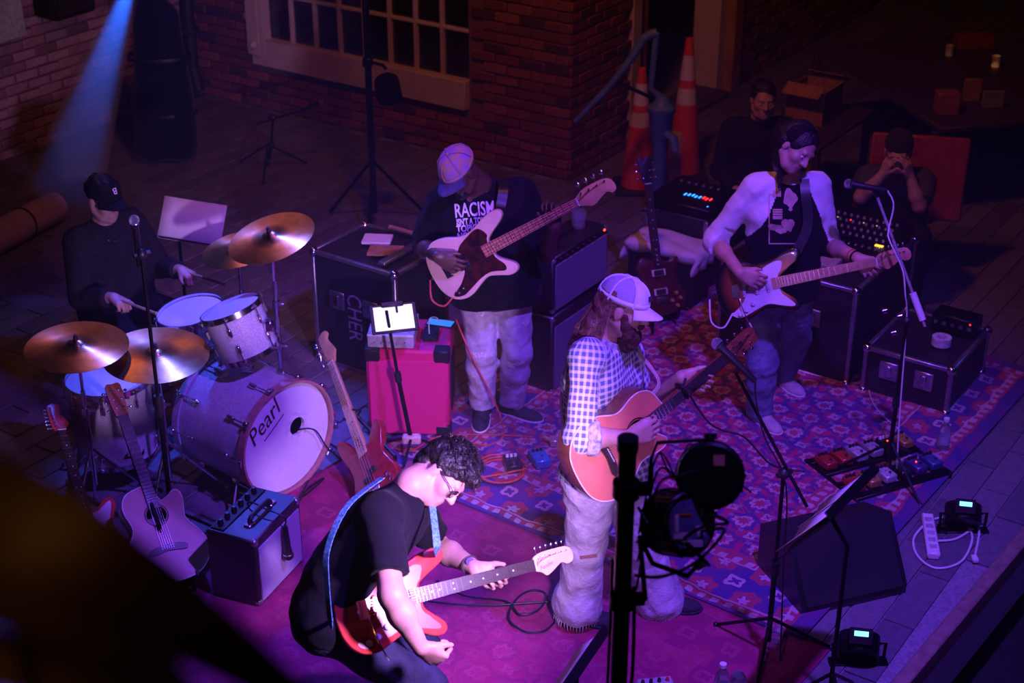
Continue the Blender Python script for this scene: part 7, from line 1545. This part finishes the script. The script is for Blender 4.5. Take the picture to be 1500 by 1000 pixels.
# sound engineer, elbows on the desk, hands to the face
hc = Y(1316, 222, 9.25); fw = (V((1.75, 7.9, 0))-V((hc.x, hc.y, 0))).normalized(); fw = (fw+V((.25, 0, 0))).normalized(); lf = V((-fw.y, fw.x, 0))*1.0; D0 = V((hc.x, hc.y, 0))-fw*.10
nk = hc+V((0, 0, -.15))-fw*.06; J = dict(neck=nk, shR=nk-lf*.18*-1*-1+V((0, 0, -.06)), shL=nk+lf*.18+V((0, 0, -.06)), hipR=D0-fw*.10-lf*.10+V((0, 0, .50)), hipL=D0-fw*.10+lf*.10+V((0, 0, .50)))
rv, fv, uv_ = rotm(fw+V((0, 0, -.15)), V((0, 0, 1)))
chk = hc+fv*.06-uv_*.055
J['elR'] = chk+rv*.20+fv*.04-V((0, 0, .22)); J['elL'] = chk-rv*.16+fv*.06-V((0, 0, .24)); J['wrR'] = chk+rv*.082+fv*.045-V((0, 0, .05)); J['wrL'] = chk-rv*.082+fv*.045-V((0, 0, .05))
J['knR'] = J['hipR']+fw*.30-lf*.08; J['knL'] = J['hipL']+fw*.30+lf*.08
for s_ in 'RL': J['an'+s_] = V((J['kn'+s_].x-fw.x*.05, J['kn'+s_].y-fw.y*.05, .08))
hands = {'R': (uv_-rv*.25+fv*.05, -fv*.5-rv*.8, -1, (.5,)*4), 'L': (uv_+rv*.25+fv*.05, -fv*.5+rv*.8, 1, (.5,)*4)}
p, P = simple_person('person in dark beanie and glasses resting face in both hands at the sound desk', J, hc, fw+V((0, 0, -.15)), V((0, 0, 1)), mat('brown_grey_tee', (.06, .05, .05), .9), DARK_CLOTH, base=D0, hands=hands, hair=False, sleeve_t=.75)
S = SDF(np.array(hc)-.2, np.array(hc)+.22, .006); r, f, u = rotm(fw+V((0, 0, -.15)), V((0, 0, 1))); S.ell(P(0, -.015, .045), (.090, .108, .104), [tuple(r), tuple(f), tuple(u)], .01); S.cut(P(0, 0, .035), -u-f*.15, .3); sdf_part('beanie', S, mat('dark_knit', (.03, .022, .02), .95, bump=.6, scale=120), p)
gl = MB()
for sg in (-1, 1): gl.tube([P(sg*(.034+.024*math.cos(a)), .105, .0+.018*math.sin(a)) for a in [2*math.pi*i/16 for i in range(17)]], .0025, 6); gl.tube([P(sg*.058, .1, .004), P(sg*.082, 0, .004)], .0022, 6)
gl.tube([P(-.01, .106, .004), P(.01, .106, .004)], .0022, 6); part('glasses', gl, BLACK_PLASTIC, p)
# red chair behind the engineer
CH = V((D0.x, D0.y, 0))-fw*.12; M_ = frame(CH, lf*-1, (0, 0, 1)); by = (M_.to_3x3() @ V((0, 1, 0))).dot(-fw); sg = 1 if by > 0 else -1; RP = mat('red_chair_plastic', (.40, .05, .04), .5)
t = thing('chair', 'dull red chair with tall backrest at the sound desk', 'chair', CH); mb = MB(); mb.box((0, 0, .385), (.46, .44, .03), M_, ch=.01); part('seat', mb, RP, t); mb = MB(); mb.box((-.16, sg*.25, .68), (.62, .03, .56), M_, ch=.012, R=Matrix.Rotation(-sg*.12, 3, 'X')); part('backrest', mb, RP, t)
for x in (-.2, .2):
    for y in (-.19, .19): mb = MB(); mb.tube([(x, y, .38), (x*1.1, y*1.1, .0)], .012, 8, M_); part('leg', mb, BLACK_METAL, t)
# ---- traffic cones, water pump, wooden post
ORANGE = mat('cone_orange', (.75, .07, .02), .5, var=.06); REFL = mat('cone_reflective', (.70, .62, .64), .4, var=.04)
def cone(px, py, ptop, label):
    b = G(px, py); h_ = Y(ptop[0], ptop[1], b.y).z; t_ = thing('traffic_cone', label, 'traffic cone', b); mb = MB(); mb.box(b+V((0, 0, .02)), (.36, .36, .04), ch=.012); part('base', mb, mat('cone_base_rubber', (.03, .025, .025), .8), t_); R0, R1 = .135, .028
    rad = lambda t__: R0+(R1-R0)*t__
    for a, b_, mt, nm in ((0, .52, ORANGE, 'cone_body'), (.52, .64, REFL, 'reflective_band'), (.64, .70, ORANGE, 'cone_body'), (.70, .88, REFL, 'reflective_band'), (.88, 1.0, ORANGE, 'cone_tip')): mb = MB(); mb.lathe([(rad(a), .04+(h_-.04)*a), (rad(b_), .04+(h_-.04)*b_)]+([(.02, h_-.004), (.001, h_-.004)] if b_ == 1 else []), Matrix.Translation(b), 28, cap=False); part(nm, mb, mt, t_)
cone(1000, 255, (994, 56), 'tall orange and white traffic cone beside the wooden post'); cone(934, 276, (946, 100), 'tall orange and white traffic cone half hidden behind the blue pump')
BLUEP = mat('blue_paint', (.09, .20, .42), .5, var=.15, scale=20); pb = G(962, 322); pz = lambda px, py: Y(px, py, pb.y); t = thing('water_pump', 'old blue cast-iron hand water pump with long handle', 'water pump', pb); mb = MB(); zt = pz(960, 150).z
mb.lathe([(.001, 0), (.11, 0), (.11, .03), (.06, .05), (.055, zt-.28), (.075, zt-.25), (.085, zt-.08), (.10, zt-.06), (.10, zt-.03), (.06, zt), (.04, zt+.05), (.001, zt+.05)], Matrix.Translation(pb), 28); part('pump_body', mb, BLUEP, t)
a_ = pz(962, 48); mb = MB(); mb.tube([pb+V((0, 0, zt+.03)), pz(953, 130), a_], [.028, .022, .024], 10); part('pump_arm', mb, BLUEP, t); mb = MB(); mb.tube(spline([a_, pz(945, 55), pz(925, 85), pz(898, 120), pz(868, 152), pz(842, 178)], 4), [.034-.0008*i for i in range(21)], 10); part('pump_handle', mb, BLUEP, t); mb = MB(); mb.tube([pz(898, 118), pz(925, 130), pz(955, 143)], .014, 8); part('link_rod', mb, BLACK_METAL, t); mb = MB(); mb.tube([pb+V((0, 0, zt-.20)), pb+V((.08, -.14, zt-.22)), pb+V((.09, -.16, zt-.30))], .030, 10); part('spout', mb, BLUEP, t)
b = G(986, 290); hh = Y(982, 194, b.y).z; t = thing('wooden_post', 'square pale wooden post standing beside the blue pump', 'post', b); mb = MB(); mb.box(b+V((0, 0, hh/2)), (.085, .085, hh), ch=.006); part('post', mb, mat('raw_timber', (.50, .30, .16), .7, scale=8), t)
# ---- dim clutter at the right back
c = G(1205, 215, .70); Mk = bframe(V((c.x, c.y, 0)), DB); t = thing('side_table', 'dark side table with papers behind the sound desk', 'table', Mk @ V((.45, .25, 0))); mb = MB(); mb.box((.45, .28, .685), (1.0, .56, .03), Mk, ch=.005); part('table_top', mb, mat('dark_timber', (.06, .04, .03), .5), t)
for x in (.0, .9):
    for y in (.04, .52): mb = MB(); mb.box((x, y, .335), (.05, .05, .67), Mk, ch=.004); part('leg', mb, mat('dark_timber', (0, 0, 0)), t)
mb = MB(); mb.box((.08, .18, .703), (.20, .15, .006), Mk); single('paper_pad', mb, mat('tan_paper', (.62, .36, .18), .8), 'tan paper pad lying on the dark side table', 'paper', Mk @ V((.08, .18, .70)))
p_ = Mk @ V((-.0, .36, .70)); mb = MB(); mb.lathe([(.001, 0), (.033, 0), (.033, .16), (.028, .17), (.001, .17)], Matrix.Translation(p_), 18); single('thermos_can', mb, mat('grey_tin', (.16, .12, .11), .4), 'tall grey can standing on the dark side table', 'can', p_)
p_ = Mk @ V((.55, .32, .70)); t = thing('cardboard_box', 'open brown cardboard box on the dark side table', 'box', p_); Mx = bframe(p_, DB)
for a, b, s_ in (((.0, -.14, .12), (.34, .006, .24), 0), ((.0, .14, .12), (.34, .006, .24), 0), ((-.17, 0, .12), (.006, .28, .24), 0), ((.17, 0, .12), (.006, .28, .24), 0)): mb = MB(); mb.box(a, b, Mx); part('side_wall', mb, mat('cardboard', (.36, .17, .09), .85), t)
mb = MB(); mb.box((0, 0, .004), (.34, .28, .006), Mx); part('bottom', mb, mat('cardboard', (0, 0, 0)), t)
for a, rr_ in (((-.22, 0, .255), -.5), ((.22, 0, .255), .5)): mb = MB(); mb.box(a, (.12, .28, .005), Mx, R=Matrix.Rotation(rr_, 3, 'Y')); part('flap', mb, mat('cardboard', (0, 0, 0)), t)
c = G(1425, 176, .74); Mk = bframe(V((c.x, c.y, 0)), AZ(75)); t = thing('bar_table', 'dark table with small lamps at the far back right', 'table', Mk @ V((.2, .3, 0))); mb = MB(); mb.box((.35, .95, .72), (1.3, 2.1, .04), Mk, ch=.006); part('table_top', mb, mat('dark_timber', (0, 0, 0)), t)
for x in (-.3, .8):
    for y in (-.04, 1.92): mb = MB(); mb.box((x, y, .35), (.06, .06, .70), Mk, ch=.004); part('leg', mb, mat('dark_timber', (0, 0, 0)), t)
for px, py, lb, e in ((1458, 90, 'small lit candle glass with white rim on the far table', 1.0), (1390, 74, 'small dim candle glass on the far table', .15)):
    yy = Mk.translation.y+.55; q = G(px, py+7, .742); t = thing('candle_glass', lb, 'candle', q); mb = MB(); mb.lathe([(.001, 0), (.030, 0), (.033, .085), (.030, .085), (.027, .006), (.001, .006)], Matrix.Translation(q), 20); part('glass', mb, mat('frosted_glass', (.6, .55, .55), .4, trans=.3), t); mb = MB(); mb.lathe([(.001, .006), (.024, .006), (.024, .022), (.001, .022)], Matrix.Translation(q), 16); part('candle', mb, mat('candle_glow_%d' % int(e*10), (.8, .5, .3), .5, emit=(1, .45, .12), estr=2.2*e), t)
for px, py, s_, cl, nm, lb, ct in ((1385, 165, (.16, .12, .16), (.30, .09, .05), 'small_box', 'reddish box standing at the near end of the far table', 'box'), (1422, 148, (.13, .03, .17), (.28, .15, .06), 'framed_card', 'small brown card standing on the far table', 'card'), (1453, 158, (.16, .03, .13), (.20, .16, .17), 'framed_sign', 'small grey framed sign standing on the far table', 'sign'), (1425, 68, (.30, .16, .10), (.20, .02, .015), 'red_crate', 'low red crate at the back of the far table', 'crate')):
    q = G(px, py, .742); q.z = .741; mb = MB(); mb.box(q+V((0, 0, s_[2]/2)), s_, ch=.006); single(nm, mb, mat(nm+'_m', cl, .7), lb, ct, q)
# ---- left edge: speaker and sign board on the wall, rolled canvas
wl = lambda s_, z, out: INNER-DB*s_-DA*out+V((0, 0, z))
def wall_pt(px, py, out): p_ = on_plane(px, py, INNER-DA*out, -DA); return p_
q = wall_pt(95, 8, .16); t = thing('wall_speaker', 'black loudspeaker hung on the pale brick wall', 'loudspeaker', q); Mw = bframe(q, DB); mb = MB(); mb.box((0, 0, .16), (.42, .26, .46), Mw, ch=.02); part('cabinet', mb, BLACK_PLASTIC, t); mb = MB(); mb.box(V((0, 0, .16))+V((0, 0, 0)), (.36, .272, .40), Mw, ch=.01); part('grille', mb, mat('black_grille', (.016, .014, .022), .6), t); mb = MB(); mb.tube([q+DA*.02+V((0, 0, .16)), q+DA*.17+V((0, 0, .16))], .02, 8); part('wall_bracket', mb, BLACK_METAL, t)
q = wall_pt(8, 22, .05); t = thing('wall_sign', 'pale green sign board on the brick wall', 'sign', q); Mw = bframe(q, DB); mb = MB(); mb.box((-.05, 0, .1), (.42, .05, .60), Mw, ch=.012); part('board', mb, mat('sign_cream', (.52, .54, .38), .6), t); mb = MB(); mb.tube([q+V((0, 0, .1)), q+DA*.06+V((0, 0, .1))], .03, 8); part('bracket', mb, BLACK_METAL, t)
a_, b_ = G(-40, 366, .12), G(82, 302, .12); mb = MB(); dd = (b_-a_).normalized(); mb.tube([a_, b_], .11, 24); t = thing('canvas_roll', 'pale rolled canvas lying on the ground at the left', 'roll', V((a_.x, a_.y, 0))); part('rolled_sheet', mb, mat('pale_canvas_roll', (.50, .34, .30), .8, var=.1), t); mb = MB(); mb.torus(.112, .008, zframe(a_.lerp(b_, .6), dd), 28, 6); part('tie', mb, BLACK_CLOTH, t)
# black folded tent in front of the pale wall
b = G(248, 235); t = thing('folded_tent', 'black covered folded tent standing in front of the brick walls', 'tent bag', b); S = SDF(np.array(b)-.65, np.array(b)+np.array((.65, .65, 2.0)), .02); S.cap(b+V((-.10, 0, .16)), b+V((-.04, .05, 1.25)), .16, .12, .08); S.cap(b+V((.10, 0, .16)), b+V((.06, .05, 1.15)), .16, .12, .08); S.wrinkle(.006, 16, 3); S.cut((0, 0, .005), (0, 0, -1)); sdf_part('fabric_cover', S, BLACK_CLOTH, t)
for z in (.4, .85): mb = MB(); mb.torus(.235, .012, Matrix.Translation(b+V((0, .02, z))) @ Matrix.Diagonal((1.05, .68, 1.6, 1)), 30, 6); part('strap', mb, BLACK_PLASTIC, t)
# ---- out-of-focus plant close to the camera, on the balcony rail's outer side
def at_depth(px, py, d_): r_ = ray(px, py); return V((0, 0, H))+r_*d_
LEAF = mat('plant_leaf', (.030, .020, .010), .45, var=.3, scale=6)
PT = at_depth(-330, 900, 1.05); PT0 = V((PT.x, PT.y, PT.z-.45)); t = thing('balcony_plant', 'blurred dark strap-leaved plant close in front of the viewer', 'plant', PT0)
def blade(pts, w0, n=14):
    P_ = spline(pts, 5); vs = []; fs = []; m = len(P_)
    for i, q in enumerate(P_):
        u = i/(m-1); w = w0*(min(1, .35+u*3))*(1-u**3*.92); tg = (P_[min(i+1, m-1)]-P_[max(i-1, 0)]).normalized(); s_ = tg.cross((q-V((0, 0, H))).normalized()).normalized(); n_ = s_.cross(tg); fold = w*.22
        vs += [q-s_*w, q+n_*fold, q+s_*w, q+n_*(fold+.0015)+V((0, 0, .0015))]
    for i in range(m-1): a = i*4; fs += [(a, a+1, a+5, a+4), (a+1, a+2, a+6, a+5), (a+2, a+3, a+7, a+6), (a+3, a, a+4, a+7)]
    mb = MB(); mb.add(vs, fs); part('leaf', mb, LEAF, t, ang=80)
D_ = at_depth
blade([PT, D_(-130, 480, 1.0), D_(10, 535, .98), D_(95, 606, .97), D_(250, 728, .98), D_(450, 880, 1.0)], .0055)
blade([PT, D_(-150, 725, 1.0), D_(20, 765, .98), D_(170, 850, .96), D_(330, 950, .97), D_(500, 1070, 1.0)], .036)
blade([PT, D_(-160, 800, 1.02), D_(40, 870, 1.0), D_(200, 970, .99), D_(360, 1090, 1.0)], .028)
blade([PT, D_(-180, 650, 1.08), D_(-50, 690, 1.05), D_(15, 790, 1.02), D_(45, 980, 1.0), D_(55, 1100, 1.0)], .012)
blade([PT, D_(-220, 900, 1.08), D_(-40, 955, 1.06), D_(150, 1000, 1.05), D_(330, 1060, 1.05)], .022)
mb = MB(); mb.tube([PT0, PT], .016, 10); part('stem', mb, LEAF, t); mb = MB(); mb.lathe([(.001, -.26), (.10, -.26), (.13, .0), (.12, .0), (.11, -.02), (.001, -.02)], Matrix.Translation(PT0+V((0, 0, .02))), 24); part('pot', mb, mat('terracotta', (.30, .12, .07), .8), t)
bk = PT0+V((0, 0, -.26)); mb = MB(); mb.box(V((bk.x-.2, bk.y-.35, bk.z)), (.9, 1.0, .04), ch=.004); t = thing('balcony_ledge', 'dark balcony ledge carrying the blurred plant', 'ledge', V((bk.x-.2, bk.y-.35, -.6))); part('ledge_board', mb, BLACK_METAL, t); mb = MB(); mb.tube([V((bk.x-.2, bk.y-.3, -.6)), V((bk.x-.2, bk.y-.3, bk.z))], .06, 12); part('ledge_post', mb, BLACK_METAL, t)
# ---- thin haze hanging over the stage
HZ = bpy.data.materials.new('stage_haze'); HZ.use_nodes = True; nt = HZ.node_tree; nt.nodes.remove(nt.nodes['Principled BSDF']); vsn = nt.nodes.new('ShaderNodeVolumeScatter'); vsn.inputs['Density'].default_value = .008; vsn.inputs['Anisotropy'].default_value = .25; vsn.inputs['Color'].default_value = (1, 1, 1, 1); nt.links.new(vsn.outputs[0], nt.nodes['Material Output'].inputs['Volume'])
mb = MB(); mb.box((.6, 6.6, 1.26), (7.6, 4.6, 2.46)); o = link('haze', mb.mesh('haze'), HZ); tag(o, 'thin smoky haze hanging over the whole stage', 'haze', kind='stuff')
HZ2 = HZ.copy(); HZ2.name = 'beam_shaped_smoke'; HZ2.node_tree.nodes['Volume Scatter'].inputs['Density'].default_value = 1.7
mb = MB(); mb.lathe([(.03, 0), (.245, 1.65)], zframe((-2.115, 9.0, 2.33), (-.485, 0, -1.13)), 24); o = single('smoke', mb, HZ2, 'cone of added smoke shaped to the narrow blue light beam', 'smoke', (-2.7, 9.0, .85)); tag(o, kind='stuff')  # smoke volume added in the beam's own shape so the light shows up
